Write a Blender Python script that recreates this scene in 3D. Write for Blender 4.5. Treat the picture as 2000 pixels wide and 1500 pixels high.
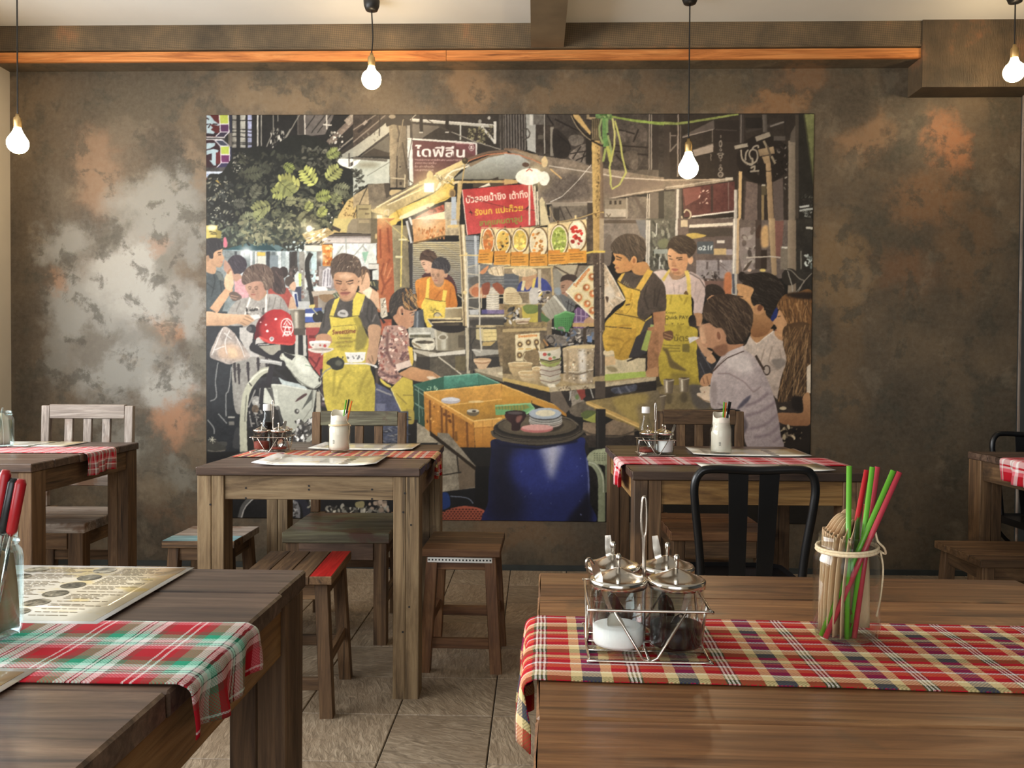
import bpy, bmesh, math, random, zlib
import numpy as np
from mathutils import Vector, Matrix, noise as mnoise

for o in list(bpy.data.objects): bpy.data.objects.remove(o)
S = bpy.context.scene
COL = S.collection

# ------------------------------------------------------------------ camera
FPX, CAMH = 1616.0, 1.052            # focal length in pixels of the 2000x1500 frame, eye height
yaw, pit, rol = map(math.radians, (1.6, 1.0, 0.33))
fw = np.array([-math.sin(yaw)*math.cos(pit), math.cos(yaw)*math.cos(pit), -math.sin(pit)])
r0 = np.array([math.cos(yaw), math.sin(yaw), 0]); u0 = np.cross(r0, fw)
rt = r0*math.cos(rol)+u0*math.sin(rol); up = -r0*math.sin(rol)+u0*math.cos(rol)
CAM = np.array([0, 0, CAMH])
cd = bpy.data.cameras.new('camera'); cam = bpy.data.objects.new('camera', cd); COL.objects.link(cam)
cd.sensor_width = 36; cd.lens = 36*FPX/2000; cd.clip_start = .02
cam.matrix_world = Matrix(((rt[0], up[0], -fw[0], 0), (rt[1], up[1], -fw[1], 0), (rt[2], up[2], -fw[2], CAMH), (0, 0, 0, 1)))
S.camera = cam

# ------------------------------------------------------------------ world, daylight, exposure
S.view_settings.view_transform = 'Standard'; S.view_settings.look = 'None'
S.view_settings.gamma = 1; S.view_settings.use_curve_mapping = False
S.view_settings.exposure = -0.2
wd = bpy.data.worlds.new('world'); S.world = wd; wd.use_nodes = True
bg = wd.node_tree.nodes['Background']; bg.inputs[0].default_value = (.75, .87, 1, 1); bg.inputs[1].default_value = 1.2
WALL_Y, LEFT_X, RIGHT_X, FRONT_Y, CEIL = 4.30, -2.77, 2.46, -2.2, 2.778
def daylight(name, loc, rot, sx, sy, power, col=(.98, .98, 1)):
    l = bpy.data.lights.new(name, 'AREA'); l.shape = 'RECTANGLE'; l.size = sx; l.size_y = sy
    l.energy = power; l.color = col
    o = bpy.data.objects.new(name, l); COL.objects.link(o); o.location = loc; o.rotation_euler = rot
    return o
# daylight entering by the window in the left wall and by the shop front behind the camera
daylight('window_left_offscreen', (LEFT_X-.16, 1.75, 1.62), (0, -math.pi/2, 0), 1.5, 3.5, 225)
daylight('shopfront_offscreen', (-.9, FRONT_Y-.16, 1.45), (math.pi/2, 0, 0), 3.0, 1.9, 80)
BULB_POWER = 92.0

# ------------------------------------------------------------------ helpers
def ray(px, py): return fw+rt*(px-1000)/FPX-up*(py-750)/FPX
def gp(px, py, h=0.0):
    d = ray(px, py); return CAM+d*((h-CAMH)/d[2])
def wp(px, py, y):
    d = ray(px, py); return CAM+d*(y/d[1])
def s2l(c):
    c = np.asarray(c, float)/255.0
    return np.where(c <= .04045, c/12.92, ((c+.055)/1.055)**2.4)
def rgba(c):
    l = s2l(c); return (float(l[0]), float(l[1]), float(l[2]), 1)
def link(o, parent=None):
    COL.objects.link(o)
    if parent is not None: o.parent = parent
    return o
def tag(o, label=None, cat=None, group=None, kind=None):
    if label: o['label'] = label
    if cat: o['category'] = cat
    if group: o['group'] = group
    if kind: o['kind'] = kind
    return o
def thing(name, label, cat, loc=(0, 0, 0), rz=0, group=None):
    o = link(bpy.data.objects.new(name, None)); o.empty_display_size = .05
    o.location = loc; o.rotation_euler = (0, 0, rz)
    return tag(o, label, cat, group)
def mobj(name, verts, faces, mat, parent=None, smooth=False, loc=None, uvs=None):
    me = bpy.data.meshes.new(name); me.from_pydata([tuple(map(float, v)) for v in verts], [], faces)
    if uvs is not None:
        ul = me.uv_layers.new(name='UVMap')
        for l in me.loops: ul.data[l.index].uv = uvs[l.vertex_index]
    me.validate()
    bm = bmesh.new(); bm.from_mesh(me); bmesh.ops.recalc_face_normals(bm, faces=bm.faces); bm.to_mesh(me); bm.free()
    if smooth: me.polygons.foreach_set('use_smooth', [True]*len(me.polygons))
    if mat: me.materials.append(mat)
    o = link(bpy.data.objects.new(name, me), parent)
    if loc is not None: o.location = loc
    return o
def bm_obj(name, bm, mat, parent=None, smooth=False):
    me = bpy.data.meshes.new(name); bmesh.ops.recalc_face_normals(bm, faces=bm.faces); bm.to_mesh(me); bm.free()
    if smooth: me.polygons.foreach_set('use_smooth', [True]*len(me.polygons))
    me.materials.append(mat)
    return link(bpy.data.objects.new(name, me), parent)
def box(name, x0, x1, y0, y1, z0, z1, mat, parent=None, bev=0.0, jit=0.0, top=None, seed=None):
    """box between two corners; top=(dx,dy) shifts the top face (splayed legs); jit wobbles the corners of old timber"""
    rr = random.Random(seed if seed is not None else zlib.crc32(repr((name, round(x0, 3), round(y0, 3), round(z0, 3))).encode()))
    c = ((x0+x1)/2, (y0+y1)/2, (z0+z1)/2)
    bm = bmesh.new(); vs = []
    for z in (z0, z1):
        for y in (y0, y1):
            for x in (x0, x1):
                dx, dy = (top if (top and z == z1) else (0, 0))
                vs.append(bm.verts.new((x+dx-c[0]+rr.uniform(-jit, jit), y+dy-c[1]+rr.uniform(-jit, jit), z-c[2]+rr.uniform(-jit, jit))))
    for f in ((0, 1, 3, 2), (4, 5, 7, 6), (0, 1, 5, 4), (2, 3, 7, 6), (0, 2, 6, 4), (1, 3, 7, 5)): bm.faces.new([vs[i] for i in f])
    if bev > 0: bmesh.ops.bevel(bm, geom=bm.edges[:], offset=bev, segments=1, affect='EDGES', profile=.5)
    o = bm_obj(name, bm, mat, parent); o.location = c
    return o
def lathe(name, prof, mat, parent=None, seg=28, smooth=True, loc=None):
    """profile of (r, z) turned about z; a radius of 0 closes it"""
    vs, fs = [], []
    for r, z in prof:
        for i in range(seg):
            a = 2*math.pi*i/seg; vs.append((r*math.cos(a), r*math.sin(a), z))
    for k in range(len(prof)-1):
        for i in range(seg):
            j = (i+1) % seg; fs.append((k*seg+i, k*seg+j, (k+1)*seg+j, (k+1)*seg+i))
    if prof[0][0] > 1e-6: pass
    bm = bmesh.new(); bv = [bm.verts.new(v) for v in vs]
    for f in fs: bm.faces.new([bv[i] for i in f])
    bmesh.ops.remove_doubles(bm, verts=bm.verts, dist=1e-6)
    o = bm_obj(name, bm, mat, parent, smooth)
    if loc is not None: o.location = loc
    return o
def tube_data(pts, rad, seg=8, closed=False):
    P = [Vector(p) for p in pts]; n = len(P); vs, fs = [], []; N = None
    R = rad if isinstance(rad, (list, tuple)) else [rad]*n
    for i in range(n):
        a = P[(i-1) % n] if (closed or i > 0) else P[i]; b = P[(i+1) % n] if (closed or i < n-1) else P[i]
        t = (b-a).normalized()
        if N is None: N = t.orthogonal().normalized()
        else: N = (N-t*N.dot(t)); N = N.normalized() if N.length > 1e-6 else t.orthogonal().normalized()
        B = t.cross(N)
        for k in range(seg):
            an = 2*math.pi*k/seg; vs.append(P[i]+(N*math.cos(an)+B*math.sin(an))*R[i])
    for i in range(n if closed else n-1):
        for k in range(seg):
            j = (i+1) % n; l = (k+1) % seg
            fs.append((i*seg+k, i*seg+l, j*seg+l, j*seg+k))
    if not closed:
        fs.append(tuple(range(seg))); fs.append(tuple((n-1)*seg+k for k in range(seg)))
    return vs, fs
def tube(name, pts, rad, mat, parent=None, seg=8, closed=False, smooth=True):
    v, f = tube_data(pts, rad, seg, closed); return mobj(name, v, f, mat, parent, smooth)
def multi(name, parts, mat, parent=None, smooth=True):
    vs, fs = [], []
    for v, f in parts:
        k = len(vs); vs += list(v); fs += [tuple(i+k for i in g) for g in f]
    return mobj(name, vs, fs, mat, parent, smooth)
def spline(pts, n=8, closed=False):
    P = [np.array(p, float) for p in pts]; m = len(P); out = []
    for i in range(m if closed else m-1):
        if closed: a, b, c, d = P[(i-1) % m], P[i], P[(i+1) % m], P[(i+2) % m]
        else: a, b, c, d = P[max(i-1, 0)], P[i], P[i+1], P[min(i+2, m-1)]
        for k in range(n):
            t = k/n; out.append(.5*((2*b)+(c-a)*t+(2*a-5*b+4*c-d)*t*t+(3*b-a-3*c+d)*t**3))
    if not closed: out.append(P[-1])
    return out
def copy_tree(o, parent=None):
    c = o.copy(); COL.objects.link(c); c.parent = parent
    for ch in o.children: copy_tree(ch, c)
    return c

# ------------------------------------------------------------------ materials
class NT:
    def __init__(s, name):
        s.m = bpy.data.materials.new(name); s.m.use_nodes = True; s.t = s.m.node_tree; s.t.nodes.clear()
        s.out = s.n('ShaderNodeOutputMaterial')
    def n(s, typ, **kw):
        nd = s.t.nodes.new(typ)
        for k, v in kw.items(): setattr(nd, k, v)
        return nd
    def l(s, a, b): s.t.links.new(a, b)
    def v(s, sock, val):
        if hasattr(val, 'is_output'): s.l(val, sock)
        else: sock.default_value = val
    def math(s, op, a, b=0.0, clamp=False):
        nd = s.n('ShaderNodeMath', operation=op, use_clamp=clamp); s.v(nd.inputs[0], a); s.v(nd.inputs[1], b); return nd.outputs[0]
    def noise(s, vec, scale, detail=4, rough=.55, dist=0.0):
        nd = s.n('ShaderNodeTexNoise'); s.l(vec, nd.inputs['Vector']); nd.inputs['Scale'].default_value = scale
        nd.inputs['Detail'].default_value = detail; nd.inputs['Roughness'].default_value = rough; nd.inputs['Distortion'].default_value = dist
        return nd
    def ramp(s, fac, stops, interp='LINEAR'):
        nd = s.n('ShaderNodeValToRGB'); cr = nd.color_ramp; cr.interpolation = interp
        while len(cr.elements) < len(stops): cr.elements.new(.5)
        for e, (p, c) in zip(cr.elements, stops): e.position = p; e.color = c
        s.l(fac, nd.inputs[0]); return nd.outputs[0]
    def mix(s, fac, a, b, blend='MIX'):
        nd = s.n('ShaderNodeMix', data_type='RGBA', blend_type=blend)
        s.v(nd.inputs[0], fac); s.v(nd.inputs[6], a); s.v(nd.inputs[7], b); return nd.outputs[2]
    def maprange(s, x, a, b, c=0., d=1., smooth=False):
        nd = s.n('ShaderNodeMapRange', interpolation_type='SMOOTHSTEP' if smooth else 'LINEAR')
        s.v(nd.inputs[0], x)
        for i, q in enumerate((a, b, c, d)): nd.inputs[i+1].default_value = q
        return nd.outputs[0]
    def bsdf(s, col, rough=.5, metal=0., bump=None, bstr=.2, bdist=.002, spec=.5):
        b = s.n('ShaderNodeBsdfPrincipled'); s.v(b.inputs['Base Color'], col); s.v(b.inputs['Roughness'], rough)
        b.inputs['Metallic'].default_value = metal; b.inputs['Specular IOR Level'].default_value = spec
        if bump is not None:
            bn = s.n('ShaderNodeBump'); bn.inputs['Strength'].default_value = bstr; bn.inputs['Distance'].default_value = bdist
            s.l(bump, bn.inputs['Height']); s.l(bn.outputs[0], b.inputs['Normal'])
        s.l(b.outputs[0], s.out.inputs[0]); return b
def plain(name, c, rough=.5, metal=0., var=.12, vscale=20, spec=.5):
    k = NT(name); tc = k.n('ShaderNodeTexCoord'); nz = k.noise(tc.outputs['Object'], vscale, 4)
    f = k.maprange(nz.outputs[0], .3, .7, 1-var, 1+var)
    cc = k.n('ShaderNodeCombineColor')
    for i in range(3): k.l(f, cc.inputs[i])
    col = k.mix(1., rgba(c), cc.outputs[0], 'MULTIPLY')
    k.bsdf(col, rough, metal, spec=spec); return k.m
def wood(name, axis, dark, mid, light, rough=.5, patch=None, pscale=2.2, pth=.58, vary=.3, spec=.4):
    """old timber: grain along one axis, fine streaks, worn patches; every board varies by its own random number"""
    k = NT(name); tc = k.n('ShaderNodeTexCoord'); oi = k.n('ShaderNodeObjectInfo')
    off = k.n('ShaderNodeVectorMath', operation='SCALE'); off.inputs[0].default_value = (17.3, 9.1, 23.7); k.l(oi.outputs['Random'], off.inputs['Scale'])
    ad = k.n('ShaderNodeVectorMath', operation='ADD'); k.l(tc.outputs['Object'], ad.inputs[0]); k.l(off.outputs[0], ad.inputs[1])
    mp = k.n('ShaderNodeMapping'); sc = [16., 16., 16.]; sc['xyz'.index(axis)] = 1.3; mp.inputs['Scale'].default_value = sc
    k.l(ad.outputs[0], mp.inputs[0])
    g = k.noise(mp.outputs[0], 1.6, 8, .68, 1.1)
    mp2 = k.n('ShaderNodeMapping'); sc = [130., 130., 130.]; sc['xyz'.index(axis)] = 4.; mp2.inputs['Scale'].default_value = sc
    k.l(ad.outputs[0], mp2.inputs[0]); g2 = k.noise(mp2.outputs[0], 1., 3, .6)
    col = k.ramp(g.outputs[0], [(.28, rgba(dark)), (.5, rgba(mid)), (.7, rgba(light))])
    fine = k.ramp(g2.outputs[0], [(.3, (.55, .52, .5, 1)), (.55, (1, 1, 1, 1)), (.8, (1.15, 1.12, 1.1, 1))])
    col = k.mix(.75, col, fine, 'MULTIPLY')
    pn = k.noise(ad.outputs[0], pscale, 5, .6, .5)
    if patch is not None:
        col = k.mix(k.maprange(pn.outputs[0], pth, pth+.08), col, rgba(patch))
    else:
        col = k.mix(k.maprange(pn.outputs[0], .5, .75, 0, .55), col, rgba(dark))
    mp3 = k.n('ShaderNodeMapping'); sc = [13., 13., 13.]; sc['xyz'.index(axis)] = 3.2; mp3.inputs['Scale'].default_value = sc; k.l(ad.outputs[0], mp3.inputs[0])
    vo = k.n('ShaderNodeTexVoronoi'); k.l(mp3.outputs[0], vo.inputs['Vector']); vo.inputs['Scale'].default_value = 1
    sx = k.n('ShaderNodeSeparateColor'); k.l(vo.outputs['Color'], sx.inputs[0])
    kn = k.math('MULTIPLY', k.maprange(vo.outputs['Distance'], .05, .17, .85, 0, True), k.math('GREATER_THAN', sx.outputs[0], .72))
    col = k.mix(kn, col, rgba([v*.45 for v in dark]))
    mp4 = k.n('ShaderNodeMapping'); sc = [34., 34., 34.]; sc['xyz'.index(axis)] = 1.1; mp4.inputs['Scale'].default_value = sc; k.l(ad.outputs[0], mp4.inputs[0])
    g4 = k.noise(mp4.outputs[0], 1., 4, .6, .7); col = k.mix(k.maprange(g4.outputs[0], .60, .68, 0, .65, True), col, rgba([v*.6 for v in dark]))
    hs = k.n('ShaderNodeHueSaturation'); k.l(col, hs.inputs['Color']); k.l(k.maprange(oi.outputs['Random'], 0, 1, 1-vary, 1+vary), hs.inputs['Value'])
    rr = k.maprange(g.outputs[0], .3, .7, rough+.12, rough-.08)
    k.bsdf(hs.outputs[0], rr, 0, g2.outputs[0], .25, .0015, spec); return k.m
def glassy(name, tint=(1, 1, 1), refl=.08):
    """thin clear glass: the clear part lets light through, the grazing part mirrors"""
    k = NT(name); tr = k.n('ShaderNodeBsdfTransparent'); tr.inputs[0].default_value = (*tint, 1)
    gl = k.n('ShaderNodeBsdfGlossy'); gl.inputs['Roughness'].default_value = .03; gl.inputs[0].default_value = (.95, .97, .97, 1)
    lw = k.n('ShaderNodeLayerWeight'); lw.inputs[0].default_value = .35
    f = k.maprange(lw.outputs['Facing'], 0, 1, refl, .62); f2 = k.math('POWER', f, 1.9)
    mx = k.n('ShaderNodeMixShader'); k.l(f2, mx.inputs[0]); k.l(tr.outputs[0], mx.inputs[1]); k.l(gl.outputs[0], mx.inputs[2])
    k.l(mx.outputs[0], k.out.inputs[0]); return k.m
def plaid(name, us, vs, ru, rv, base=.5):
    """woven check: two stripe sets over the cloth's own length (u) and width (v), in metres"""
    k = NT(name); uv = k.n('ShaderNodeUVMap'); sp = k.n('ShaderNodeSeparateXYZ'); k.l(uv.outputs[0], sp.inputs[0])
    nz = k.noise(uv.outputs[0], 60, 2); wob = k.maprange(nz.outputs[0], 0, 1, -.0012, .0012)
    def stripes(c, stops, rep):
        f = k.math('FRACT', k.math('DIVIDE', k.math('ADD', c, wob), rep))
        return k.ramp(f, [(p, rgba(cc)) for p, cc in stops], 'CONSTANT')
    a = stripes(sp.outputs[0], us, ru); b = stripes(sp.outputs[1], vs, rv)
    ch = k.n('ShaderNodeTexChecker'); ch.inputs['Scale'].default_value = 520; k.l(uv.outputs[0], ch.inputs[0])
    col = k.mix(k.maprange(ch.outputs['Fac'], 0, 1, .3, .7), a, b)
    k.bsdf(col, .9, 0, ch.outputs['Fac'], .15, .0006, .15); return k.m

M = {}
BR = dict
for ax in 'xyz':
    M['top_'+ax] = wood('dark_tabletop_timber_'+ax, ax, (50, 38, 32), (88, 69, 57), (120, 98, 82), .36, (72, 56, 47))
    M['tan_'+ax] = wood('pale_worn_timber_'+ax, ax, (84, 66, 45), (130, 107, 77), (160, 138, 104), .6, (70, 57, 44), 3.0, .59, .12)
    M['gold_'+ax] = wood('golden_timber_'+ax, ax, (92, 62, 32), (150, 112, 64), (178, 142, 90), .55, None, 2.5, .6, .12)
    M['brown_'+ax] = wood('brown_timber_'+ax, ax, (58, 42, 28), (103, 77, 52), (136, 106, 74), .6, (66, 50, 36), 3, .6, .18)
    M['red_'+ax] = wood('reddish_timber_'+ax, ax, (70, 44, 29), (120, 82, 53), (150, 110, 74), .5, None, 3, .6, .12)
    M['grey_'+ax] = wood('weathered_grey_timber_'+ax, ax, (96, 84, 76), (148, 134, 122), (190, 178, 166), .42, (120, 92, 72), 5, .58, .12)
    M['green_'+ax] = wood('flaking_green_timber_'+ax, ax, (62, 54, 42), (96, 90, 70), (138, 136, 108), .38, (88, 62, 50), 6, .54, .1)
M['rustic_x'] = wood('warm_scratched_timber_x', 'x', (72, 46, 30), (130, 89, 56), (164, 120, 78), .34, (92, 68, 48), 4, .58, .2)
M['redpaint'] = wood('red_painted_timber', 'y', (120, 18, 16), (176, 28, 26), (196, 44, 40), .4, (120, 40, 30), 9, .68, .02)
M['bluepaint'] = wood('blue_painted_timber', 'x', (84, 124, 130), (118, 160, 166), (150, 184, 186), .4, (104, 88, 76), 9, .55, .05)
M['black'] = plain('black_painted_steel', (17, 17, 18), .32, 0, .1)
M['chrome'] = plain('polished_steel', (214, 208, 198), .16, 1., .05)
M['wire'] = plain('bright_steel_wire', (206, 196, 184), .22, 1., .05)
M['glass'] = glassy('clear_jar_glass', (.96, .975, .97))
M['bluish_glass'] = glassy('pale_blue_jar_glass', (.90, .96, .97), .12)
M['napkin'] = plain('brown_paper_napkin', (198, 166, 128), .85, 0, .07)
M['paperwhite'] = plain('cream_paper_napkin', (236, 226, 208), .85, 0, .04)
M['twine'] = plain('jute_twine', (214, 194, 158), .9, 0, .2, 300)
M['straw_green'] = plain('green_plastic_straw', (92, 158, 42), .35, 0, .03)
M['straw_red'] = plain('red_plastic_straw', (172, 26, 34), .35, 0, .03)
M['straw_pink'] = plain('rose_red_plastic_straw', (172, 54, 66), .35, 0, .03)
M['straw_black'] = plain('black_plastic_straw', (22, 24, 26), .35, 0, .03)
M['straw_orange'] = plain('orange_plastic_straw', (232, 118, 34), .35, 0, .03)
M['sugar'] = plain('white_sugar', (244, 242, 238), .9, 0, .03, 300)
M['sauce'] = plain('dark_sauce', (24, 12, 9), .4, 0, .05, 20, .15)
M['chili'] = plain('red_chili_flakes', (128, 50, 34), .8, 0, .35, 260)
M['cap'] = plain('white_plastic_cap', (238, 236, 230), .4, 0, .03)
M['ink'] = plain('black_ink', (40, 38, 36), .7, 0, .05)
M['brass'] = plain('brass_lamp_socket', (190, 160, 110), .35, .8, .1)
M['blackplastic'] = plain('black_lamp_plastic', (20, 19, 18), .45, 0, .1)
# ------------------------------------------------------------------ the setting
def painted_wall():
    """sponge-painted plaster: brown ground with grey, copper and dark clouds where the painter put them"""
    k = NT('sponge_painted_plaster'); ge = k.n('ShaderNodeNewGeometry'); pos = ge.outputs['Position']
    n1 = k.noise(pos, 2.3, 6, .62); n2 = k.noise(pos, 9., 6, .7)
    d1 = k.n('ShaderNodeVectorMath', operation='MULTIPLY_ADD'); k.l(n1.outputs['Color'], d1.inputs[0]); d1.inputs[1].default_value = (.55, 0, .55); k.l(pos, d1.inputs[2])
    d2 = k.n('ShaderNodeVectorMath', operation='MULTIPLY_ADD'); k.l(n2.outputs['Color'], d2.inputs[0]); d2.inputs[1].default_value = (.22, 0, .22); k.l(d1.outputs[0], d2.inputs[2])
    P = d2.outputs[0]                                   # warped position, mean shift +.385
    col = k.ramp(n1.outputs[0], [(.3, rgba((58, 49, 38))), (.5, rgba((84, 71, 55))), (.68, rgba((106, 88, 66)))])
    for (px, py, rx, ry, c, st) in PATCHES:
        w = wp(px, py, WALL_Y); sx, sz = FPX/WALL_Y/rx, FPX/WALL_Y/ry
        ma = k.n('ShaderNodeVectorMath', operation='MULTIPLY_ADD'); k.l(P, ma.inputs[0]); ma.inputs[1].default_value = (sx, 0, sz)
        ma.inputs[2].default_value = (-(w[0]+.385)*sx, 0, -(w[2]+.385)*sz)
        ln = k.n('ShaderNodeVectorMath', operation='LENGTH'); k.l(ma.outputs[0], ln.inputs[0])
        f = k.maprange(ln.outputs['Value'], 1.15, .35, 0, st, True)
        col = k.mix(f, col, rgba(c))
    n3 = k.noise(pos, 7.5, 6, .64, .25); sp = k.maprange(n3.outputs[0], .52, .62, 0, .72, True)
    col = k.mix(sp, col, rgba((66, 60, 48)))
    n6 = k.noise(pos, 5.2, 6, .64, .3); col = k.mix(k.maprange(n6.outputs[0], .57, .68, 0, .22, True), col, rgba((150, 132, 108)))
    n4 = k.noise(pos, 40, 5, .7); col = k.mix(k.maprange(n4.outputs[0], .3, .7, 0, .35), col, k.mix(.5, col, rgba((150, 140, 120))))
    mp = k.n('ShaderNodeMapping'); mp.inputs['Scale'].default_value = (150, 150, 45); k.l(pos, mp.inputs[0]); n5 = k.noise(mp.outputs[0], 1, 3)
    k.bsdf(col, .55, 0, n5.outputs[0], .22, .002, .35); return k.m
GREY, LGREY, COP, DRK, TAN = (146, 143, 134), (172, 168, 158), (158, 112, 76), (54, 47, 37), (128, 106, 78)
PATCHES = [
 (250, 200, 150, 70, (84, 74, 58), .7), (190, 330, 60, 90, (132, 104, 80), .8), (290, 400, 120, 90, GREY, .8),
 (120, 470, 70, 70, GREY, .8), (270, 560, 120, 120, LGREY, .9), (160, 610, 90, 90, GREY, .85), (340, 300, 70, 50, DRK, .7), (375, 330, 35, 60, (134, 112, 88), .7),
 (330, 640, 50, 50, COP, .7), (115, 570, 40, 40, COP, .6), (240, 720, 110, 80, GREY, .9),
 (330, 760, 60, 50, LGREY, .8), (350, 830, 60, 60, (170, 122, 88), .85), (285, 880, 45, 60, (92, 84, 70), .8), (300, 950, 80, 50, (116, 100, 78), .7), (330, 1010, 90, 40, (104, 80, 58), .7),
 (380, 460, 30, 60, GREY, .6), (380, 620, 30, 80, LGREY, .6),
 (560, 185, 110, 45, TAN, .7), (700, 190, 90, 40, (104, 88, 66), .6), (840, 165, 55, 40, (70, 64, 54), .8), (920, 175, 70, 45, (138, 108, 76), .8), (1090, 180, 120, 45, (118, 94, 66), .7),
 (1240, 190, 90, 50, (104, 82, 58), .6), (1400, 170, 90, 40, (88, 74, 52), .6), (1500, 205, 60, 30, (146, 106, 68), .7), (1560, 150, 60, 40, (128, 94, 64), .7),
 (1690, 260, 60, 60, (142, 108, 76), .8), (1735, 300, 40, 30, DRK, .6), (1860, 280, 45, 70, (166, 108, 68), .8), (1810, 380, 90, 50, (128, 92, 60), .7),
 (1650, 540, 70, 130, (124, 98, 66), .8), (1880, 480, 80, 100, (112, 84, 56), .6), (1640, 720, 60, 120, (104, 82, 56), .7),
 (1720, 440, 60, 60, (70, 62, 48), .7), (1760, 540, 70, 60, (118, 84, 56), .7), (1620, 880, 40, 90, (92, 74, 52), .6), (100, 380, 45, 50, (96, 86, 72), .7), (210, 470, 40, 40, (86, 80, 66), .7), (330, 520, 40, 40, (96, 90, 76), .7), (190, 680, 40, 40, (96, 86, 72), .7), (120, 700, 40, 60, (130, 126, 116), .7), (290, 650, 36, 30, (104, 96, 82), .7), (380, 720, 26, 50, (112, 106, 92), .6), (230, 860, 60, 50, (140, 136, 124), .7), (350, 920, 50, 40, (126, 122, 110), .7), (300, 480, 30, 30, (150, 112, 84), .6), (240, 250, 60, 40, (108, 94, 76), .6), (1230, 1060, 60, 20, (88, 70, 50), .6), (1010, 1050, 120, 30, (110, 82, 54), .7), (900, 1040, 60, 20, (92, 80, 60), .6), (600, 1040, 100, 30, (86, 76, 62), .6)]
M['plaster'] = painted_wall()

def struct(name, verts_or_boxes, mat):
    vs, fs = [], []
    for (x0, x1, y0, y1, z0, z1) in verts_or_boxes:
        k = len(vs); vs += [(x, y, z) for z in (z0, z1) for y in (y0, y1) for x in (x0, x1)]
        fs += [tuple(i+k for i in f) for f in ((0, 1, 3, 2), (4, 5, 7, 6), (0, 1, 5, 4), (2, 3, 7, 6), (0, 2, 6, 4), (1, 3, 7, 5))]
    o = mobj(name, vs, fs, mat); return tag(o, kind='structure')

M['ceiling'] = plain('off_white_ceiling_paint', (208, 205, 197), .8, 0, .03, 3)
M['cream'] = plain('cream_wall_paint', (214, 202, 180), .8, 0, .04, 4)
M['darkwall'] = plain('dark_slate_wall_paint', (44, 47, 46), .6, 0, .15, 5)
M['grout'] = plain('dark_floor_grout', (44, 38, 32), .9, 0, .2, 30)
M['skirting'] = plain('dark_teal_skirting', (52, 56, 54), .5, 0, .2, 12)
M['frame'] = plain('window_frame_paint', (60, 52, 44), .5, 0, .1)
X0, X1 = LEFT_X, RIGHT_X
struct('wall_back', [(X0-.12, X1+.12, WALL_Y, WALL_Y+.12, 0, CEIL)], M['plaster'])
WY0, WY1, WZ0, WZ1 = 0.0, 3.5, .88, 2.36
struct('wall_left', [(X0-.12, X0, FRONT_Y, WY0, 0, CEIL), (X0-.12, X0, WY1, WALL_Y, 0, CEIL), (X0-.12, X0, WY0, WY1, 0, WZ0), (X0-.12, X0, WY0, WY1, WZ1, CEIL)], M['cream'])
struct('wall_right', [(X1, X1+.12, FRONT_Y, WALL_Y, 0, CEIL)], M['darkwall'])
struct('wall_front', [(X0-.12, -2.4, FRONT_Y-.12, FRONT_Y, 0, CEIL), (.6, X1+.12, FRONT_Y-.12, FRONT_Y, 0, CEIL), (-2.4, .6, FRONT_Y-.12, FRONT_Y, 0, .5), (-2.4, .6, FRONT_Y-.12, FRONT_Y, 2.4, CEIL)], M['cream'])
struct('ceiling', [(X0-.12, X1+.12, FRONT_Y-.12, WALL_Y+.12, CEIL, CEIL+.1)], M['ceiling'])
def window(name, boxes, pane):
    w = struct(name, boxes, M['frame'])
    o = mobj('pane', *pane, M['glass'], w); return w
t = .05
window('window_1', [(X0-.09, X0-.03, WY0, WY1, WZ0, WZ0+t), (X0-.09, X0-.03, WY0, WY1, WZ1-t, WZ1), (X0-.09, X0-.03, WY0, WY0+t, WZ0, WZ1), (X0-.09, X0-.03, WY1-t, WY1, WZ0, WZ1),
        (X0-.09, X0-.03, 1.14, 1.19, WZ0, WZ1), (X0-.09, X0-.03, 2.31, 2.36, WZ0, WZ1)],
       ([(X0-.06, WY0, WZ0), (X0-.06, WY1, WZ0), (X0-.06, WY1, WZ1), (X0-.06, WY0, WZ1)], [(0, 1, 2, 3)]))
window('window_2', [(-2.4, .6, FRONT_Y-.09, FRONT_Y-.03, .5, .55), (-2.4, .6, FRONT_Y-.09, FRONT_Y-.03, 2.35, 2.4), (-2.4, -2.35, FRONT_Y-.09, FRONT_Y-.03, .5, 2.4), (.55, .6, FRONT_Y-.09, FRONT_Y-.03, .5, 2.4), (-.93, -.88, FRONT_Y-.09, FRONT_Y-.03, .5, 2.4)],
       ([(-2.4, FRONT_Y-.06, .5), (.6, FRONT_Y-.06, .5), (.6, FRONT_Y-.06, 2.4), (-2.4, FRONT_Y-.06, 2.4)], [(0, 1, 2, 3)]))
struct('baseboard_back', [(X0, X1, WALL_Y-.012, WALL_Y, 0, .034)], M['skirting'])

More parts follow.
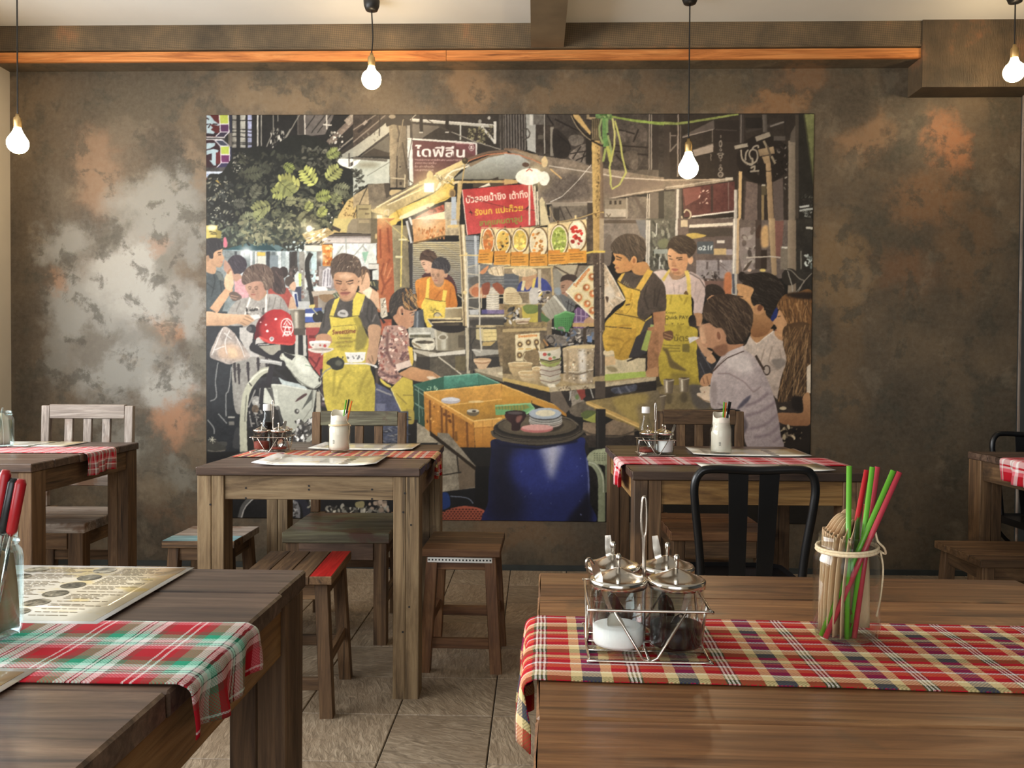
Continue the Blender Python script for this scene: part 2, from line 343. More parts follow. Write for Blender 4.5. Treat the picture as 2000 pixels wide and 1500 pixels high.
# floor of square slate-look tiles
floor = struct('floor', [(X0-.12, X1+.12, FRONT_Y-.12, WALL_Y+.12, -.1, 0)], M['grout'])
def slate():
    k = NT('riven_slate_tile'); tc = k.n('ShaderNodeTexCoord'); oi = k.n('ShaderNodeObjectInfo')
    ro = k.n('ShaderNodeVectorRotate', rotation_type='Z_AXIS'); k.l(tc.outputs['Object'], ro.inputs['Vector']); k.l(k.math('MULTIPLY', oi.outputs['Random'], 2.2), ro.inputs['Angle'])
    ad = k.n('ShaderNodeVectorMath', operation='ADD'); k.l(ro.outputs[0], ad.inputs[0])
    of = k.n('ShaderNodeVectorMath', operation='SCALE'); of.inputs[0].default_value = (31, 17, 5); k.l(oi.outputs['Random'], of.inputs['Scale']); k.l(of.outputs[0], ad.inputs[1])
    mp = k.n('ShaderNodeMapping'); mp.inputs['Scale'].default_value = (14, 52, 14); k.l(ad.outputs[0], mp.inputs[0])
    n1 = k.noise(mp.outputs[0], 1.2, 5, .6, 1.4); n2 = k.noise(ad.outputs[0], 5, 4)
    col = k.ramp(n1.outputs[0], [(.3, rgba((110, 95, 77))), (.52, rgba((146, 129, 107))), (.72, rgba((178, 160, 136)))])
    col = k.mix(k.maprange(n2.outputs[0], .4, .7, 0, .45), col, rgba((122, 100, 77)))
    hs = k.n('ShaderNodeHueSaturation'); k.l(col, hs.inputs['Color']); k.l(k.maprange(oi.outputs['Random'], 0, 1, .85, 1.12), hs.inputs['Value'])
    k.bsdf(hs.outputs[0], .5, 0, n1.outputs[0], .6, .006, .4); return k.m
M['slate'] = slate()
TPX, TPY, GR = .291, .304, .0035
ybase = 4.305
def tile_mesh(a, b, c, d):
    bm = bmesh.new(); bmesh.ops.create_cube(bm, size=1)
    for v in bm.verts: v.co = Vector((((a+b)/2 + v.co.x*(b-a)), (c+d)/2+v.co.y*(d-c), .003+v.co.z*.006))
    bmesh.ops.bevel(bm, geom=[e for e in bm.edges if all(v.co.z > .005 for v in e.verts)], offset=.002, segments=1, affect='EDGES')
    me = bpy.data.meshes.new('tile'); bm.to_mesh(me); bm.free(); me.materials.append(M['slate']); return me
full = tile_mesh(GR/2, TPX-GR/2, GR/2, TPY-GR/2)
for r in range(1, 13):
    y = ybase-r*TPY
    for c in range(-10, 10):
        x = -.122+c*TPX
        if x+TPX < X0+.02 or x > X1-.02: continue
        me = full
        if x < X0 or x+TPX > X1: me = tile_mesh(max(GR/2, X0-x), min(TPX-GR/2, X1-x), GR/2, TPY-GR/2)
        o = link(bpy.data.objects.new('tile', me), floor); o.location = (x, y-.005, 0)

# beams, trims and the boxed-in duct along the top of the back wall
def beam_mat():
    k = NT('woven_textured_beam_paint'); ge = k.n('ShaderNodeNewGeometry'); pos = ge.outputs['Position']
    n1 = k.noise(pos, 2.6, 5, .6); col = k.ramp(n1.outputs[0], [(.34, rgba((74, 64, 50))), (.5, rgba((104, 88, 66))), (.6, rgba((124, 102, 74))), (.7, rgba((160, 112, 76)))])
    mp = k.n('ShaderNodeMapping'); mp.inputs['Rotation'].default_value = (0, math.radians(40), 0); k.l(pos, mp.inputs[0])
    ck = k.n('ShaderNodeTexChecker'); ck.inputs['Scale'].default_value = 130; k.l(mp.outputs[0], ck.inputs[0])
    col = k.mix(k.math('MULTIPLY', ck.outputs['Fac'], .35), col, rgba((52, 44, 34)))
    k.bsdf(col, .6, 0, ck.outputs['Fac'], .4, .003, .3); return k.m
M['beam'] = beam_mat()
M['darkbeam'] = plain('dark_brown_beam_paint', (102, 87, 66), .65, 0, .2, 6)
M['pine'] = wood('orange_pine_batten', 'x', (150, 82, 34), (204, 128, 66), (222, 152, 88), .45, (132, 70, 34), 9, .70, .06)
BX = 1.888
struct('trim_1', [(X0, BX, WALL_Y-.15, WALL_Y, 2.660, CEIL), (X0, BX, WALL_Y-.155, WALL_Y, 2.652, 2.660)], M['beam'])
xj = wp(872, 110, WALL_Y-.13)[0]
struct('trim_2', [(X0, xj-.001, WALL_Y-.145, WALL_Y-.130, 2.597, 2.646)], M['pine'])
struct('trim_3', [(xj+.001, BX, WALL_Y-.145, WALL_Y-.130, 2.597, 2.646)], M['pine'])
struct('trim_7', [(X0, BX, WALL_Y-.130, WALL_Y, 2.600, 2.652)], M['plaster'])
a, b = wp(1037, 97, WALL_Y-.15)[0], wp(1101, 97, WALL_Y-.15)[0]
struct('trim_4', [(a, b, FRONT_Y, WALL_Y-.157, 2.654, CEIL)], M['darkbeam'])
M['duct'] = None
def duct_mat():
    k = NT('combed_plaster_box'); ge = k.n('ShaderNodeNewGeometry'); pos = ge.outputs['Position']
    n1 = k.noise(pos, 3.4, 5, .6); col = k.ramp(n1.outputs[0], [(.36, rgba((66, 56, 42))), (.52, rgba((92, 76, 56))), (.66, rgba((142, 96, 64)))])
    mp = k.n('ShaderNodeMapping'); mp.inputs['Scale'].default_value = (180, 180, 22); k.l(pos, mp.inputs[0]); n2 = k.noise(mp.outputs[0], 1, 3, .6, .6)
    k.bsdf(col, .5, 0, n2.outputs[0], .7, .006, .35); return k.m
M['duct'] = duct_mat()
struct('trim_5', [(BX+.002, X1, WALL_Y-.16, WALL_Y, 2.45, CEIL)], M['duct'])
struct('corner_highlight', [(X1-.006, X1, WALL_Y-.035, WALL_Y-.02, .036, 2.45)], M['grey_z'])  # added pale bar: light caught along the corner, put into shape and colour

# ------------------------------------------------------------------ pendant bulbs
def bulb_mat():
    k = NT('glowing_bulb_glass'); e = k.n('ShaderNodeEmission'); e.inputs[0].default_value = (1, .76, .46, 1); e.inputs[1].default_value = BULB_POWER
    k.l(e.outputs[0], k.out.inputs[0]); return k.m
M['bulb'] = bulb_mat()
def pendant(px, ytop, ybot, Y, label, wob=0.0):
    t = wp(px, ytop, Y); b = wp(px, ybot, Y); x, zt, zb = (t[0]+b[0])/2, t[2], b[2]
    o = thing('pendant_bulb', label, 'pendant lamp', (x, Y, CEIL), 0, 'bare bulbs hanging on black cords along the mural wall')
    lathe('ceiling_rose', [(0, 0), (.036, 0), (.038, -.008), (.036, -.03), (.028, -.05), (.012, -.054), (0, -.054)], M['blackplastic'], o, 24)
    L = zt-CEIL
    pts = spline([(0, 0, -.05), (wob*.6, 0, L*.35-.03), (wob, 0, L*.7), (0, 0, L+.01)], 8)
    tube('cord', pts, .0032, M['blackplastic'], o, 8)
    H = zt-zb; r = .0455
    so = lathe('socket', [(0, L+.012), (.007, L+.012), (.009, L), (.016, L-.006), (.0175, L-.02), (.0165, L-.045), (.015, L-.05), (0, L-.05)], M['brass'], o, 24)
    prof = [(.0145, L-.046), (.016, L-.055), (.022, L-.07)]
    zc = L-H+r
    for i in range(11):
        a = math.radians(40-i*13); prof.append((r*math.cos(a), zc+r*math.sin(a)))
    prof.append((0, zc-r)); lathe('bulb', prof, M['bulb'], o, 28)
    return o
pendant(34.5, 228, 300, 3.70, 'glowing bare bulb hanging in the corner by the cream wall')
pendant(725.5, 109, 174, 3.88, 'glowing bare bulb on the short cord beside the pine batten joint', .006)
pendant(1344.5, 276, 349, 3.83, 'glowing bare bulb hanging in front of the printed street scene')
pendant(1981, 92, 160, 3.84, 'glowing bare bulb in front of the combed plaster box')
# ------------------------------------------------------------------ tables
TOP = .74
def table(label, cx, cy, w, d, rz, m_top, m_leg, m_apron, nplank=5, leg=.084, seed=1):
    rr = random.Random(seed)
    o = thing('dining_table', label, 'table', (cx, cy, 0), math.radians(rz), 'square timber dining tables')
    th = .028; y = -d/2; cuts = [1+rr.uniform(-.25, .25) for _ in range(nplank)]; s = sum(cuts)
    for k, c in enumerate(cuts):
        y2 = y+d*c/s
        e = rr.uniform(-.003, .003)
        box('plank', -w/2+e, w/2+rr.uniform(-.004, .004), y+.0008, y2-.0008, TOP-th, TOP+rr.uniform(-.0007, 0), M[m_top+'_x'], o, .003, .0006, seed=seed*31+k); y = y2
    i = .006
    for sx in (-1, 1):
        for sy in (-1, 1):
            xa = sx*(w/2-i); xb = sx*(w/2-i-leg*.52); xc = sx*(w/2-i-leg); ya = sy*(d/2-i); yb = sy*(d/2-i-leg)
            l = box('leg', min(xa, xb), max(xa, xb)-.0004, min(ya, yb), max(ya, yb), 0, TOP-th, M[m_leg+'_z'], o, .002, .0008, seed=seed*7+sx+3*sy)
            p = box('board', min(xb, xc)+.0004, max(xb, xc), min(ya, yb)+.001, max(ya, yb)-.001, 0, TOP-th, M[m_leg+'_z'], None, .002, .0008, seed=seed*11+sx+3*sy)
            p.parent = l; p.location = p.location-l.location
    ah = .076
    for sy in (-1, 1):
        ya, yb = sy*(d/2-.014), sy*(d/2-.038); box('apron', -w/2+i+leg, w/2-i-leg, min(ya, yb), max(ya, yb), TOP-th-ah, TOP-th, M[m_apron+'_x'], o, .0015)
    for sx in (-1, 1):
        xa, xb = sx*(w/2-.014), sx*(w/2-.038); box('apron', min(xa, xb), max(xa, xb), -d/2+i+leg, d/2-i-leg, TOP-th-ah, TOP-th, M[m_apron+'_y'], o, .0015)
    return dict(o=o, cx=cx, cy=cy, w=w, d=d, rz=math.radians(rz))
TA = table('dark timber table in the corner by the cream wall', -2.01, 2.985, .76, .80, 3, 'top', 'brown', 'brown', 5, seed=3)
TB = table('table with pale worn legs and dark top in front of the printed motorcycle', -.722, 2.99, .715, .82, 1.2, 'top', 'tan', 'tan', 5, seed=5)
for (x, z, sy) in ((-.20, .672, 0), (-.2, .640, 0), (.0, .68, 0), (.0, .668, 0), (.2, .67, 0), (.2, .640, 0), (.305, .66, 1), (.325, .56, 1), (.30, .60, 1), (.32, .30, 1), (.30, .22, 1), (-.31, .62, 1), (-.33, .35, 1)):
    y = -.41+(.0135 if sy == 0 else .0055); vv, ff = tube_data([(x, y-.0006, z), (x, y+.002, z)], .0032, 8); mobj('nail_hole', vv, ff, M['blackplastic'], TB['o'])
TC = table('table with golden apron behind the black metal chair', .668, 3.0, .74, .88, .6, 'top', 'brown', 'gold', 5, seed=8)
TD = table('dark table beside the dark slate wall', 2.065, 2.93, .72, .76, 0, 'top', 'brown', 'brown', 5, seed=11)
TE = table('dark table carrying the green and red checked runner', -.725, .872, .75, .79, 0, 'top', 'brown', 'gold', 5, seed=13)
TF = table('warm brown table carrying the four-jar condiment caddy', .362, .868, .715, .80, -.8, 'rustic', 'brown', 'gold', 6, seed=17)

# ------------------------------------------------------------------ wooden chairs and stools
def wood_chair(label, cx, cy, rz, w=.40, d=.42, mb='grey', ms='brown', ml='brown', top=.87, nslat=3, leg=.045, seat_t=.035):
    o = thing('wooden_chair', label, 'chair', (cx, cy, 0), math.radians(rz), 'slat-back wooden chairs against the mural wall')
    sh = .435; n = 4; y = -d/2
    for k in range(n):
        box('seat_plank', -w/2, w/2, y+.0006, y+d/n-.0006, sh-seat_t, sh, M[ms+'_x'], o, .003, .0006); y += d/n
    for sx in (-1, 1):
        x = sx*(w/2-.012); xi = sx*(w/2-.012-leg); a, b = min(x, xi), max(x, xi)
        box('leg', a, b, -d/2+.012, -d/2+.012+leg, 0, sh-seat_t, M[ml+'_z'], o, .002)
        box('leg', a, b, d/2-.012, d/2+.030, 0, sh-.001, M[ml+'_z'], o, .002)
        box('back_post', sx*(w/2)-(.036 if sx > 0 else 0), sx*(w/2)+(.036 if sx < 0 else 0), d/2+.002, d/2+.03, sh, top-.005, M[('brown' if mb == 'green' else mb)+'_z'], o, .002, 0, (0, .025))
        box('apron', min(sx*(w/2-.02), sx*(w/2-.042)), max(sx*(w/2-.02), sx*(w/2-.042)), -d/2+.012+leg, d/2-.012, sh-seat_t-.06, sh-seat_t, M[ml+'_y'], o, .0015)
        box('stretcher', min(sx*(w/2-.022), sx*(w/2-.044)), max(sx*(w/2-.022), sx*(w/2-.044)), -d/2+.012+leg, d/2-.012, .14, .18, M[ml+'_y'], o, .0015)
    box('apron', -w/2+.012+leg, w/2-.012-leg, -d/2+.006, -d/2+.030, sh-seat_t-.065, sh-seat_t, M[('top' if ms == 'green' else ml)+'_x'], o, .0015)
    box('stretcher', -w/2+.012+leg, w/2-.012-leg, d/2-.005, d/2+.018, .20, .24, M[ml+'_x'], o, .0015)
    iw = w-.072; yo = d/2+.002
    def yy(z): return yo+.025*(z-sh)/(top-sh)
    box('top_rail', -iw/2, iw/2, yy(top)-.002, yy(top)+.026, top-.062, top, M[mb+'_x'], o, .002)
    box('lower_rail', -iw/2, iw/2, yy(sh+.12), yy(sh+.12)+.024, sh+.09, sh+.145, M[mb+'_x'], o, .002)
    for k in range(nslat):
        x = -iw/2+iw*(k+1)/(nslat+1)
        box('slat', x-.018, x+.018, yy(sh+.145)+.004, yy(sh+.145)+.02, sh+.145, top-.062, M[('brown' if mb == 'green' else mb)+'_z'], o, .0015, 0, (0, .015))
    return o
wood_chair('grey weathered slat-back chair behind the corner table', -1.985, 3.40, 2, .405, .40, 'grey', 'grey', 'brown', .885, 3, .06, .04)
wood_chair('chair with flaking green backrest and seat behind the pale-legged table', -.752, 3.30, 1.5, .405, .44, 'green', 'green', 'brown', .868, 3, .05, .04)
wood_chair('brown slat-back chair behind the table with the golden apron', .715, 3.38, 0, .385, .42, 'brown', 'red', 'brown', .88, 3, .045, .035)

def stool(label, cx, cy, rz, w=.275, d=.35, h=.432, mats=('brown',)*4, ml='brown', along='y', splay=.035, strip=False):
    o = thing('wooden_stool', label, 'stool', (cx, cy, 0), math.radians(rz), 'low wooden stools tucked at the tables')
    th = .026; n = len(mats)
    for k, m in enumerate(mats):
        mt = M[m] if m in M else M[m+'_'+along]
        pt = None
        if m.endswith('paint'): pt, mt = mt, M['brown_'+along]
        if along == 'y': sp = box('seat_plank', -w/2+w*k/n+.0005, -w/2+w*(k+1)/n-.0005, -d/2, d/2, h-th, h, mt, o, .002, .0006)
        else: sp = box('seat_plank', -w/2, w/2, -d/2+d*k/n+.0005, -d/2+d*(k+1)/n-.0005, h-th, h, mt, o, .002, .0006)
        if pt:
            X = (-w/2+w*k/n, -w/2+w*(k+1)/n, -d/2, d/2) if along == 'y' else (-w/2, w/2, -d/2+d*k/n, -d/2+d*(k+1)/n)
            q = box('paint_layer', X[0]+.003, X[1]-.003, X[2]+.003, X[3]-.003, h-.0008, h+.0008, pt, None); q.parent = sp; q.location = q.location-sp.location
    lw = .04; fw_, fd = w/2-.004, d/2-.004
    for sx in (-1, 1):
        for sy in (-1, 1):
            xo = sx*(fw_-lw/2+splay*.25); yo = sy*(fd-lw/2+splay*.25)
            box('leg', xo-lw/2, xo+lw/2, yo-lw/2, yo+lw/2, 0, h-th, M[ml+'_z'], o, .002, 0, (-sx*(splay*.25+.012), -sy*(splay*.25+.012)))
    for sy in (-1, 1):
        box('apron', -w/2+.05, w/2-.05, sy*(d/2-.034)-.009, sy*(d/2-.034)+.009, h-th-.05, h-th, M[ml+'_x'], o, .0015)
        box('stretcher', -w/2+.035, w/2-.035, sy*(d/2-.022)-.009, sy*(d/2-.022)+.009, .085 if sy < 0 else .12, .12 if sy < 0 else .155, M[ml+'_x'], o, .0015)
    for sx in (-1, 1):
        box('apron', sx*(w/2-.034)-.009, sx*(w/2-.034)+.009, -d/2+.05, d/2-.05, h-th-.05, h-th, M[ml+'_y'], o, .0015)
        box('stretcher', sx*(w/2-.022)-.009, sx*(w/2-.022)+.009, -d/2+.035, d/2-.035, .15, .185, M[ml+'_y'], o, .0015)
    if strip:
        s = box('metal_strip', -w/2+.02, w/2-.028, -d/2+.012, -d/2+.0145, h-th-.022, h-th-.004, M['cap'], o, .0006); s['label'] = 'pale perforated metal strip'
        vs = []; 
        nh = 19; L = w-.048
        for i in range(nh):
            x = -w/2+.02+L*(i+.5)/nh; ring = []
            vs.append(tube_data([(x, -d/2+.0118, h-th-.013), (x, -d/2+.0135, h-th-.013)], .0033, 8))
        hr = multi('hole_row', vs, M['blackplastic'], None, False); hr.parent = s; hr.location = -s.location; hr['kind'] = 'stuff'
    return o
stool('stool with one red painted seat plank', -.748, 2.605, 3, .275, .345, .432, ('brown', 'brown', 'brown', 'redpaint'), 'brown')
stool('stool with a perforated metal strip below its reddish seat', -.250, 2.985, -1, .272, .315, .432, ('red', 'brown', 'brown'), 'red', 'x', .05, True)
stool('stool with a pale blue painted seat plank', -1.205, 3.06, 1, .262, .285, .432, ('bluepaint', 'grey', 'grey'), 'brown', 'x')
stool('dark stool standing by the dark slate wall table', 1.648, 2.93, 0, .34, .32, .43, ('brown',)*4, 'brown', 'x')

# ------------------------------------------------------------------ black steel chairs
def steel_chair(label, cx, cy, rz):
    """local: backrest at -y, seat towards +y"""
    o = thing('steel_chair', label, 'chair', (cx, cy, 0), math.radians(rz), 'black steel chairs')
    w, h = .325, .788; sh = .45; b = M['black']
    loop = [(-.135, .03, sh-.02), (-.142, .02, .55), (-.158, .004, .68), (-.162, 0, .74), (-.150, -.002, .775), (-.118, -.003, h), (0, .004, h-.004), (.118, -.003, h), (.150, -.002, .775), (.162, 0, .74), (.158, .004, .68), (.142, .02, .55), (.135, .03, sh-.02)]
    tube('back_frame', spline(loop, 6), .0115, b, o, 10)
    for sx in (-1, 1):
        zs = [sh-.005, .55, .66, h-.012]; vs = []
        for z in zs:
            t = (z-sh)/(h-sh); c = sx*(.036+.006*t)-.002; hw = .021+.006*t; y = .03*(1-t)**1.3+.002
            for yy in (-.0022, .0022):
                vs += [(c-hw, y+yy, z), (c+hw, y+yy, z)]
        fs = []
        for k in range(3):
            a = k*4; fs += [(a, a+1, a+5, a+4), (a+2, a+3, a+7, a+6), (a, a+2, a+6, a+4), (a+1, a+3, a+7, a+5)]
        fs += [(0, 1, 3, 2), (12, 13, 15, 14)]
        mobj('back_slat', vs, fs, b, o)
    rim = [(-.15, .03, sh), (.15, .03, sh), (.178, .06, sh), (.182, .34, sh), (.15, .375, sh), (-.15, .375, sh), (-.182, .34, sh), (-.178, .06, sh)]
    n = len(rim); vs = [(x, y, z) for x, y, z in rim]+[(x*.93, .2+(y-.2)*.93, z-.008) for x, y, z in rim]+[(x, y, z-.028) for x, y, z in rim]
    fs = [tuple(range(n, 2*n))]+[(i, (i+1) % n, n+(i+1) % n, n+i) for i in range(n)]+[(i, (i+1) % n, 2*n+(i+1) % n, 2*n+i) for i in range(n)]
    mobj('seat', vs, fs, b, o)
    for sx in (-1, 1):
        for y0, y1 in ((.045, -.015), (.355, .40)):
            tube('leg', [(sx*.155, y0, sh-.01), (sx*.19, y1, 0)], [.015, .011], b, o, 8)
    for y in (.03, .37):
        arc = [(-.165, y, .40), (-.10, y, .325), (0, y, .30), (.10, y, .325), (.165, y, .40)]
        tube('brace', spline(arc, 5), .008, b, o, 8)
    for sx in (-1, 1):
        tube('brace', spline([(sx*.168, .03, .36), (sx*.166, .2, .30), (sx*.168, .37, .36)], 5), .007, b, o, 8)
    return o
steel_chair('black steel chair with two broad back slats facing the golden-apron table', .592, 2.235, 1)
steel_chair('black steel chair behind the dark slate wall table', 2.135, 3.62, 180)

# ------------------------------------------------------------------ runners and menus
RED, WHITE, NAVY, CREAM, OLIVE, ORG, GRN, BLK, PNK, BRN, PURP = (178, 26, 40), (232, 222, 218), (24, 30, 88), (218, 194, 142), (92, 90, 46), (206, 98, 62), (38, 152, 116), (36, 40, 40), (226, 120, 130), (128, 66, 58), (92, 56, 104)
PAL_GRN = (178, 226, 208)
M['plaid_green'] = plaid('green_red_check_cloth',
    [(0, RED), (.20, WHITE), (.225, RED), (.28, WHITE), (.305, RED), (.36, BRN), (.46, GRN), (.60, PAL_GRN), (.70, BLK), (.715, WHITE), (.745, BLK), (.76, PAL_GRN), (.84, BLK), (.855, WHITE), (.93, BRN)],
    [(0, RED), (.16, PNK), (.28, WHITE), (.33, BLK), (.35, PAL_GRN), (.40, BLK), (.42, WHITE), (.52, PAL_GRN), (.60, GRN), (.74, BRN), (.86, RED)], .112, .084)
M['plaid_multi'] = plaid('red_navy_cream_check_cloth',
    [(0, RED), (.20, CREAM), (.32, NAVY), (.52, CREAM), (.64, RED), (.80, BLK), (.82, WHITE), (.84, BLK), (.86, WHITE), (.885, BLK), (.91, WHITE), (.93, BLK), (.95, RED)],
    [(0, OLIVE), (.14, CREAM), (.26, (244, 236, 200)), (.32, RED), (.44, ORG), (.56, WHITE), (.61, RED), (.72, ORG), (.78, BLK), (.80, CREAM), (.90, RED)], .096, .080)
M['plaid_red'] = plaid('red_white_check_cloth',
    [(0, RED), (.3, PNK), (.42, WHITE), (.5, RED), (.56, WHITE), (.75, PNK), (.9, RED)], [(0, RED), (.28, WHITE), (.40, PNK), (.6, WHITE), (.68, RED), (.74, WHITE), (.88, RED)], .11, .09)
M['plaid_rust'] = plaid('rust_grey_check_cloth',
    [(0, RED), (.26, PNK), (.36, WHITE), (.44, (130, 110, 108)), (.62, RED), (.7, WHITE), (.78, (140, 120, 116))], [(0, RED), (.25, (150, 126, 122)), (.45, WHITE), (.55, PNK), (.7, RED), (.78, WHITE), (.86, (150, 120, 116))], .06, .06)
def runner(T, label, mat, yc, wid, hl=0., hr=0., xl=None, xr=None, seed=1, skew=0.):
    """cloth lying along the table's length, hanging over the left (hl) and/or right (hr) edge"""
    w = T['w']; xl = -w/2 if xl is None else xl; xr = w/2 if xr is None else xr
    path = []; r = .011
    if hl:
        for i in range(9): path.append((xl-r, -hl+(hl-r)*i/8))
        for i in range(1, 6): a = math.pi-math.pi/2*i/5; path.append((xl+r*math.cos(a), -r+r*math.sin(a)))
    x0 = xl+(0 if hl else .0); n = 44
    for i in range(1 if hl else 0, n+(0 if hr else 1)): path.append((xl+(xr-xl)*i/n, 0))
    if hr:
        for i in range(0, 6): a = math.pi/2-math.pi/2*i/5; path.append((xr+r*math.cos(a), -r+r*math.sin(a)))
        for i in range(1, 9): path.append((xr+r, -r-(hr-r)*i/8))
    m = 28; vs, uv, fs = [], [], []; s = 0; prev = None
    for (x, z) in path:
        if prev: s += math.hypot(x-prev[0], z-prev[1])
        prev = (x, z)
        for j in range(m+1):
            v = wid*j/m; y = yc-wid/2+v
            nz = mnoise.noise(Vector((x*9+seed*7, y*16, 0))); dz = .0010+.0011*max(0, nz+.3); dx = 0; dy = 0
            if z < -.001:
                k = min(1, -z/.05); sgn = -1 if x < 0 else 1
                dx = sgn*(.004+.007*k*(math.sin(y*95+seed)+.6*math.sin(y*47+1))); dz = 0.0; dy = .004*k*math.sin(z*60+y*30)
                dz = (.004*math.sin(y*30+seed*2))*k
            vs.append((x+dx, y+dy+skew*(x-xl), TOP+.0002+z+dz)); uv.append((s, v))
    N = m+1
    for i in range(len(path)-1):
        for j in range(m): fs.append((i*N+j, i*N+j+1, (i+1)*N+j+1, (i+1)*N+j))
    o = mobj('table_runner', vs, fs, mat, None, True, uvs=uv)
    o.location = (T['cx'], T['cy'], 0); o.rotation_euler = (0, 0, T['rz'])
    sd = o.modifiers.new('thick', 'SOLIDIFY'); sd.thickness = .0012; sd.offset = 1
    return tag(o, label, 'table runner', 'checked cloth runners')
def ly(T, y): return y-T['cy']
runner(TE, 'green and red checked runner hanging over the near table edge', M['plaid_green'], ly(TE, .893), .195, 0, .058, seed=2)
runner(TF, 'red, navy and cream checked runner under the four-jar caddy', M['plaid_multi'], ly(TF, .925), .215, .075, 0, seed=4, skew=-.015)
runner(TB, 'checked runner under the bottle caddy on the pale-legged table', M['plaid_multi'], ly(TB, 2.98), .235, 0, .075, xl=-.335, seed=6)
runner(TC, 'red and white checked runner on the table with golden apron', M['plaid_red'], ly(TC, 2.86), .235, .08, 0, seed=8)
runner(TA, 'rust red checked runner on the corner table', M['plaid_rust'], ly(TA, 3.03), .23, 0, .08, seed=9)
runner(TD, 'pale red checked runner on the dark slate wall table', M['plaid_red'], ly(TD, 2.935), .235, .082, 0, seed=12)

def print_mat():
    k = NT('laminated_menu_print'); uv = k.n('ShaderNodeUVMap'); sp = k.n('ShaderNodeSeparateXYZ'); k.l(uv.outputs[0], sp.inputs[0])
    nz = k.noise(uv.outputs[0], 3, 3); f = k.math('ADD', sp.outputs[0], k.math('MULTIPLY', sp.outputs[1], .35)); f = k.math('MULTIPLY', k.math('ADD', f, k.math('MULTIPLY', nz.outputs[0], .3)), .62)
    col = k.ramp(f, [(.55, rgba((246, 242, 230))), (.8, rgba((242, 226, 190))), (1., rgba((234, 186, 118)))])
    n2 = k.noise(uv.outputs[0], 5, 3); col = k.mix(k.maprange(n2.outputs[0], .55, .62, 0, .55), col, rgba((246, 216, 120)))
    k.bsdf(col, .12, 0, spec=.5); return k.m
M['menu'] = print_mat(); M['menuwhite'] = plain('laminated_white_border', (244, 242, 236), .12, 0, .01)
M['menutext'] = plain('printed_menu_text', (124, 108, 80), .3, 0, .1)
def dish():
    k = NT('printed_dish_photo'); tc = k.n('ShaderNodeTexCoord'); nz = k.noise(tc.outputs['Object'], 55, 4, .6, .6)
    k.bsdf(k.ramp(nz.outputs[0], [(.35, rgba((70, 70, 62))), (.5, rgba((132, 128, 112))), (.62, rgba((190, 182, 160)))]), .15); return k.m
M['dish'] = dish()
def menu(label, c, rz, w=.42, d=.29, detail=True, curl=.0):
    o = thing('menu_sheet', label, 'menu', (c[0], c[1], TOP), rz, 'laminated menu sheets')
    def sheet(name, x0, x1, y0, y1, z, mat, n=10, th=.0006):
        vs, fs, uv = [], [], []
        for i in range(n+1):
            for j in range(5):
                x = x0+(x1-x0)*i/n; y = y0+(y1-y0)*j/4
                e = abs(x)/(w/2); vs.append((x, y, z+curl*max(0, e-.55)**2*2)); uv.append((i/n, j/4))
        for i in range(n):
            for j in range(4): fs.append((i*5+j, (i+1)*5+j, (i+1)*5+j+1, i*5+j+1))
        q = mobj(name, vs, fs, mat, o, True, uvs=uv)
        sd = q.modifiers.new('thick', 'SOLIDIFY'); sd.thickness = th; sd.offset = -1; return q
    Z = .0034
    sheet('backing', -w/2, w/2, -d/2, d/2, Z, M['menuwhite']); b = .009
    sheet('print', -w/2+b, w/2-b, -d/2+b, d/2-b, Z+.0005, M['menu'], th=.0004)
    rr = random.Random(5); vs, fs = [], []
    def q(x0, x1, y0, y1, z):
        k = len(vs); vs.extend([(x0, y0, z), (x1, y0, z), (x1, y1, z), (x0, y1, z)]); fs.append((k, k+1, k+2, k+3))
    def cz(x): return Z+.0009+curl*max(0, abs(x)/(w/2)-.55)**2*2
    for col in (-.165, -.005, .108):
        y = d/2-.02
        while y > -d/2+.018:
            x = col; lim = col+rr.uniform(.04, .078)
            while x < lim:
                l = rr.uniform(.006, .016); q(x, min(x+l, lim), y, y+.0021, cz(x)); x += l+.002
            y -= .0062 if rr.random() < .75 else .014
    t = mobj('printed_text', vs, fs, M['menutext'], o); t['kind'] = 'stuff'
    for col in ((-.02, .085) if detail else (.085,)):
        for k in range(6):
            y = d/2-.030-.043*k; x = col; n = 20
            mobj('printed_photo', [(x+.0165*math.cos(2*math.pi*i/n), y+.0165*math.sin(2*math.pi*i/n), cz(x)+.0002) for i in range(n)], [tuple(range(n))], M['dish'], o)
    return o
menu('laminated menu lying behind the green and red runner', (-.735, 1.118), 0, .42, .285)
p = gp(75, 1313, TOP); menu('laminated menu lying in front of the green and red runner', (p[0]-.21, p[1]-.145), 0)
p = gp(640, 901, TOP); menu('curled laminated menu in front of the checked runner on the pale-legged table', (p[0]-.01, 2.755), math.radians(1), .40, .29, False, .02)
menu('laminated menu behind the napkin jar on the pale-legged table', (-.665, 3.26), 0, .40, .27, False, .012)
menu('laminated menu in front of the red and white runner', (.73, 2.665), 0, .40, .18, False, .01)
menu('laminated menu behind the red and white runner', (.80, 3.16), math.radians(-4), .42, .27, False, .01)
menu('laminated menu near the back edge of the corner table', (-2.05, 3.265), math.radians(2), .42, .22, False)
menu('laminated menu at the front of the corner table', (-2.22, 2.79), math.radians(2), .30, .20, False)

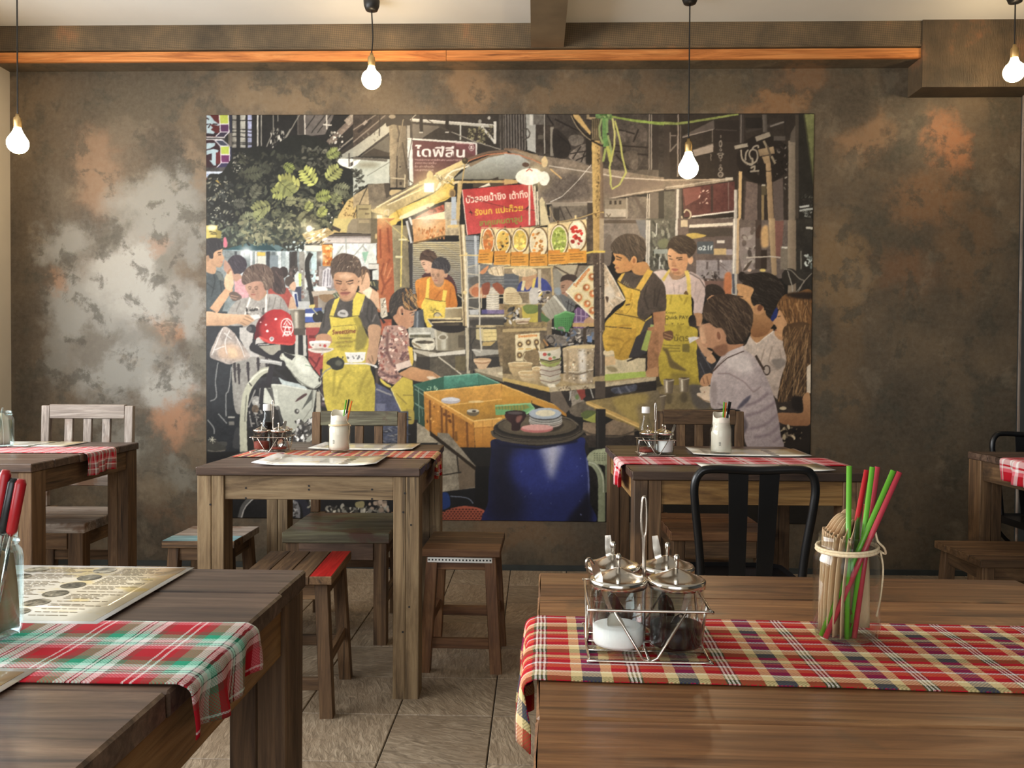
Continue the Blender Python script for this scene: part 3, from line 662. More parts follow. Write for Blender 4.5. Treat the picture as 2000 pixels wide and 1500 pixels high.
# ------------------------------------------------------------------ jars, straws, napkins, condiments
def jam_jar(label, c, r=.037, h=.122, glass='glass', twine=True, sc=1.0):
    o = thing('glass_jar', label, 'jar', (c[0], c[1], TOP+.0022), 0, 'glass jars holding straws and napkins')
    r *= sc; h *= sc
    lathe('glass_body', [(0, .004), (r*.80, .004), (r*.93, .007), (r, .018), (r, h*.74), (r*.97, h*.80), (r*.86, h*.85), (r*.84, h*.88), (r*.90, h*.885), (r*.90, h*.91), (r*.85, h*.915), (r*.85, h*.985), (r*.83, h), (r*.80, h*.99),
                         (r*.80, h*.88), (r*.93, h*.78), (r*.96, h*.74), (r*.96, .02), (r*.86, .010), (0, .009)], M[glass], o, 36)
    lathe('glass_base', [(r*.55, 0), (r*.86, 0), (r*.93, .007), (r*.80, .004), (r*.55, .003)], M[glass], o, 36)
    if twine:
        z = h*.86; rr_ = r*.90
        ring = [(rr_*math.cos(a), rr_*math.sin(a), z+.002*math.sin(a+1)) for a in np.linspace(0, 2*math.pi, 33)[:-1]]
        k = [tube_data(ring, .0020, 6, True), tube_data([(x, y, zz+.003) for x, y, zz in ring], .0018, 6, True)]
        k.append(tube_data(spline([(rr_, -.004, z), (rr_+.008, -.006, z-.004), (rr_+.004, -.012, z+.004), (rr_-.004, -.014, z+.012), (rr_-.006, -.012, z+.022)], 6), .0013, 6))
        k.append(tube_data(spline([(rr_+.002, -.006, z), (rr_+.004, -.010, z-.02), (rr_+.001, -.012, z-.05), (rr_-.003, -.011, z-.075)], 6), .0011, 6))
        multi('twine', k, M['twine'], o)
    return o
def straw(a, b, mat, label, group, r=.0030):
    a, b = Vector(a), Vector(b); d = b-a
    o = link(bpy.data.objects.new('drinking_straw', None)); o.empty_display_size = .02
    bpy.data.objects.remove(o)
    n = 10; t = d.normalized(); N = t.orthogonal().normalized(); B = t.cross(N); vs, fs = [], []
    for (q, rad) in ((0, r), (1, r), (1, r*.72), (0.86, r*.72)):
        for k in range(n):
            an = 2*math.pi*k/n; vs.append(d*q+(N*math.cos(an)+B*math.sin(an))*rad)
    for ring in range(3):
        for k in range(n): fs.append((ring*n+k, ring*n+(k+1) % n, (ring+1)*n+(k+1) % n, (ring+1)*n+k))
    fs.append(tuple(range(n))); fs.append(tuple(range(3*n, 4*n)))
    o = mobj('drinking_straw', vs, fs, mat, None, True, a); return tag(o, label, 'straw', group)
# --- straw jar on the warm brown table
JF = gp(1652, 1252, TOP); jam_jar('glass jar tied with twine holding green and red straws', JF)
def on(px, py, dy=0.0): return wp(px, py, JF[1]+dy)
GS = 'straws in the twine-tied jar'
for (t_, b_, m, dy, db, lab) in [((1658.7, 910), (1654, 1262), 'straw_green', -.012, -.02, 'upright green straw in the twine-tied jar'),
     ((1693, 918), (1630, 1256), 'straw_red', .012, .004, 'bright red straw leaning behind the upright green one'),
     ((1704, 912), (1661, 1258), 'straw_green', -.002, -.010, 'green straw leaning slightly between two red straws'),
     ((1714, 912), (1668, 1262), 'straw_pink', .006, -.016, 'rose red straw leaning slightly beside a green one'),
     ((1745, 919), (1604, 1243), 'straw_green', -.016, -.010, 'green straw leaning far over the twine'),
     ((1757, 922), (1612, 1248), 'straw_pink', -.020, -.018, 'rose red straw leaning farthest over the twine')]:
    A = on(b_[0], b_[1], db); A[2] = max(A[2], TOP+.009); straw(A, on(t_[0], t_[1], dy), M[m], lab, GS)
def napkin(c, ang, lean, w, h, z0, label, group, mat='napkin', bow=.012):
    vs, fs = [], []; n, m = 8, 8
    for i in range(n+1):
        for j in range(m+1):
            u = (i/n-.5)*w; v = j/m*h; b = bow*(1-(2*i/n-1)**2)
            top = v-(.012*(i/n-.3)**2*4 if j == m else 0)
            vs.append((u, b+lean*v+.01*(v/h)**2, top))
    for i in range(n):
        for j in range(m): a = i*(m+1)+j; fs.append((a, a+1, a+m+2, a+m+1))
    o = mobj('paper_napkin', vs, fs, M[mat], None, True, (c[0], c[1], z0)); o.rotation_euler = (0, 0, ang)
    sd = o.modifiers.new('thick', 'SOLIDIFY'); sd.thickness = .0009; return tag(o, label, 'napkin', group)
for k, an in enumerate((188, 197, 206, 215, 224, 234, 244, 3, 10)):
    a_ = math.radians(an); w_ = .046 if k < 7 else .030; q = (JF[0]+.003, JF[1]+.020-.001*k)
    if k < 7: w_ = min(w_, .030+.003*k)
    napkin((q[0]+math.cos(a_)*w_/2, q[1]+math.sin(a_)*w_/2), a_, .0, w_, .137-.0012*k if k < 7 else .139, TOP+.011, 'folded brown paper napkin in the twine-tied straw jar', 'brown paper napkins in the twine-tied jar', bow=.002)
def steel_bar(name, label, cat, a, b, w=.006, mat='chrome', group=None, bowl=True):
    a, b = Vector(a), Vector(b); d = b-a; L = d.length
    o = thing(name, label, cat, a, 0, group); o.rotation_mode = 'QUATERNION'; o.rotation_quaternion = Vector((0, 0, 1)).rotation_difference(d)
    vs, fs = [], []
    for z, hw in ((.03, w*.35), (L*.5, w*.4), (L*.85, w*.8), (L, w*.6)):
        vs += [(-hw, -.0008, z), (hw, -.0008, z), (hw, .0008, z), (-hw, .0008, z)]
    for k in range(3):
        for i in range(4): fs.append((k*4+i, k*4+(i+1) % 4, k*4+4+(i+1) % 4, k*4+4+i))
    fs += [(0, 1, 2, 3), (12, 13, 14, 15)]
    mobj('handle', vs, fs, M[mat], o)
    if bowl:
        bm = bmesh.new(); bmesh.ops.create_uvsphere(bm, u_segments=16, v_segments=8, radius=1)
        bmesh.ops.delete(bm, geom=[v for v in bm.verts if v.co.y < -.05], context='VERTS')
        for v in bm.verts: v.co = Vector((v.co.x*w*1.7, v.co.y*.005-.003, v.co.z*.018+.017))
        bm_obj('bowl', bm, M[mat], o, True)
    return o
steel_bar('table_spoon', 'steel spoon standing among the straws', 'spoon', (JF[0]-.015, JF[1]-.012, TOP+.012), on(1690, 985, .01), .008)

# --- jar with coloured-handled cutlery on the dark table
JE = gp(-26, 1250, TOP); jam_jar('pale blue glass jar of napkins on the green and red runner', JE, glass='bluish_glass', twine=False)
def handled(t_, b_, mat, label):
    a = wp(*b_, JE[1]-.01); a[2] = TOP+.012; e = wp(*t_, JE[1]); a = Vector(a); e = Vector(e); d = e-a; L = d.length
    o = thing('table_fork', label, 'fork', a, 0, 'forks with coloured handles'); o.rotation_mode = 'QUATERNION'; o.rotation_quaternion = Vector((0, 0, 1)).rotation_difference(d)
    tube('shaft', [(0, 0, 0), (0, 0, L*.66)], .0026, M['chrome'], o, 8)
    tube('handle', [(0, 0, L*.64), (0, 0, L*.66), (0, 0, L*.97), (0, 0, L)], [.004, .0058, .0062, .004], M[mat], o, 10)
handled((12, 918), (-40, 1235), 'straw_red', 'fork with red handle standing upright in the pale blue jar')
handled((28, 934), (-35, 1240), 'straw_black', 'fork with black handle in the pale blue jar')
handled((42, 936), (-15, 1240), 'straw_red', 'fork with red handle leaning beside the black one')
for k in range(5):
    napkin((JE[0]+.010+.004*k, JE[1]-.008+.002*k), math.radians(60+6*k), 0, .034, .098+.002*(k % 2), TOP+.011, 'folded brown paper napkin inside the pale blue jar', 'brown paper napkins in the pale blue jar', bow=.004)

# --- condiment caddies
def caddy(label, c, rz, n=2, pitch=.0625, loop=.167):
    o = thing('condiment_caddy', label, 'caddy', (c[0], c[1], TOP+.0024), rz, 'wire condiment caddies')
    s = pitch+.001; R = .0016
    def sq(z, s): return [tuple(p) for p in spline([(-s, -s+.008, z), (-s+.008, -s, z), (s-.008, -s, z), (s, -s+.008, z), (s, s-.008, z), (s-.008, s, z), (-s+.008, s, z), (-s, s-.008, z)], 3, True)]
    multi('base_frame', [tube_data(sq(.002, s), R, 6, True), tube_data([(-s, 0, .002), (s, 0, .002)], R, 6), tube_data([(0, -s, .002), (0, s, .002)], R, 6)]+[tube_data([(-s, y, .002), (s, y, .002)], R*.8, 6) for y in (-.03, .03)], M['wire'], o)
    tube('upper_rail', sq(.056, s), R, M['wire'], o, 6, True)
    V = []
    for a in range(4):
        ca, sa = math.cos(a*math.pi/2), math.sin(a*math.pi/2)
        def rot(p): return (p[0]*ca-p[1]*sa, p[0]*sa+p[1]*ca, p[2])
        V.append(tube_data([rot(p) for p in ((-s*.6, -s, .056), (-.008, -s, .006), (0, -s, .002), (.008, -s, .006), (s*.6, -s, .056))], R, 6))
    multi('side_braces', V, M['wire'], o)
    hp = [(0, 0, .002), (0.001, 0, .06), (-.002, .0, .115), (-.008, 0, .128), (-.010, 0, loop-.022), (-.006, 0, loop-.004), (0, 0, loop), (.006, 0, loop-.004), (.010, 0, loop-.022), (.008, 0, .128), (.002, 0, .115), (.003, 0, .06), (.003, 0, .004)]
    hp = [(x*.3, y, z) for x, y, z in hp]
    tube('handle', spline(hp, 5), .0018, M['wire'], o, 6); return o
def condiment(label, c, content, lvl, h=.078, r=.0295, lid=True, group='lidded condiment jars', z=TOP+.0048):
    o = thing('condiment_jar', label, 'jar', (c[0], c[1], z), 0, group)
    lathe('glass_body', [(0, .001), (r*.9, .001), (r*.97, .004), (r, .010), (r, h-.004), (r*1.01, h), (r*.95, h), (r*.94, .012), (r*.88, .009), (0, .009)], M['glass'], o, 32)
    if content: lathe('contents', [(0, .0095), (r*.88, .0095), (r*.935, .013), (r*.935, lvl), (r*.8, lvl+.0015), (0, lvl-.002 if content == 'sugar' else lvl+.001)], M[content], o, 28)
    if lid:
        l = lathe('lid', [(r*1.02, h-.006), (r*1.06, h-.006), (r*1.07, h+.001), (r*1.0, h+.003), (r*.93, h+.0025), (r*.5, h+.009), (r*.12, h+.0135), (0, h+.014)], M['chrome'], o, 36)
        k = lathe('knob', [(.0022, h+.012), (.0022, h+.020), (.0030, h+.022), (.0032, h+.027), (.0018, h+.029), (0, h+.029)], M['chrome'], None, 12); k.parent = l
    return o
C0 = gp(1256, 1262, TOP); caddy('wire caddy with four lidded jars on the checked runner', C0, math.radians(-1))
P_ = .0315
jar_at = {k: (C0[0]+sx*P_, C0[1]+sy*P_) for k, (sx, sy) in dict(fl=(-1, -1), fr=(1, -1), bl=(-1, 1), br=(1, 1)).items()}
condiment('lidded jar of white sugar at the front of the four-jar caddy', jar_at['fl'], 'sugar', .028)
condiment('lidded jar of dark sauce at the front of the four-jar caddy', jar_at['fr'], 'sauce', .031)
condiment('lidded jar behind the sugar jar in the four-jar caddy', jar_at['bl'], 'chili', .02)
condiment('lidded jar behind the dark sauce jar in the four-jar caddy', jar_at['br'], 'chili', .012)
def jspoon(k, dx0, dy0, dx1, dy1, zt, label, hook=False):
    x, y = jar_at[k]; a = (x+dx0, y+dy0, TOP+.016); b = (x+dx1, y+dy1, TOP+zt)
    o = steel_bar('condiment_spoon', label, 'spoon', a, b, .0055, 'chrome', 'small steel condiment spoons')
    if hook:
        L = (Vector(b)-Vector(a)).length; tube('hook', spline([(0, 0, L-.004), (-.002, -.001, L+.004), (-.006, -.003, L+.004), (-.009, -.004, L-.003)], 5), .0016, M['chrome'], o, 6)
jspoon('fl', .004, .004, -.029, -.012, .106, 'steel spoon hooked over the sugar jar', True)
jspoon('fr', -.006, -.006, .017, -.006, .084, 'steel spoon slanting in the dark sauce jar')
jspoon('bl', .002, .002, -.006, .006, .118, 'steel spoon standing up from the jar behind the sugar')
jspoon('br', .002, .002, -.014, .006, .118, 'steel spoon standing up from the jar behind the sauce')

def bottle(label, c, liquid, lvl, h=.172):
    o = thing('sauce_bottle', label, 'bottle', (c[0], c[1], TOP+.0045), 0, 'sauce bottles with white caps'); r = .024
    lathe('glass_body', [(0, 0), (r*.9, 0), (r, .004), (r, h*.50), (r*.95, h*.56), (r*.6, h*.68), (r*.50, h*.76), (r*.50, h*.90), (0, h*.90)], M['glass'], o, 28)
    lathe('contents', [(0, .002), (r*.88, .002), (r*.93, .005), (r*.93, min(lvl, h*.5))]+([(r*.86, h*.57), (r*.62, lvl)] if lvl > h*.5 else [])+[(0, lvl)], M[liquid], o, 24)
    lathe('cap', [(r*.62, h*.86), (r*.64, h*.865), (r*.64, h*.99), (r*.58, h), (0, h)], M['cap'], o, 24); return o
# on the pale-legged table
c = gp(528, 884, TOP); c[1] -= .0; caddy('small wire caddy beside the printed motorcycle', (c[0], c[1]+.03), 0, loop=.19)
cb = (c[0], c[1]+.03)
condiment('lidded jar of red chili in the small caddy', (cb[0]-.0315, cb[1]-.0315), 'chili', .036)
condiment('lidded jar with little left in it beside the red chili', (cb[0]+.0315, cb[1]-.0315), 'chili', .016)
condiment('lidded sugar jar behind the nearly empty jar', (cb[0]+.0315, cb[1]+.0315), 'sugar', .03)
bottle('white-capped bottle of dark sauce behind the chili jar', (cb[0]-.0315, cb[1]+.0315), 'sauce', .105)
x, y = cb[0]+.045, cb[1]-.035; steel_bar('condiment_spoon', 'steel spoon leaning out of the nearly empty jar', 'spoon', (x-.01, y, TOP+.02), (x+.016, y-.005, TOP+.118), .006, 'chrome', 'small steel condiment spoons')
# on the table with golden apron
c = gp(1282, 890, TOP); cc_ = (c[0], c[1]+.03); caddy('small wire caddy on the red and white runner', cc_, 0, loop=.19)
condiment('lidded sugar jar in the red and white runner caddy', (cc_[0]+.0315, cc_[1]-.0315), 'sugar', .05)
condiment('lidded jar of red flakes in the red and white runner caddy', (cc_[0]-.0315, cc_[1]-.0315), 'chili', .018)
condiment('lidded jar behind the sugar jar of the red and white runner caddy', (cc_[0]+.0315, cc_[1]+.0315), 'sugar', .03)
bottle('white-capped clear bottle in the red and white runner caddy', (cc_[0]-.0315, cc_[1]+.0315), 'chili', .02)
x, y = cc_[0]+.045, cc_[1]-.035; steel_bar('condiment_spoon', 'steel spoon leaning out of the white sugar jar', 'spoon', (x-.012, y, TOP+.02), (x+.02, y-.005, TOP+.115), .006, 'chrome', 'small steel condiment spoons')

def napkin_roll_jar(px, py, label, rolllabel, straws, grp, tw=True):
    c = gp(px, py, TOP); c[1] += .035
    o = jam_jar(label, c, .041, .118, 'glass', tw)
    r = .037; vs, fs = [], []; n, m = 36, 8
    for j in range(m+1):
        for i in range(n+1):
            a = 2*math.pi*i/n*1.06-2.2; rad = (r-.0015*i/n)*(1 if j < 5 else (1-.10*(j-4)/4)); z = .011+(.135+.012*math.sin(a*1.0))*j/m
            if j == m: z += .004*math.sin(a*3)
            rad = rad*(.80 if .80 < (z/.118) < .93 else (.92 if z/.118 >= .93 else 1))
            vs.append((rad*math.cos(a), rad*math.sin(a), z))
    for j in range(m):
        for i in range(n): k = j*(n+1)+i; fs.append((k, k+1, k+n+2, k+n+1))
    q = mobj('napkin_bundle', vs, fs, M['paperwhite'], None, True, (c[0], c[1], TOP+.0022)); sd = q.modifiers.new('thick', 'SOLIDIFY'); sd.thickness = .0012
    tag(q, rolllabel, 'napkins', 'rolled napkin bundles in jars')
    # small printed recycling-like mark on the paper
    mk = []
    for k in range(3):
        a = 2*math.pi*k/3+math.pi/2; mk.append(tube_data([(.0035*math.cos(a)-.012, -.0362, .044+.0035*math.sin(a)), (.0035*math.cos(a+1.6)-.012, -.0362, .044+.0035*math.sin(a+1.6))], .0007, 5))
    mk.append(tube_data([(-.0155, -.0362, .0375), (-.0085, -.0362, .0375)], .0007, 5)); mk.append(tube_data([(-.015, -.0362, .0355), (-.009, -.0362, .0355)], .0006, 5))
    e = multi('printed_mark', mk, M['ink'], q)
    for k, (dx, tx, mm, ln, lab) in enumerate(straws):
        straw((c[0]+dx*.3, c[1]+.004*k-.006, TOP+.02), (c[0]+tx, c[1]+.002*k, TOP+ln), M[mm], lab, grp)
    return c
napkin_roll_jar(658, 886, 'twine-tied jar stuffed with cream napkins on the pale-legged table', 'cream napkins rolled in the jar in front of the green-backed chair',
    [(.0, .026, 'straw_green', .196, 'green straw in the napkin jar before the green-backed chair'), (.01, .036, 'straw_black', .198, 'black straw in the napkin jar before the green-backed chair'), (.02, .046, 'straw_orange', .192, 'orange straw in the napkin jar before the green-backed chair')], 'straws in the pale-legged table jar')
napkin_roll_jar(1412, 890, 'jar stuffed with cream napkins on the red and white runner', 'cream napkins rolled in the jar on the red and white runner',
    [(.0, .010, 'straw_green', .196, 'green straw in the napkin jar on the red and white runner'), (.006, .018, 'straw_orange', .194, 'orange straw in the napkin jar on the red and white runner'), (.012, .030, 'straw_black', .198, 'black straw in the napkin jar on the red and white runner'), (.018, .036, 'straw_black', .196, 'second black straw in the napkin jar on the red and white runner')], 'straws in the red and white runner jar', False)
c = gp(-8, 876, TOP); jam_jar('jar with napkins and straws on the corner table', (c[0], c[1]+.03), .045, .14, 'bluish_glass', False)
cj = (c[0], c[1]+.03)
for k in range(4): napkin((cj[0]-.004+.008*k, cj[1]-.012+.006*k), math.radians(50+14*k), 0, .04, .125, TOP+.011, 'folded cream napkin in the corner table jar', 'cream napkins in the corner table jar', 'paperwhite', .006)
for k in range(3): straw((cj[0]-.02+.01*k, cj[1]-.02, TOP+.012), (cj[0]-.012+.011*k, cj[1]-.012+.004*k, TOP+.155), M['straw_red' if k == 0 else 'bluish_glass'], ('red straw in the corner table jar', 'clear straw beside the red one in the corner table jar', 'clear straw beside the napkins in the corner table jar')[k], 'straws in the corner table jar')
# ------------------------------------------------------------------ the printed street-market mural (a flat print, painted into the colours of its own fine mesh)
SS = 2; MX0, MY0, MW, MH = 400, 218, 1194, 812
CV = np.zeros((MH*SS, MW*SS, 3), np.float32); CV[:] = (34, 32, 30)
RNG = np.random.RandomState(7); prng = random.Random(7)
ORG_ = [0., 0., 1.]
def O(x, y, s): ORG_[:] = [x, y, s]
def T_(p): return ((ORG_[0]+p[0]*ORG_[2]-MX0)*SS, (ORG_[1]+p[1]*ORG_[2]-MY0)*SS)
def vnoise(h, w, cell):
    gh, gw = int(h/cell)+3, int(w/cell)+3; g = RNG.rand(gh, gw).astype(np.float32)
    y = np.arange(h)/cell; x = np.arange(w)/cell; yi = y.astype(int); xi = x.astype(int)
    fy = (y-yi)[:, None]; fx = (x-xi)[None]; fy = fy*fy*(3-2*fy); fx = fx*fx*(3-2*fx)
    a = g[yi][:, xi]; b = g[yi][:, xi+1]; c = g[yi+1][:, xi]; d = g[yi+1][:, xi+1]
    return (a*(1-fx)+b*fx)*(1-fy)+(c*(1-fx)+d*fx)*fy
NZ1 = sum(vnoise(MH*SS, MW*SS, c)*w for c, w in ((40, .4), (18, .3), (8, .2), (4, .1)))-.5
NZ2 = sum(vnoise(MH*SS, MW*SS, c)*w for c, w in ((10, .35), (5, .35), (2.5, .3)))-.5
def fillmask(P):
    P = np.asarray(P, float); x0 = max(int(P[:, 0].min())-1, 0); x1 = min(int(P[:, 0].max())+2, MW*SS); y0 = max(int(P[:, 1].min())-1, 0); y1 = min(int(P[:, 1].max())+2, MH*SS)
    if x1 <= x0 or y1 <= y0: return None
    tg = np.zeros((y1-y0, x1-x0+1), np.int32); n = len(P)
    for i in range(n):
        ax, ay = P[i]; bx, by = P[(i+1) % n]
        if ay == by: continue
        if ay > by: ax, ay, bx, by = bx, by, ax, ay
        r0_, r1_ = max(math.ceil(ay-.5), y0), min(math.ceil(by-.5), y1)
        if r1_ <= r0_: continue
        rows = np.arange(r0_, r1_); xs = ax+(rows+.5-ay)*(bx-ax)/(by-ay)
        np.add.at(tg, (rows-y0, np.clip(np.ceil(xs-.5).astype(int)-x0, 0, x1-x0)), 1)
    return x0, y0, (np.cumsum(tg, 1)[:, :-1] % 2).astype(np.float32)
def blur(m, r):
    r = max(1, int(r)); k = 2*r+1
    for ax in (0, 1):
        for _ in range(2):
            pad = [(0, 0), (0, 0)]; pad[ax] = (r+1, r); c = np.cumsum(np.pad(m, pad, mode='edge'), axis=ax)
            m = (c[k:]-c[:-k])/k if ax == 0 else (c[:, k:]-c[:, :-k])/k
    return m
CLIP = [None]
def comp(mk, col, a=1., g=None, nz=.0, soft=0, add=False):
    """lay a mask on the canvas; g=(colour2, dx, dy) shades the fill from col to colour2 along a direction"""
    if mk is None: return None
    x0, y0, m = mk
    if soft:
        r = int(soft*ORG_[2]*SS); q = 2*r+2; X0_, Y0_ = max(x0-q, 0), max(y0-q, 0); X1_, Y1_ = min(x0+m.shape[1]+q, MW*SS), min(y0+m.shape[0]+q, MH*SS)
        M2 = np.zeros((Y1_-Y0_, X1_-X0_), np.float32); M2[y0-Y0_:y0-Y0_+m.shape[0], x0-X0_:x0-X0_+m.shape[1]] = m; m = blur(M2, r); x0, y0 = X0_, Y0_
    h, w = m.shape; mm = m*a
    if CLIP[0] is not None:
        cx, cy, cm = CLIP[0]; z = np.zeros_like(mm)
        ax, ay, bx, by = max(cx, x0), max(cy, y0), min(cx+cm.shape[1], x0+w), min(cy+cm.shape[0], y0+h)
        if bx <= ax or by <= ay: return None
        z[ay-y0:by-y0, ax-x0:bx-x0] = cm[ay-cy:by-cy, ax-cx:bx-cx]; mm = mm*z
    c = np.array(col, np.float32)[None, None]
    if g is not None:
        c2, dx, dy = g; yy, xx = np.mgrid[0:h, 0:w]; t = xx/max(w-1, 1)*dx+yy/max(h-1, 1)*dy
        if dx < 0: t = t-dx
        if dy < 0: t = t-dy
        t = np.clip(t/(abs(dx)+abs(dy)), 0, 1)[..., None]; c = c*(1-t)+np.array(c2, np.float32)*t
    if nz: c = c*(1+nz*3*NZ1[y0:y0+h, x0:x0+w, None]+nz*2*NZ2[y0:y0+h, x0:x0+w, None])
    V = CV[y0:y0+h, x0:x0+w]
    if add: V += c*mm[..., None]
    else: V += (c-V)*mm[..., None]
    return (x0, y0, m)
def p(pts, col, **k): return comp(fillmask([T_(q) for q in pts]), col, **k)
def s(pts, col, **k): return comp(fillmask([T_(q) for q in spline(pts, 6, True)]), col, **k)
def r(x0, y0, x1, y1, col, **k): return p([(x0, y0), (x1, y0), (x1, y1), (x0, y1)], col, **k)
def e(cx, cy, rx, ry, col, rot=0, **k):
    n = 28 if rx*ORG_[2] > 3 else 12; c_, s_ = math.cos(math.radians(rot)), math.sin(math.radians(rot))
    return p([(cx+rx*math.cos(a)*c_-ry*math.sin(a)*s_, cy+rx*math.cos(a)*s_+ry*math.sin(a)*c_) for a in np.linspace(0, 2*math.pi, n+1)[:-1]], col, **k)
def l(pts, w, col, sp=False, **k):
    P = spline(pts, 6) if sp else pts
    P = [np.array(q, float) for q in P]; L, R = [], []; n = len(P); W = w if isinstance(w, (list, tuple)) else [w]*2
    for i in range(n):
        a = P[max(i-1, 0)]; b = P[min(i+1, n-1)]; d = b-a; d = d/(np.hypot(*d)+1e-9); nn = np.array([-d[1], d[0]]); ww = (W[0]+(W[-1]-W[0])*i/max(n-1, 1))/2
        L.append(P[i]+nn*ww); R.append(P[i]-nn*ww)
    m = None
    Q = [T_(q) for q in L+R[::-1]]
    if n == 2 or True:
        xs = np.array(Q); mk = None
        # union of quads (avoids holes where a stroke bends back)
        x0 = max(int(xs[:, 0].min())-1, 0); y0 = max(int(xs[:, 1].min())-1, 0); x1 = min(int(xs[:, 0].max())+2, MW*SS); y1 = min(int(xs[:, 1].max())+2, MH*SS)
        if x1 <= x0 or y1 <= y0: return None
        U = np.zeros((y1-y0, x1-x0), np.float32)
        for i in range(n-1):
            f = fillmask([T_(L[i]), T_(L[i+1]), T_(R[i+1]), T_(R[i])])
            if f is None: continue
            fx, fy, fm = f; ax, ay, bx, by = max(fx, x0), max(fy, y0), min(fx+fm.shape[1], x1), min(fy+fm.shape[0], y1)
            if bx > ax and by > ay: U[ay-y0:by-y0, ax-x0:bx-x0] = np.maximum(U[ay-y0:by-y0, ax-x0:bx-x0], fm[ay-fy:by-fy, ax-fx:bx-fx])
        return comp((x0, y0, U), col, **k)
def ls(list_, w, col, **k):
    for q in list_: l(q, w, col, **k)
def glow(cx, cy, rad, col, a=1.):
    x, y = T_((cx, cy)); R_ = rad*ORG_[2]*SS; x0, y0, x1, y1 = max(int(x-R_), 0), max(int(y-R_), 0), min(int(x+R_), MW*SS), min(int(y+R_), MH*SS)
    if x1 <= x0 or y1 <= y0: return
    yy, xx = np.mgrid[y0:y1, x0:x1]; d = np.sqrt((xx-x)**2+(yy-y)**2)/R_; m = np.clip(1-d, 0, 1)**2*a
    V = CV[y0:y1, x0:x1]; V += (np.array(col, np.float32)-V)*m[..., None]
class clip:
    def __init__(s_, m): s_.m = m
    def __enter__(s_): s_.o = CLIP[0]; CLIP[0] = s_.m
    def __exit__(s_, *a): CLIP[0] = s_.o
def scat(x0, y0, x1, y1, n, cols, sz, el=.5, rot=None, a=1., dens=None):
    """n small strokes over a rectangle"""
    for _ in range(n):
        x, y = prng.uniform(x0, x1), prng.uniform(y0, y1)
        c = prng.choice(cols); q = prng.uniform(*sz); k = prng.uniform(.75, 1.2)
        e(x, y, q, q*el*prng.uniform(.7, 1.3), [v*k for v in c], prng.uniform(0, 180) if rot is None else rot+prng.uniform(-25, 25), a=a)
def fern(x, y, L, ang, col, n=6, wd=.55):
    ca, sa = math.cos(math.radians(ang)), math.sin(math.radians(ang))
    for i in range(n):
        t = (i+.6)/n; q = L*wd*(1-abs(t-.45)*.9)
        for sg in (-1, 1):
            a2 = ang+sg*62; cx, cy = x+ca*L*t+math.cos(math.radians(a2))*q*.5, y+sa*L*t+math.sin(math.radians(a2))*q*.5
            k = prng.uniform(.8, 1.12); e(cx, cy, q*.52, L*.075, [v*k for v in col], a2)
    l([(x, y), (x+ca*L, y+sa*L)], L*.03, [v*.55 for v in col])
def hair(mk, x0, y0, x1, y1, n, cols, ang, ln, w=6, a=.7):
    if mk is None: return
    with clip(mk):
        for _ in range(n):
            x, y = prng.uniform(x0, x1), prng.uniform(y0, y1); t = math.radians(ang+prng.uniform(-25, 25)); L = ln*prng.uniform(.5, 1.2)
            l([(x, y), (x+math.cos(t)*L*.5, y+math.sin(t)*L*.5+L*.06), (x+math.cos(t)*L, y+math.sin(t)*L+L*.2)], [w, w*.3], prng.choice(cols), a=a)
def text(body, x, y, w, h, col, rot=0., bold=.0, shear=0.):
    """lettering: x,y is the left end of the base line, w the length, h the cap height"""
    cu = bpy.data.curves.new('lettering', 'FONT'); cu.body = body; cu.offset = bold; cu.resolution_u = 2
    ob = bpy.data.objects.new('lettering', cu); COL.objects.link(ob); dg = bpy.context.evaluated_depsgraph_get(); ev = ob.evaluated_get(dg); me = ev.to_mesh(); me.calc_loop_triangles()
    V = np.array([v.co[:2] for v in me.vertices]); F = [tuple(t.vertices) for t in me.loop_triangles]; ev.to_mesh_clear()
    bpy.data.objects.remove(ob); bpy.data.curves.remove(cu)
    if len(V) == 0: return
    V[:, 0] -= V[:, 0].min(); sx = w/max(V[:, 0].max(), 1e-6); sy = h/.70
    X = V[:, 0]*sx+V[:, 1]*sy*shear; Y = -V[:, 1]*sy; a = math.radians(rot); Xr = x+X*math.cos(a)-Y*math.sin(a); Yr = y+X*math.sin(a)+Y*math.cos(a)
    pts = np.array([T_(q) for q in zip(Xr, Yr)]); x0 = max(int(pts[:, 0].min())-2, 0); y0 = max(int(pts[:, 1].min())-2, 0); x1 = min(int(pts[:, 0].max())+3, MW*SS); y1 = min(int(pts[:, 1].max())+3, MH*SS)
    if x1 <= x0 or y1 <= y0: return
    K = 3; U = np.zeros(((y1-y0)*K, (x1-x0)*K), np.float32); q = (pts-np.array([x0, y0]))*K
    for f in F:
        t = q[list(f)]; ax, bx = int(max(t[:, 0].min(), 0)), int(min(t[:, 0].max()+2, U.shape[1])); ay, by = int(max(t[:, 1].min(), 0)), int(min(t[:, 1].max()+2, U.shape[0]))
        if bx <= ax or by <= ay: continue
        yy, xx = np.mgrid[ay:by, ax:bx]; d = []
        for i in range(3):
            u, v = t[i], t[(i+1) % 3]; d.append((v[0]-u[0])*(yy+.5-u[1])-(v[1]-u[1])*(xx+.5-u[0]))
        ins = ((d[0] >= 0) & (d[1] >= 0) & (d[2] >= 0)) | ((d[0] <= 0) & (d[1] <= 0) & (d[2] <= 0)); U[ay:by, ax:bx] = np.maximum(U[ay:by, ax:bx], ins)
    m = U.reshape(y1-y0, K, x1-x0, K).mean((1, 3)); comp((x0, y0, m), col)
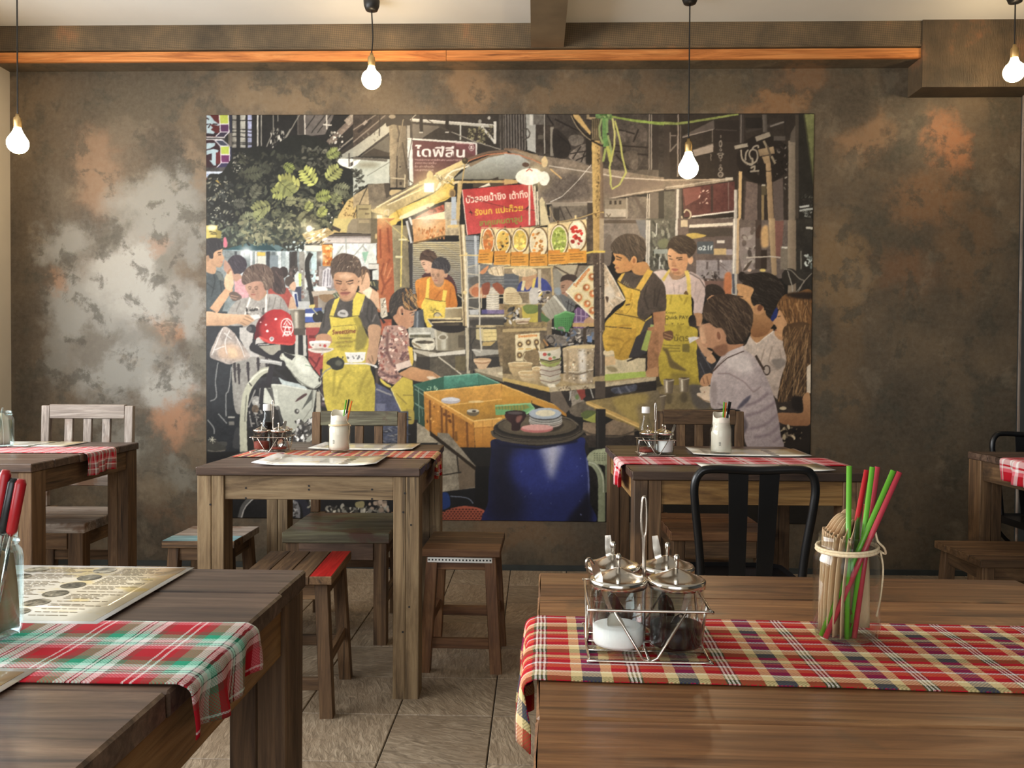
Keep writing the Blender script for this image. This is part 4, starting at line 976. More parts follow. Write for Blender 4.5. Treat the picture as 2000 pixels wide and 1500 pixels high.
def face(cx, cy, w, h, skin, look=0., eye=True, rot=0.):
    """small details of a face seen from the front: brows, lids, nose, mouth; look shifts them sideways"""
    d = [v*.42 for v in skin]; m = [v*.78 for v in skin]; x = cx+look*w*.25
    e(cx-look*w*.3, cy+h*.05, w*.22, h*.42, [v*1.1 for v in skin], soft=w*.08, a=.5); e(cx+look*w*.36+w*.30*(1 if look <= 0 else -1), cy+h*.1, w*.16, h*.40, m, soft=w*.08, a=.55)
    for sg in (-1, 1):
        ex = x+sg*w*.21; l([(ex-w*.12, cy-h*.10), (ex, cy-h*.14), (ex+w*.12, cy-h*.10)], w*.05, d, a=.85)
        if eye: l([(ex-w*.09, cy-h*.02), (ex, cy-h*.005), (ex+w*.09, cy-h*.02)], w*.05, [v*.35 for v in skin], a=.85)
    s([(x-w*.04, cy), (x+w*.05, cy), (x+w*.10, cy+h*.17), (x, cy+h*.20), (x-w*.10, cy+h*.17)], m, a=.6)
    l([(x-w*.08, cy+h*.19), (x+w*.08, cy+h*.19)], w*.05, [v*.55 for v in skin], a=.6)
    l([(x-w*.15, cy+h*.30), (x, cy+h*.285), (x+w*.15, cy+h*.30)], w*.07, (160, 92, 82), a=.85); l([(x-w*.10, cy+h*.345), (x+w*.10, cy+h*.345)], w*.05, (186, 118, 102), a=.7)
# ---- upper left: building fronts, neon shop sign, tree
LG, WH = (196, 192, 182), (226, 222, 212)
O(395, 215, .15)
r(40, 40, 2100, 1600, (27, 27, 28), nz=.1)
p([(1240, 60), (1720, 60), (1600, 320), (1350, 345), (1240, 430)], (94, 89, 87), nz=.06); r(1255, 60, 1330, 320, (60, 56, 54))
l([(1335, 60), (1340, 335)], 16, (196, 190, 180)); ls([[(1470, 70), (1345, 250)], [(1600, 70), (1420, 300)], [(1680, 60), (1500, 300)]], 14, (44, 42, 42)); l([(1622, 60), (1622, 255)], 16, LG); l([(1575, 190), (1690, 200)], 18, LG)
for x, w, c in ((420, 54, (132, 130, 122)), (530, 66, (158, 158, 150)), (620, 56, (146, 152, 184)), (725, 20, (176, 174, 166)), (770, 16, (150, 148, 140))): r(x-w/2, 60, x+w/2, 490, c, nz=.12)
for y in (130, 250, 290, 345, 420, 440): l([(385, y), (680, y+12)], 12, (26, 26, 28))
for x in (470, 575, 660): l([(x, 60), (x+8, 480)], 26, (28, 28, 30))
ls([[(928, 60), (928, 270), (840, 480)], [(985, 60), (988, 150)], [(1270, 60), (1060, 420)], [(1150, 250), (1010, 480)]], 14, (128, 126, 118))
scat(890, 250, 1080, 560, 46, [(150, 150, 140), (90, 88, 84), (196, 194, 184)], (8, 34), .3, 100); scat(1040, 380, 1080, 560, 14, [(220, 220, 214)], (6, 14), .8)
l([(1010, 520), (880, 780)], 10, (120, 120, 112))
l([(2000, 100), (1650, 440)], 90, (112, 100, 92), nz=.2); l([(1990, 60), (1880, 170)], 90, (150, 140, 128), nz=.2); l([(2010, 200), (1640, 560)], 90, (36, 33, 32)); l([(2000, 330), (1780, 510)], 20, (128, 122, 114)); l([(2030, 400), (1790, 590)], 60, (46, 42, 40))
p([(2000, 470), (2000, 610), (1810, 640), (1790, 600)], (150, 152, 142)); p([(1690, 690), (1790, 632), (2010, 636), (2010, 830), (1930, 770), (1740, 760)], (226, 230, 222)); l([(1915, 560), (1915, 740)], 16, (70, 66, 62)); p([(1930, 690), (2010, 640), (2010, 690), (1930, 740)], (70, 66, 62))
scat(1640, 280, 1830, 560, 40, [(190, 188, 180), (120, 116, 108), (60, 58, 54)], (8, 26), .6)
# neon shop sign
r(50, 52, 225, 350, (84, 22, 26)); r(50, 300, 225, 345, (34, 22, 32)); p([(58, 62), (105, 72), (165, 145), (228, 188), (212, 208), (130, 186), (96, 190), (142, 232), (112, 258), (166, 288), (150, 312), (58, 302)], (160, 184, 194)); ls([[(58, 105), (90, 125)], [(58, 190), (110, 180), (80, 235)], [(140, 180), (200, 185)]], 16, (40, 26, 34))
r(222, 56, 342, 182, (172, 186, 74)); r(238, 184, 346, 286, (80, 38, 84)); p([(235, 290), (345, 290), (285, 350), (180, 350)], (46, 40, 62)); ls([[(222, 56), (238, 286), (178, 345)], [(343, 56), (350, 290), (288, 352)], [(222, 183), (346, 183)], [(236, 288), (350, 288)]], 12, (208, 206, 214))
r(50, 350, 300, 395, (58, 56, 60)); ls([[(50, 352), (300, 358)], [(50, 384), (270, 388)]], 12, (190, 188, 190))
p([(50, 395), (165, 395), (240, 470), (245, 690), (190, 748), (50, 748)], (46, 20, 30)); p([(180, 540), (240, 540), (240, 700), (180, 700)], (96, 26, 32)); p([(165, 395), (272, 395), (356, 470), (240, 470)], (52, 58, 78)); r(243, 470, 356, 580, (172, 190, 74)); r(248, 586, 356, 686, (102, 36, 92)); p([(245, 690), (356, 690), (310, 748), (190, 748)], (48, 44, 84))
for q in ([(58, 432), (170, 430), (165, 468), (112, 500), (58, 512)], [(58, 528), (150, 506), (215, 528), (202, 552), (150, 560), (58, 585)], [(126, 540), (180, 535), (180, 722), (148, 722), (92, 650), (128, 660)]): p(q, (160, 186, 196))
ls([[(165, 395), (272, 395), (356, 470), (358, 690)], [(240, 470), (247, 688)], [(243, 470), (356, 470)], [(246, 583), (356, 583)], [(246, 688), (358, 688)], [(165, 395), (240, 470)], [(247, 688), (190, 748)]], 11, (208, 206, 214))
r(365, 60, 385, 720, (40, 44, 70)); r(340, 300, 390, 480, (128, 120, 104), a=.6)
r(50, 748, 330, 800, (70, 68, 70), nz=.3); r(50, 800, 320, 884, (196, 208, 226)); text('ธนาคาร', 60, 862, 190, 36, (60, 84, 140)); r(50, 884, 250, 912, (130, 62, 60))
# tree
O(395, 215, .15)
s([(60, 900), (250, 820), (380, 640), (520, 520), (760, 470), (880, 520), (1100, 360), (1400, 330), (1650, 460), (1780, 700), (1960, 780), (2060, 900), (2000, 1120), (1800, 1400), (1740, 1600), (60, 1600)], (25, 28, 26), nz=.1)
scat(400, 560, 560, 820, 46, [(130, 130, 118), (170, 168, 156), (60, 60, 56)], (8, 24), .5); scat(60, 880, 400, 1560, 120, [(42, 46, 44), (70, 76, 74), (116, 116, 100)], (10, 34), .45)
scat(450, 560, 1800, 1000, 300, [(38, 42, 36), (30, 33, 30), (52, 56, 46), (66, 68, 56)], (14, 50), .4); scat(1300, 480, 1760, 760, 60, [(72, 74, 66), (96, 96, 84), (44, 46, 42)], (14, 40), .45)
scat(400, 980, 2000, 1560, 520, [(36, 41, 36), (50, 55, 47), (66, 71, 58), (30, 34, 31), (86, 88, 70)], (14, 52), .42)
scat(900, 1150, 1800, 1580, 240, [(82, 86, 66), (106, 108, 80), (62, 67, 52), (126, 126, 94)], (12, 44), .42)
for x, y, L, a, c in ((1480, 985, 260, -128, (176, 182, 98)), (1290, 1010, 300, 196, (170, 172, 96)), (1150, 1030, 230, 165, (158, 164, 92)), (1000, 930, 240, 40, (132, 138, 84)), (1610, 910, 230, -42, (160, 166, 98)), (1060, 700, 150, 35, (128, 140, 74)), (1620, 620, 170, -32, (134, 146, 84)), (1500, 1390, 150, -45, (166, 172, 92)), (1470, 1150, 190, -15, (150, 160, 84)), (1350, 1320, 130, -60, (170, 176, 100)),
   (900, 1230, 240, 160, (138, 142, 92)), (800, 1300, 200, 130, (150, 156, 104)), (1080, 1180, 130, 0, (150, 152, 110)), (640, 1150, 180, -60, (92, 94, 78)), (480, 1450, 190, -20, (130, 136, 104)), (600, 1480, 180, 20, (120, 126, 96)), (1700, 1240, 170, -60, (136, 142, 96)), (400, 1200, 150, 10, (90, 92, 82)), (540, 840, 220, -8, (76, 80, 64)), (900, 800, 160, 200, (70, 74, 62)), (1700, 1010, 200, 10, (120, 124, 96))): fern(x, y, L, a, c)
for c in range(30): x, y = prng.uniform(60, 400), prng.uniform(900, 1500); e(x, y, 9, 7, (190, 188, 172))
p([(165, 915), (205, 922), (265, 1000), (230, 960)], (196, 158, 60)); glow(1350, 1500, 330, (150, 142, 96), .7)
for x, y in ((1690, 1400), (1675, 1465), (1720, 1450), (1650, 1350)): e(x, y, 12, 12, (232, 226, 206))
p([(1700, 1600), (1780, 1360), (1890, 1180), (2010, 1100), (2010, 1600)], (206, 178, 112)); scat(1820, 1150, 2000, 1450, 40, [(120, 96, 56), (160, 130, 80)], (8, 20), .5)
# ---- upper middle: poles, maroon sign, glowing stall roof
O(690, 215, .15)
r(0, 55, 2010, 560, (54, 49, 45), nz=.1)
p([(0, 60), (330, 60), (0, 320)], (58, 51, 47), nz=.2); p([(0, 230), (330, 60), (470, 60), (240, 300), (0, 480)], (66, 57, 51), nz=.15); ls([[(0, 260), (300, 62)], [(0, 420), (240, 220), (420, 70)]], 16, (128, 118, 108)); l([(60, 290), (240, 130)], 40, (40, 35, 33)); l([(130, 190), (180, 140)], 40, (150, 140, 130))
p([(0, 490), (240, 320), (470, 130), (470, 290), (60, 605), (0, 605)], (156, 156, 144), g=((176, 174, 160), 1, 0)); scat(120, 250, 330, 420, 14, [(110, 106, 96)], (6, 16), .5)
p([(90, 605), (470, 330), (475, 605)], (96, 92, 82)); p([(110, 600), (270, 500), (475, 560), (475, 605)], (60, 54, 47))
p([(0, 612), (440, 640), (475, 640), (475, 960), (190, 965), (0, 1120)], (170, 178, 168), g=((192, 196, 184), 1, 1)); e(190, 720, 150, 40, (150, 150, 132), soft=20); p([(0, 670), (105, 640), (60, 700), (0, 740)], (236, 238, 232)); l([(0, 625), (445, 660)], 30, (96, 92, 84)); l([(475, 680), (180, 860)], 8, (120, 122, 112))
scat(0, 780, 130, 1110, 60, [(34, 36, 32), (56, 58, 52), (84, 86, 78)], (12, 40), .4)
l([(348, 60), (340, 340)], 14, (40, 36, 34))
p([(470, 180), (690, 180), (722, 1010), (480, 1010)], (152, 138, 112), g=((96, 86, 72), 1, 0), nz=.08)
s([(428, 150), (470, 100), (580, 70), (700, 120), (748, 150), (740, 200), (620, 205), (520, 190), (440, 215)], (46, 40, 36)); e(510, 85, 45, 30, (140, 128, 110))
ls([[(655, 120), (600, 380), (570, 640), (565, 1010)], [(640, 420), (690, 720), (770, 950)], [(575, 200), (600, 320), (580, 420)]], 20, (74, 65, 54)); l([(655, 120), (610, 340), (575, 600)], 10, (150, 138, 116)); ls([[(480, 885), (680, 900)], [(676, 840), (668, 1010)]], 16, (196, 182, 150)); e(610, 740, 12, 12, (44, 40, 36)); e(620, 960, 18, 22, (60, 54, 46))
p([(760, 180), (1140, 215), (900, 365), (770, 365)], (104, 97, 88)); r(700, 200, 740, 370, (150, 146, 136)); l([(755, 130), (1840, 212)], 40, (176, 174, 164)); l([(760, 118), (1840, 196)], 12, (216, 214, 206)); l([(1847, 150), (1852, 440)], 38, (206, 204, 196)); l([(1672, 212), (1850, 430)], 32, (204, 202, 194)); l([(1396, 190), (1396, 390)], 22, (190, 190, 182))
for x in (885, 1222): l([(x, 60), (x+4, 300)], 46, (42, 37, 35)); r(x-25, 285, x+25, 300, (190, 188, 180))
l([(820, 60), (740, 130)], 12, (170, 166, 156)); scat(1490, 220, 1590, 400, 34, [(120, 116, 88), (152, 146, 116), (70, 66, 54)], (10, 26), .5); scat(1620, 230, 1710, 450, 34, [(116, 112, 84), (150, 144, 112)], (10, 26), .5); scat(1740, 180, 1820, 370, 16, [(120, 114, 90)], (8, 24), .4); e(1770, 105, 20, 24, (170, 168, 160)); e(1650, 150, 22, 26, (150, 148, 140))
for i in range(6): l([(1890+i*22, 60), (1900+i*22, 520)], 9, (112, 106, 100) if i % 2 else (72, 67, 62))
p([(1870, 60), (1890, 60), (1900, 520), (1860, 500)], (48, 44, 42))
p([(770, 398), (1592, 438), (1592, 640), (1420, 680), (1100, 840), (870, 940), (780, 975)], (98, 58, 60), g=((112, 80, 72), 0, 1)); p([(1330, 445), (1592, 455), (1592, 600), (1340, 470)], (116, 68, 74))
l([(705, 374), (1604, 434)], 24, (210, 208, 202)); l([(735, 390), (752, 985)], 66, (206, 211, 208)); l([(1604, 434), (1602, 610)], 20, (214, 212, 206)); l([(1330, 436), (1570, 446)], 10, (190, 150, 150))
text('ไดฟีลีน', 800, 602, 655, 122, (232, 226, 222), 1.2, .018)
for y, w, q in ((660, 650, 'ยาบรรเทาอาการอักเสบ บรรเทาอาการ'), (702, 280, 'จากการบาดเจ็บ'), (748, 255, 'ข้อ เข่า กล้ามเนื้อ'), (794, 240, 'และอาการปวด')): text(q, 802, y, w, 26, (216, 184, 178), .5, .01)
e(1540, 490, 36, 44, (222, 210, 206)); e(1540, 490, 29, 37, (112, 70, 72)); e(1540, 482, 14, 16, (222, 210, 206)); r(1516, 500, 1564, 510, (222, 210, 206))
l([(760, 60), (770, 360), (720, 640), (730, 990)], 9, (70, 64, 58)); l([(725, 760), (720, 900), (780, 960), (730, 1000)], 12, (60, 54, 48), sp=True)
l([(905, 88), (1060, 185), (1300, 300), (1560, 410), (1920, 520)], 12, (70, 64, 58)); l([(1280, 285), (1560, 404), (1920, 514)], 9, (176, 172, 162))
p([(190, 970), (470, 950), (480, 1140), (330, 1260), (240, 1290), (200, 1180)], (120, 108, 90), nz=.1); p([(400, 960), (470, 950), (478, 1120), (430, 1150)], (74, 66, 56))
p([(0, 1120), (190, 1000), (210, 1230), (60, 1230), (0, 1290)], (176, 156, 118), nz=.08); ls([[(180, 1010), (80, 1230)], [(0, 1400), (60, 1260)]], 12, (70, 62, 50)); r(50, 1235, 235, 1500, (164, 148, 104)); ls([[(75, 1290), (200, 1290)], [(75, 1440), (200, 1440)]], 22, (112, 98, 70)); r(155, 1340, 210, 1365, (104, 90, 64))
s([(480, 1050), (560, 1035), (650, 1050), (660, 1075), (560, 1110), (480, 1110)], (192, 170, 124))
p([(230, 1295), (480, 1135), (870, 930), (1100, 830), (1260, 730), (1430, 660), (1520, 660), (1290, 900), (1250, 960), (1000, 1090), (700, 1240), (500, 1380), (240, 1330)], (184, 164, 116), nz=.08)
ls([[(250, 1290), (500, 1130), (860, 945)], [(480, 1210), (760, 1050), (960, 950)]], 24, (120, 108, 90)); ls([[(300, 1270), (560, 1125), (850, 965)], [(440, 1240), (720, 1110), (920, 1020)], [(1050, 860), (1250, 760), (1430, 670)]], 16, (238, 222, 176)); l([(1080, 850), (1430, 680)], 60, (226, 204, 142)); l([(1200, 890), (1290, 800), (1480, 740), (1510, 700), (1480, 790)], 22, (236, 226, 200), sp=True)
p([(1300, 905), (1520, 720), (1760, 610), (2010, 560), (2010, 905)], (196, 202, 196), g=((128, 126, 112), 0, 1)); l([(1430, 720), (1720, 690), (1850, 720), (2000, 750)], 20, (170, 170, 160), sp=True); p([(1500, 700), (1800, 580), (2010, 545), (2010, 575), (1760, 620), (1530, 740)], (140, 120, 96))
l([(1500, 640), (1750, 555), (2010, 535)], 30, (120, 98, 80), sp=True); l([(1480, 672), (1740, 585), (2010, 560)], 14, (208, 128, 88), sp=True)
p([(1320, 925), (2010, 915), (2010, 950), (1320, 955)], (196, 168, 110)); p([(1780, 905), (1890, 870), (1895, 915)], (60, 52, 44)); p([(1560, 960), (2010, 950), (2010, 990), (1560, 1010)], (80, 68, 52)); p([(1630, 1010), (1770, 950), (1790, 985), (1700, 1005)], (230, 220, 196))
s([(480, 1370), (700, 1245), (1000, 1115), (1180, 980), (1290, 890), (1320, 960), (1290, 1090), (1220, 1170), (1100, 1215), (800, 1350), (640, 1425), (500, 1495), (468, 1460)], (228, 192, 88), nz=.05); s([(640, 1300), (1000, 1130), (1180, 1060), (1190, 1130), (1000, 1220), (700, 1360)], (242, 212, 116), soft=12); s([(620, 1380), (980, 1220), (1050, 1240), (780, 1370), (640, 1420)], (250, 238, 190), soft=6); ls([[(1160, 1010), (1200, 960)], [(1100, 1200), (1240, 1140)], [(560, 1300), (600, 1400)]], 12, (176, 138, 50)); l([(1225, 930), (1300, 980), (1390, 1010)], 12, (60, 52, 44))
e(1290, 1085, 45, 60, (176, 140, 80)); e(1290, 1090, 30, 42, (120, 96, 66)); p([(1070, 1040), (1130, 930), (1150, 970), (1090, 1050)], (238, 236, 230)); scat(1080, 840, 1300, 960, 30, [(236, 226, 200), (110, 98, 80), (200, 190, 160)], (8, 30), .3)
s([(960, 830), (1000, 790), (1040, 830), (1030, 900), (1045, 950), (950, 950), (960, 890)], (206, 184, 134)); glow(990, 1010, 420, (255, 232, 160), .9); r(925, 950, 1055, 1070, (255, 252, 240)); glow(990, 1010, 130, (255, 255, 250), 1)
l([(1455, 700), (1420, 940), (1400, 1100), (1345, 1420)], 16, (190, 160, 100)); e(1456, 660, 40, 42, (70, 60, 44)); e(1450, 650, 18, 18, (110, 98, 70))
r(1190, 1200, 1350, 1500, (186, 174, 150), nz=.1); r(1280, 1130, 1340, 1480, (176, 186, 196)); l([(1385, 920), (1360, 1500)], 46, (206, 178, 120)); l([(1300, 960), (1380, 930)], 30, (224, 206, 160))
p([(810, 1400), (1000, 1300), (1180, 1230), (1190, 1310), (960, 1400), (830, 1440)], (196, 92, 66)); scat(960, 1270, 1160, 1340, 18, [(130, 60, 44)], (10, 26), .5)
p([(760, 1430), (1190, 1320), (1190, 1500), (770, 1500)], (250, 226, 178)); glow(950, 1460, 330, (255, 244, 214), .9); l([(735, 1400), (770, 1500)], 30, (226, 224, 216))
p([(312, 1440), (400, 1390), (470, 1410), (480, 1500), (320, 1500)], (206, 140, 88)); glow(345, 1400, 260, (255, 238, 178), .95); r(310, 1370, 380, 1440, (255, 253, 244)); l([(400, 1380), (410, 1320), (460, 1300), (455, 1380)], 16, (214, 200, 166), sp=True)
# red banner
O(0, 0, 1)
p([(902, 370.5), (1040.5, 358), (1047, 440), (1046, 441), (912, 459.5)], (198, 62, 60), g=((212, 78, 76), 0, 1), nz=.03); s([(985, 360), (1000, 359), (1008, 440), (992, 448)], (172, 46, 46), a=.5, soft=5)
text('บัวลอยน้ำขิง', 911, 397, 78, 13, (250, 238, 214), -6, .02); text('เต้าทึง', 996, 389.5, 36, 13, (250, 238, 214), -6, .02)
text('รังนก', 928, 421, 34, 11.5, (244, 206, 64), -6, .02); text('แปะก๊วย', 969, 417, 53, 11.5, (244, 206, 64), -6, .02); text('สาคูแคนตาลูป', 937, 441.5, 84, 10.5, (140, 168, 62), -6, .02)
for x, y, f in ((921, 413, -1), (1030, 404, 1)):
    s([(x-6*f, y+6), (x, y+1), (x+5*f, y-7), (x+2.5*f, y), (x+7*f, y+2), (x+1.5*f, y+3), (x-1*f, y+9), (x-1*f, y+4)], (60, 34, 34))
l([(903, 371), (913, 460)], 1.6, (236, 226, 206)); l([(1040, 358), (1048, 441)], 1.6, (236, 226, 206)); l([(912, 386), (1000, 408), (1058, 412)], 1., (90, 44, 40))
# ---- upper right: dark shutters, bamboo pole, green ribbon, plastic sheet
O(985, 215, .15)
r(0, 55, 285, 530, (62, 57, 54))
for i in range(8): l([(15+i*36, 55), (22+i*36, 525)], 14, (118, 112, 107)); l([(27+i*36, 55), (34+i*36, 525)], 7, (34, 31, 30))
r(408, 55, 2100, 900, (66, 60, 56), nz=.16); p([(280, 55), (380, 55), (410, 190), (412, 560), (300, 520)], (158, 158, 152), g=((182, 182, 176), 0, 1)); l([(350, 55), (350, 200)], 40, (206, 204, 196)); r(380, 55, 510, 190, (110, 105, 99), nz=.12); ls([[(215, 280), (280, 240), (330, 290), (320, 350), (260, 380), (215, 330)]], 14, (70, 66, 62), sp=True)
p([(410, 190), (640, 200), (640, 600), (410, 540)], (58, 51, 46), nz=.15); l([(522, 55), (526, 570)], 14, (176, 170, 160)); r(600, 220, 645, 600, (140, 134, 122)); r(440, 330, 510, 380, (96, 90, 80)); s([(640, 250), (780, 330), (860, 460), (820, 620), (650, 600)], (46, 41, 38), nz=.1)
s([(840, 360), (920, 320), (1020, 350), (1030, 430), (900, 470), (850, 420)], (112, 104, 96), nz=.2); ls([[(660, 120), (980, 280)], [(690, 310), (850, 450), (860, 520)], [(850, 640), (1000, 470), (1100, 420)], [(870, 560), (1090, 520)], [(1000, 670), (1060, 540)], [(560, 70), (640, 200)]], 18, (34, 30, 29)); s([(880, 540), (1090, 440), (1090, 700), (860, 640)], (118, 109, 101), nz=.25); ls([[(890, 640), (1000, 470)], [(1000, 680), (1060, 530)], [(860, 570), (1090, 530)], [(930, 660), (1080, 590)]], 16, (46, 41, 38)); r(1065, 300, 1140, 700, (44, 40, 37))
s([(1300, 90), (1800, 200), (1850, 460), (1700, 780), (1330, 620)], (80, 73, 68), nz=.2); ls([[(1310, 450), (1870, 490)], [(1320, 520), (1880, 590)], [(1420, 240), (1700, 310)], [(1750, 250), (1680, 420)], [(1450, 580), (1640, 800), (1800, 830)]], 20, (42, 37, 34)); r(1440, 280, 1580, 420, (98, 90, 84), nz=.2); s([(1560, 560), (1700, 530), (1740, 600), (1720, 780), (1590, 700)], (104, 95, 86), nz=.15)
ls([[(1888, 55), (1888, 860)], [(1918, 55), (1916, 860)]], 12, (156, 148, 138)); r(1930, 55, 2010, 860, (56, 50, 47)); r(1300, 780, 2010, 880, (96, 88, 80), nz=.1)
# plastic sheet in the open coordinates of the photograph
O(0, 0, 1)
p([(985, 290), (1008, 290), (1045, 303), (1112, 312), (1156, 325), (1210, 334), (1285, 346), (1430, 350), (1432, 354), (1285, 374), (1200, 388), (1155, 396), (1066, 400), (1052, 392), (1050, 345), (1030, 320)], (140, 126, 110), nz=.12)
s([(1060, 345), (1110, 340), (1150, 350), (1150, 388), (1090, 392), (1062, 385)], (112, 101, 92), soft=5, nz=.15); s([(1180, 345), (1280, 352), (1400, 352), (1280, 368), (1190, 382)], (128, 112, 100), soft=4)
l([(1072, 324), (1150, 336), (1220, 348), (1300, 352)], 2.4, (204, 192, 176)); l([(1066, 398), (1155, 395), (1240, 378), (1290, 371), (1432, 350)], 2, (196, 184, 166)); l([(1300, 365), (1432, 348)], 5, (176, 166, 150), nz=.2)
l([(985, 292), (1005, 292), (1030, 299), (1058, 320)], 4, (132, 104, 82)); l([(985, 299), (1012, 302), (1040, 312), (1062, 322)], 2, (200, 126, 88)); p([(1000, 292), (1050, 302), (1060, 318), (1035, 308)], (170, 150, 118), a=.7)
p([(985, 300), (1014, 303), (1036, 318), (1028, 345), (1008, 350), (985, 352)], (188, 192, 188), g=((126, 124, 112), 0, 1)); p([(985, 350), (1012, 352), (1012, 358), (985, 361)], (206, 170, 112)); l([(1075, 330), (1097, 349)], 2.5, (226, 186, 120))
l([(1155, 322), (1130, 352), (1098, 384), (1075, 395)], 1.4, (232, 226, 214)); glow(1048, 345, 46, (255, 230, 160), .85)
e(1034, 345, 27, 16.5, (255, 252, 232), -4); e(1063, 349, 10.5, 14, (255, 253, 236)); glow(1040, 345, 26, (255, 255, 245), .9); s([(1058, 312), (1065, 305), (1070, 315), (1068, 325), (1060, 326)], (226, 200, 150)); e(1027, 322, 7, 4.5, (96, 72, 58)); l([(1028, 335), (1034, 330), (1040, 334)], 2, (214, 96, 60))
# behind and below the sheet
O(985, 215, .15)
r(590, 1240, 1150, 1500, (118, 108, 96), nz=.12); p([(590, 1200), (1150, 1205), (1150, 1240), (640, 1260)], (160, 148, 132)); ls([[(720, 1260), (790, 1430)], [(800, 1260), (880, 1400)]], 14, (64, 57, 52)); r(640, 1280, 720, 1450, (70, 64, 56)); r(1085, 1210, 1150, 1500, (74, 66, 60)); r(1065, 1400, 1085, 1500, (210, 200, 176))
r(1295, 1150, 2000, 1700, (128, 117, 104), nz=.1); r(1310, 1170, 1590, 1300, (146, 135, 117)); 
for x in (1385, 1448, 1510): r(x-16, 1180, x+16, 1230, (70, 61, 52))
r(1310, 1290, 1585, 1392, (186, 176, 160)); r(1300, 1392, 1620, 1420, (104, 92, 80)); r(1588, 1140, 1606, 1430, (172, 162, 146)); ls([[(1320, 1440), (1390, 1350)], [(1330, 1350), (1390, 1440)]], 14, (120, 108, 92)); r(1620, 1130, 1850, 1700, (112, 102, 93), nz=.12); ls([[(1700, 1120), (1850, 1400)], [(1660, 1430), (1720, 1700)]], 40, (92, 83, 76), soft=8); ls([[(1865, 1090), (1850, 1700)], [(1890, 1090), (1880, 1700)]], 12, (200, 192, 180)); r(1900, 1070, 2010, 1700, (104, 94, 86))
l([(590, 1480), (820, 1440), (1000, 1400), (1150, 1350), (1300, 1330)], 14, (190, 164, 110)); ls([[(540, 1230), (560, 1350), (520, 1330), (600, 1390), (590, 1260), (640, 1400), (680, 1460)]], 10, (176, 156, 118), sp=True); l([(930, 1370), (930, 1420)], 26, (226, 206, 150)); l([(700, 1440), (700, 1490)], 26, (150, 120, 84))
r(318, 980, 340, 1500, (230, 220, 200)); ls([[(395, 985), (420, 1500)], [(430, 1060), (445, 1500)]], 24, (226, 214, 184)); p([(455, 1180), (490, 1130), (530, 1200), (530, 1240), (600, 1500), (470, 1500)], (220, 204, 160))
# bamboo pole and pipe, ribbon
p([(870, 60), (970, 60), (1130, 290), (1120, 330)], (206, 172, 110)); l([(880, 60), (960, 200), (1090, 350), (1280, 470)], 22, (44, 38, 34), sp=True); l([(870, 70), (950, 220), (1080, 360), (1250, 460)], 9, (190, 172, 138), sp=True); r(1075, 60, 1110, 120, (160, 140, 108)); r(1100, 95, 1230, 125, (176, 154, 118))
p([(1235, 420), (1282, 420), (1298, 1500), (1235, 1500)], (150, 128, 104), g=((110, 92, 76), 1, 0)); p([(1140, 110), (1236, 110), (1236, 390), (1140, 390)], (104, 92, 70), nz=.2)
for i in range(7): l([(1150+i*13, 120), (1150+i*13, 360)], 5, (62, 53, 42) if i % 2 else (140, 126, 98))
m = p([(1140, 400), (1250, 400), (1252, 900), (1245, 1500), (1155, 1500)], (214, 182, 112), g=((176, 146, 92), 1, 0), nz=.06)
with clip(m): scat(1190, 440, 1250, 1500, 80, [(130, 106, 64), (160, 134, 84)], (6, 20), .6, 90)
l([(1130, 395), (1250, 460), (1290, 470)], 22, (40, 34, 30)); l([(1140, 1350), (1200, 1330), (1300, 1335)], 14, (206, 176, 112)); l([(1140, 1360), (1290, 1320)], 10, (140, 112, 66))
l([(1190, 80), (1400, 80)], 60, (108, 146, 88), nz=.2); scat(1260, 60, 1400, 130, 24, [(150, 176, 112), (80, 116, 64)], (12, 40), .35)
l([(1400, 88), (1560, 116), (1700, 140), (2010, 176), (2110, 180)], [22, 42], (136, 160, 76), nz=.12)
m = l([(1300, 100), (1305, 300), (1325, 480)], [46, 74], (104, 150, 86), nz=.1); l([(1340, 110), (1338, 300)], 30, (130, 166, 104)); ls([[(1268, 110), (1240, 230), (1245, 340), (1285, 440)], [(1350, 330), (1390, 500), (1400, 590)]], 26, (150, 168, 108)); l([(1345, 470), (1390, 680)], 44, (176, 182, 92)); l([(1320, 500), (1288, 675)], 30, (152, 168, 92))
l([(1408, 110), (1440, 300), (1432, 480), (1405, 600), (1372, 740), (1388, 900), (1384, 960), (1408, 1030), (1500, 975), (1588, 812), (1540, 620), (1510, 400), (1440, 140)], 24, (188, 190, 106)); l([(1412, 110), (1436, 300), (1430, 470)], 12, (214, 208, 140))
# ---- far upper right: carved shop front, pipes, fan
O(1300, 215, .15)
r(-20, 52, 1960, 1550, (52, 46, 42), nz=.08); r(-20, 200, 60, 900, (64, 57, 53)); ls([[(62, 290), (62, 540)], [(55, 545), (150, 440)], [(70, 335), (140, 335)]], 18, (120, 111, 104))
p([(220, 340), (630, 130), (640, 250), (220, 365)], (92, 84, 80)); l([(220, 355), (625, 252)], 12, (160, 150, 142)); l([(612, 260), (612, 420)], 10, (130, 122, 114)); p([(350, 520), (622, 432), (622, 545), (380, 606)], (158, 146, 136)); l([(360, 520), (622, 440)], 8, (96, 87, 80)); p([(640, 150), (960, 130), (960, 420), (640, 420)], (46, 40, 38)); l([(650, 255), (930, 270)], 10, (84, 76, 72)); r(640, 430, 940, 880, (50, 44, 41)); l([(592, 570), (592, 660)], 12, (140, 130, 120))
l([(166, 55), (160, 870)], 18, (156, 144, 134)); l([(195, 200), (190, 860)], 10, (120, 110, 102)); r(960, 60, 1020, 440, (66, 60, 58)); l([(985, 60), (980, 430)], 10, (140, 132, 126))
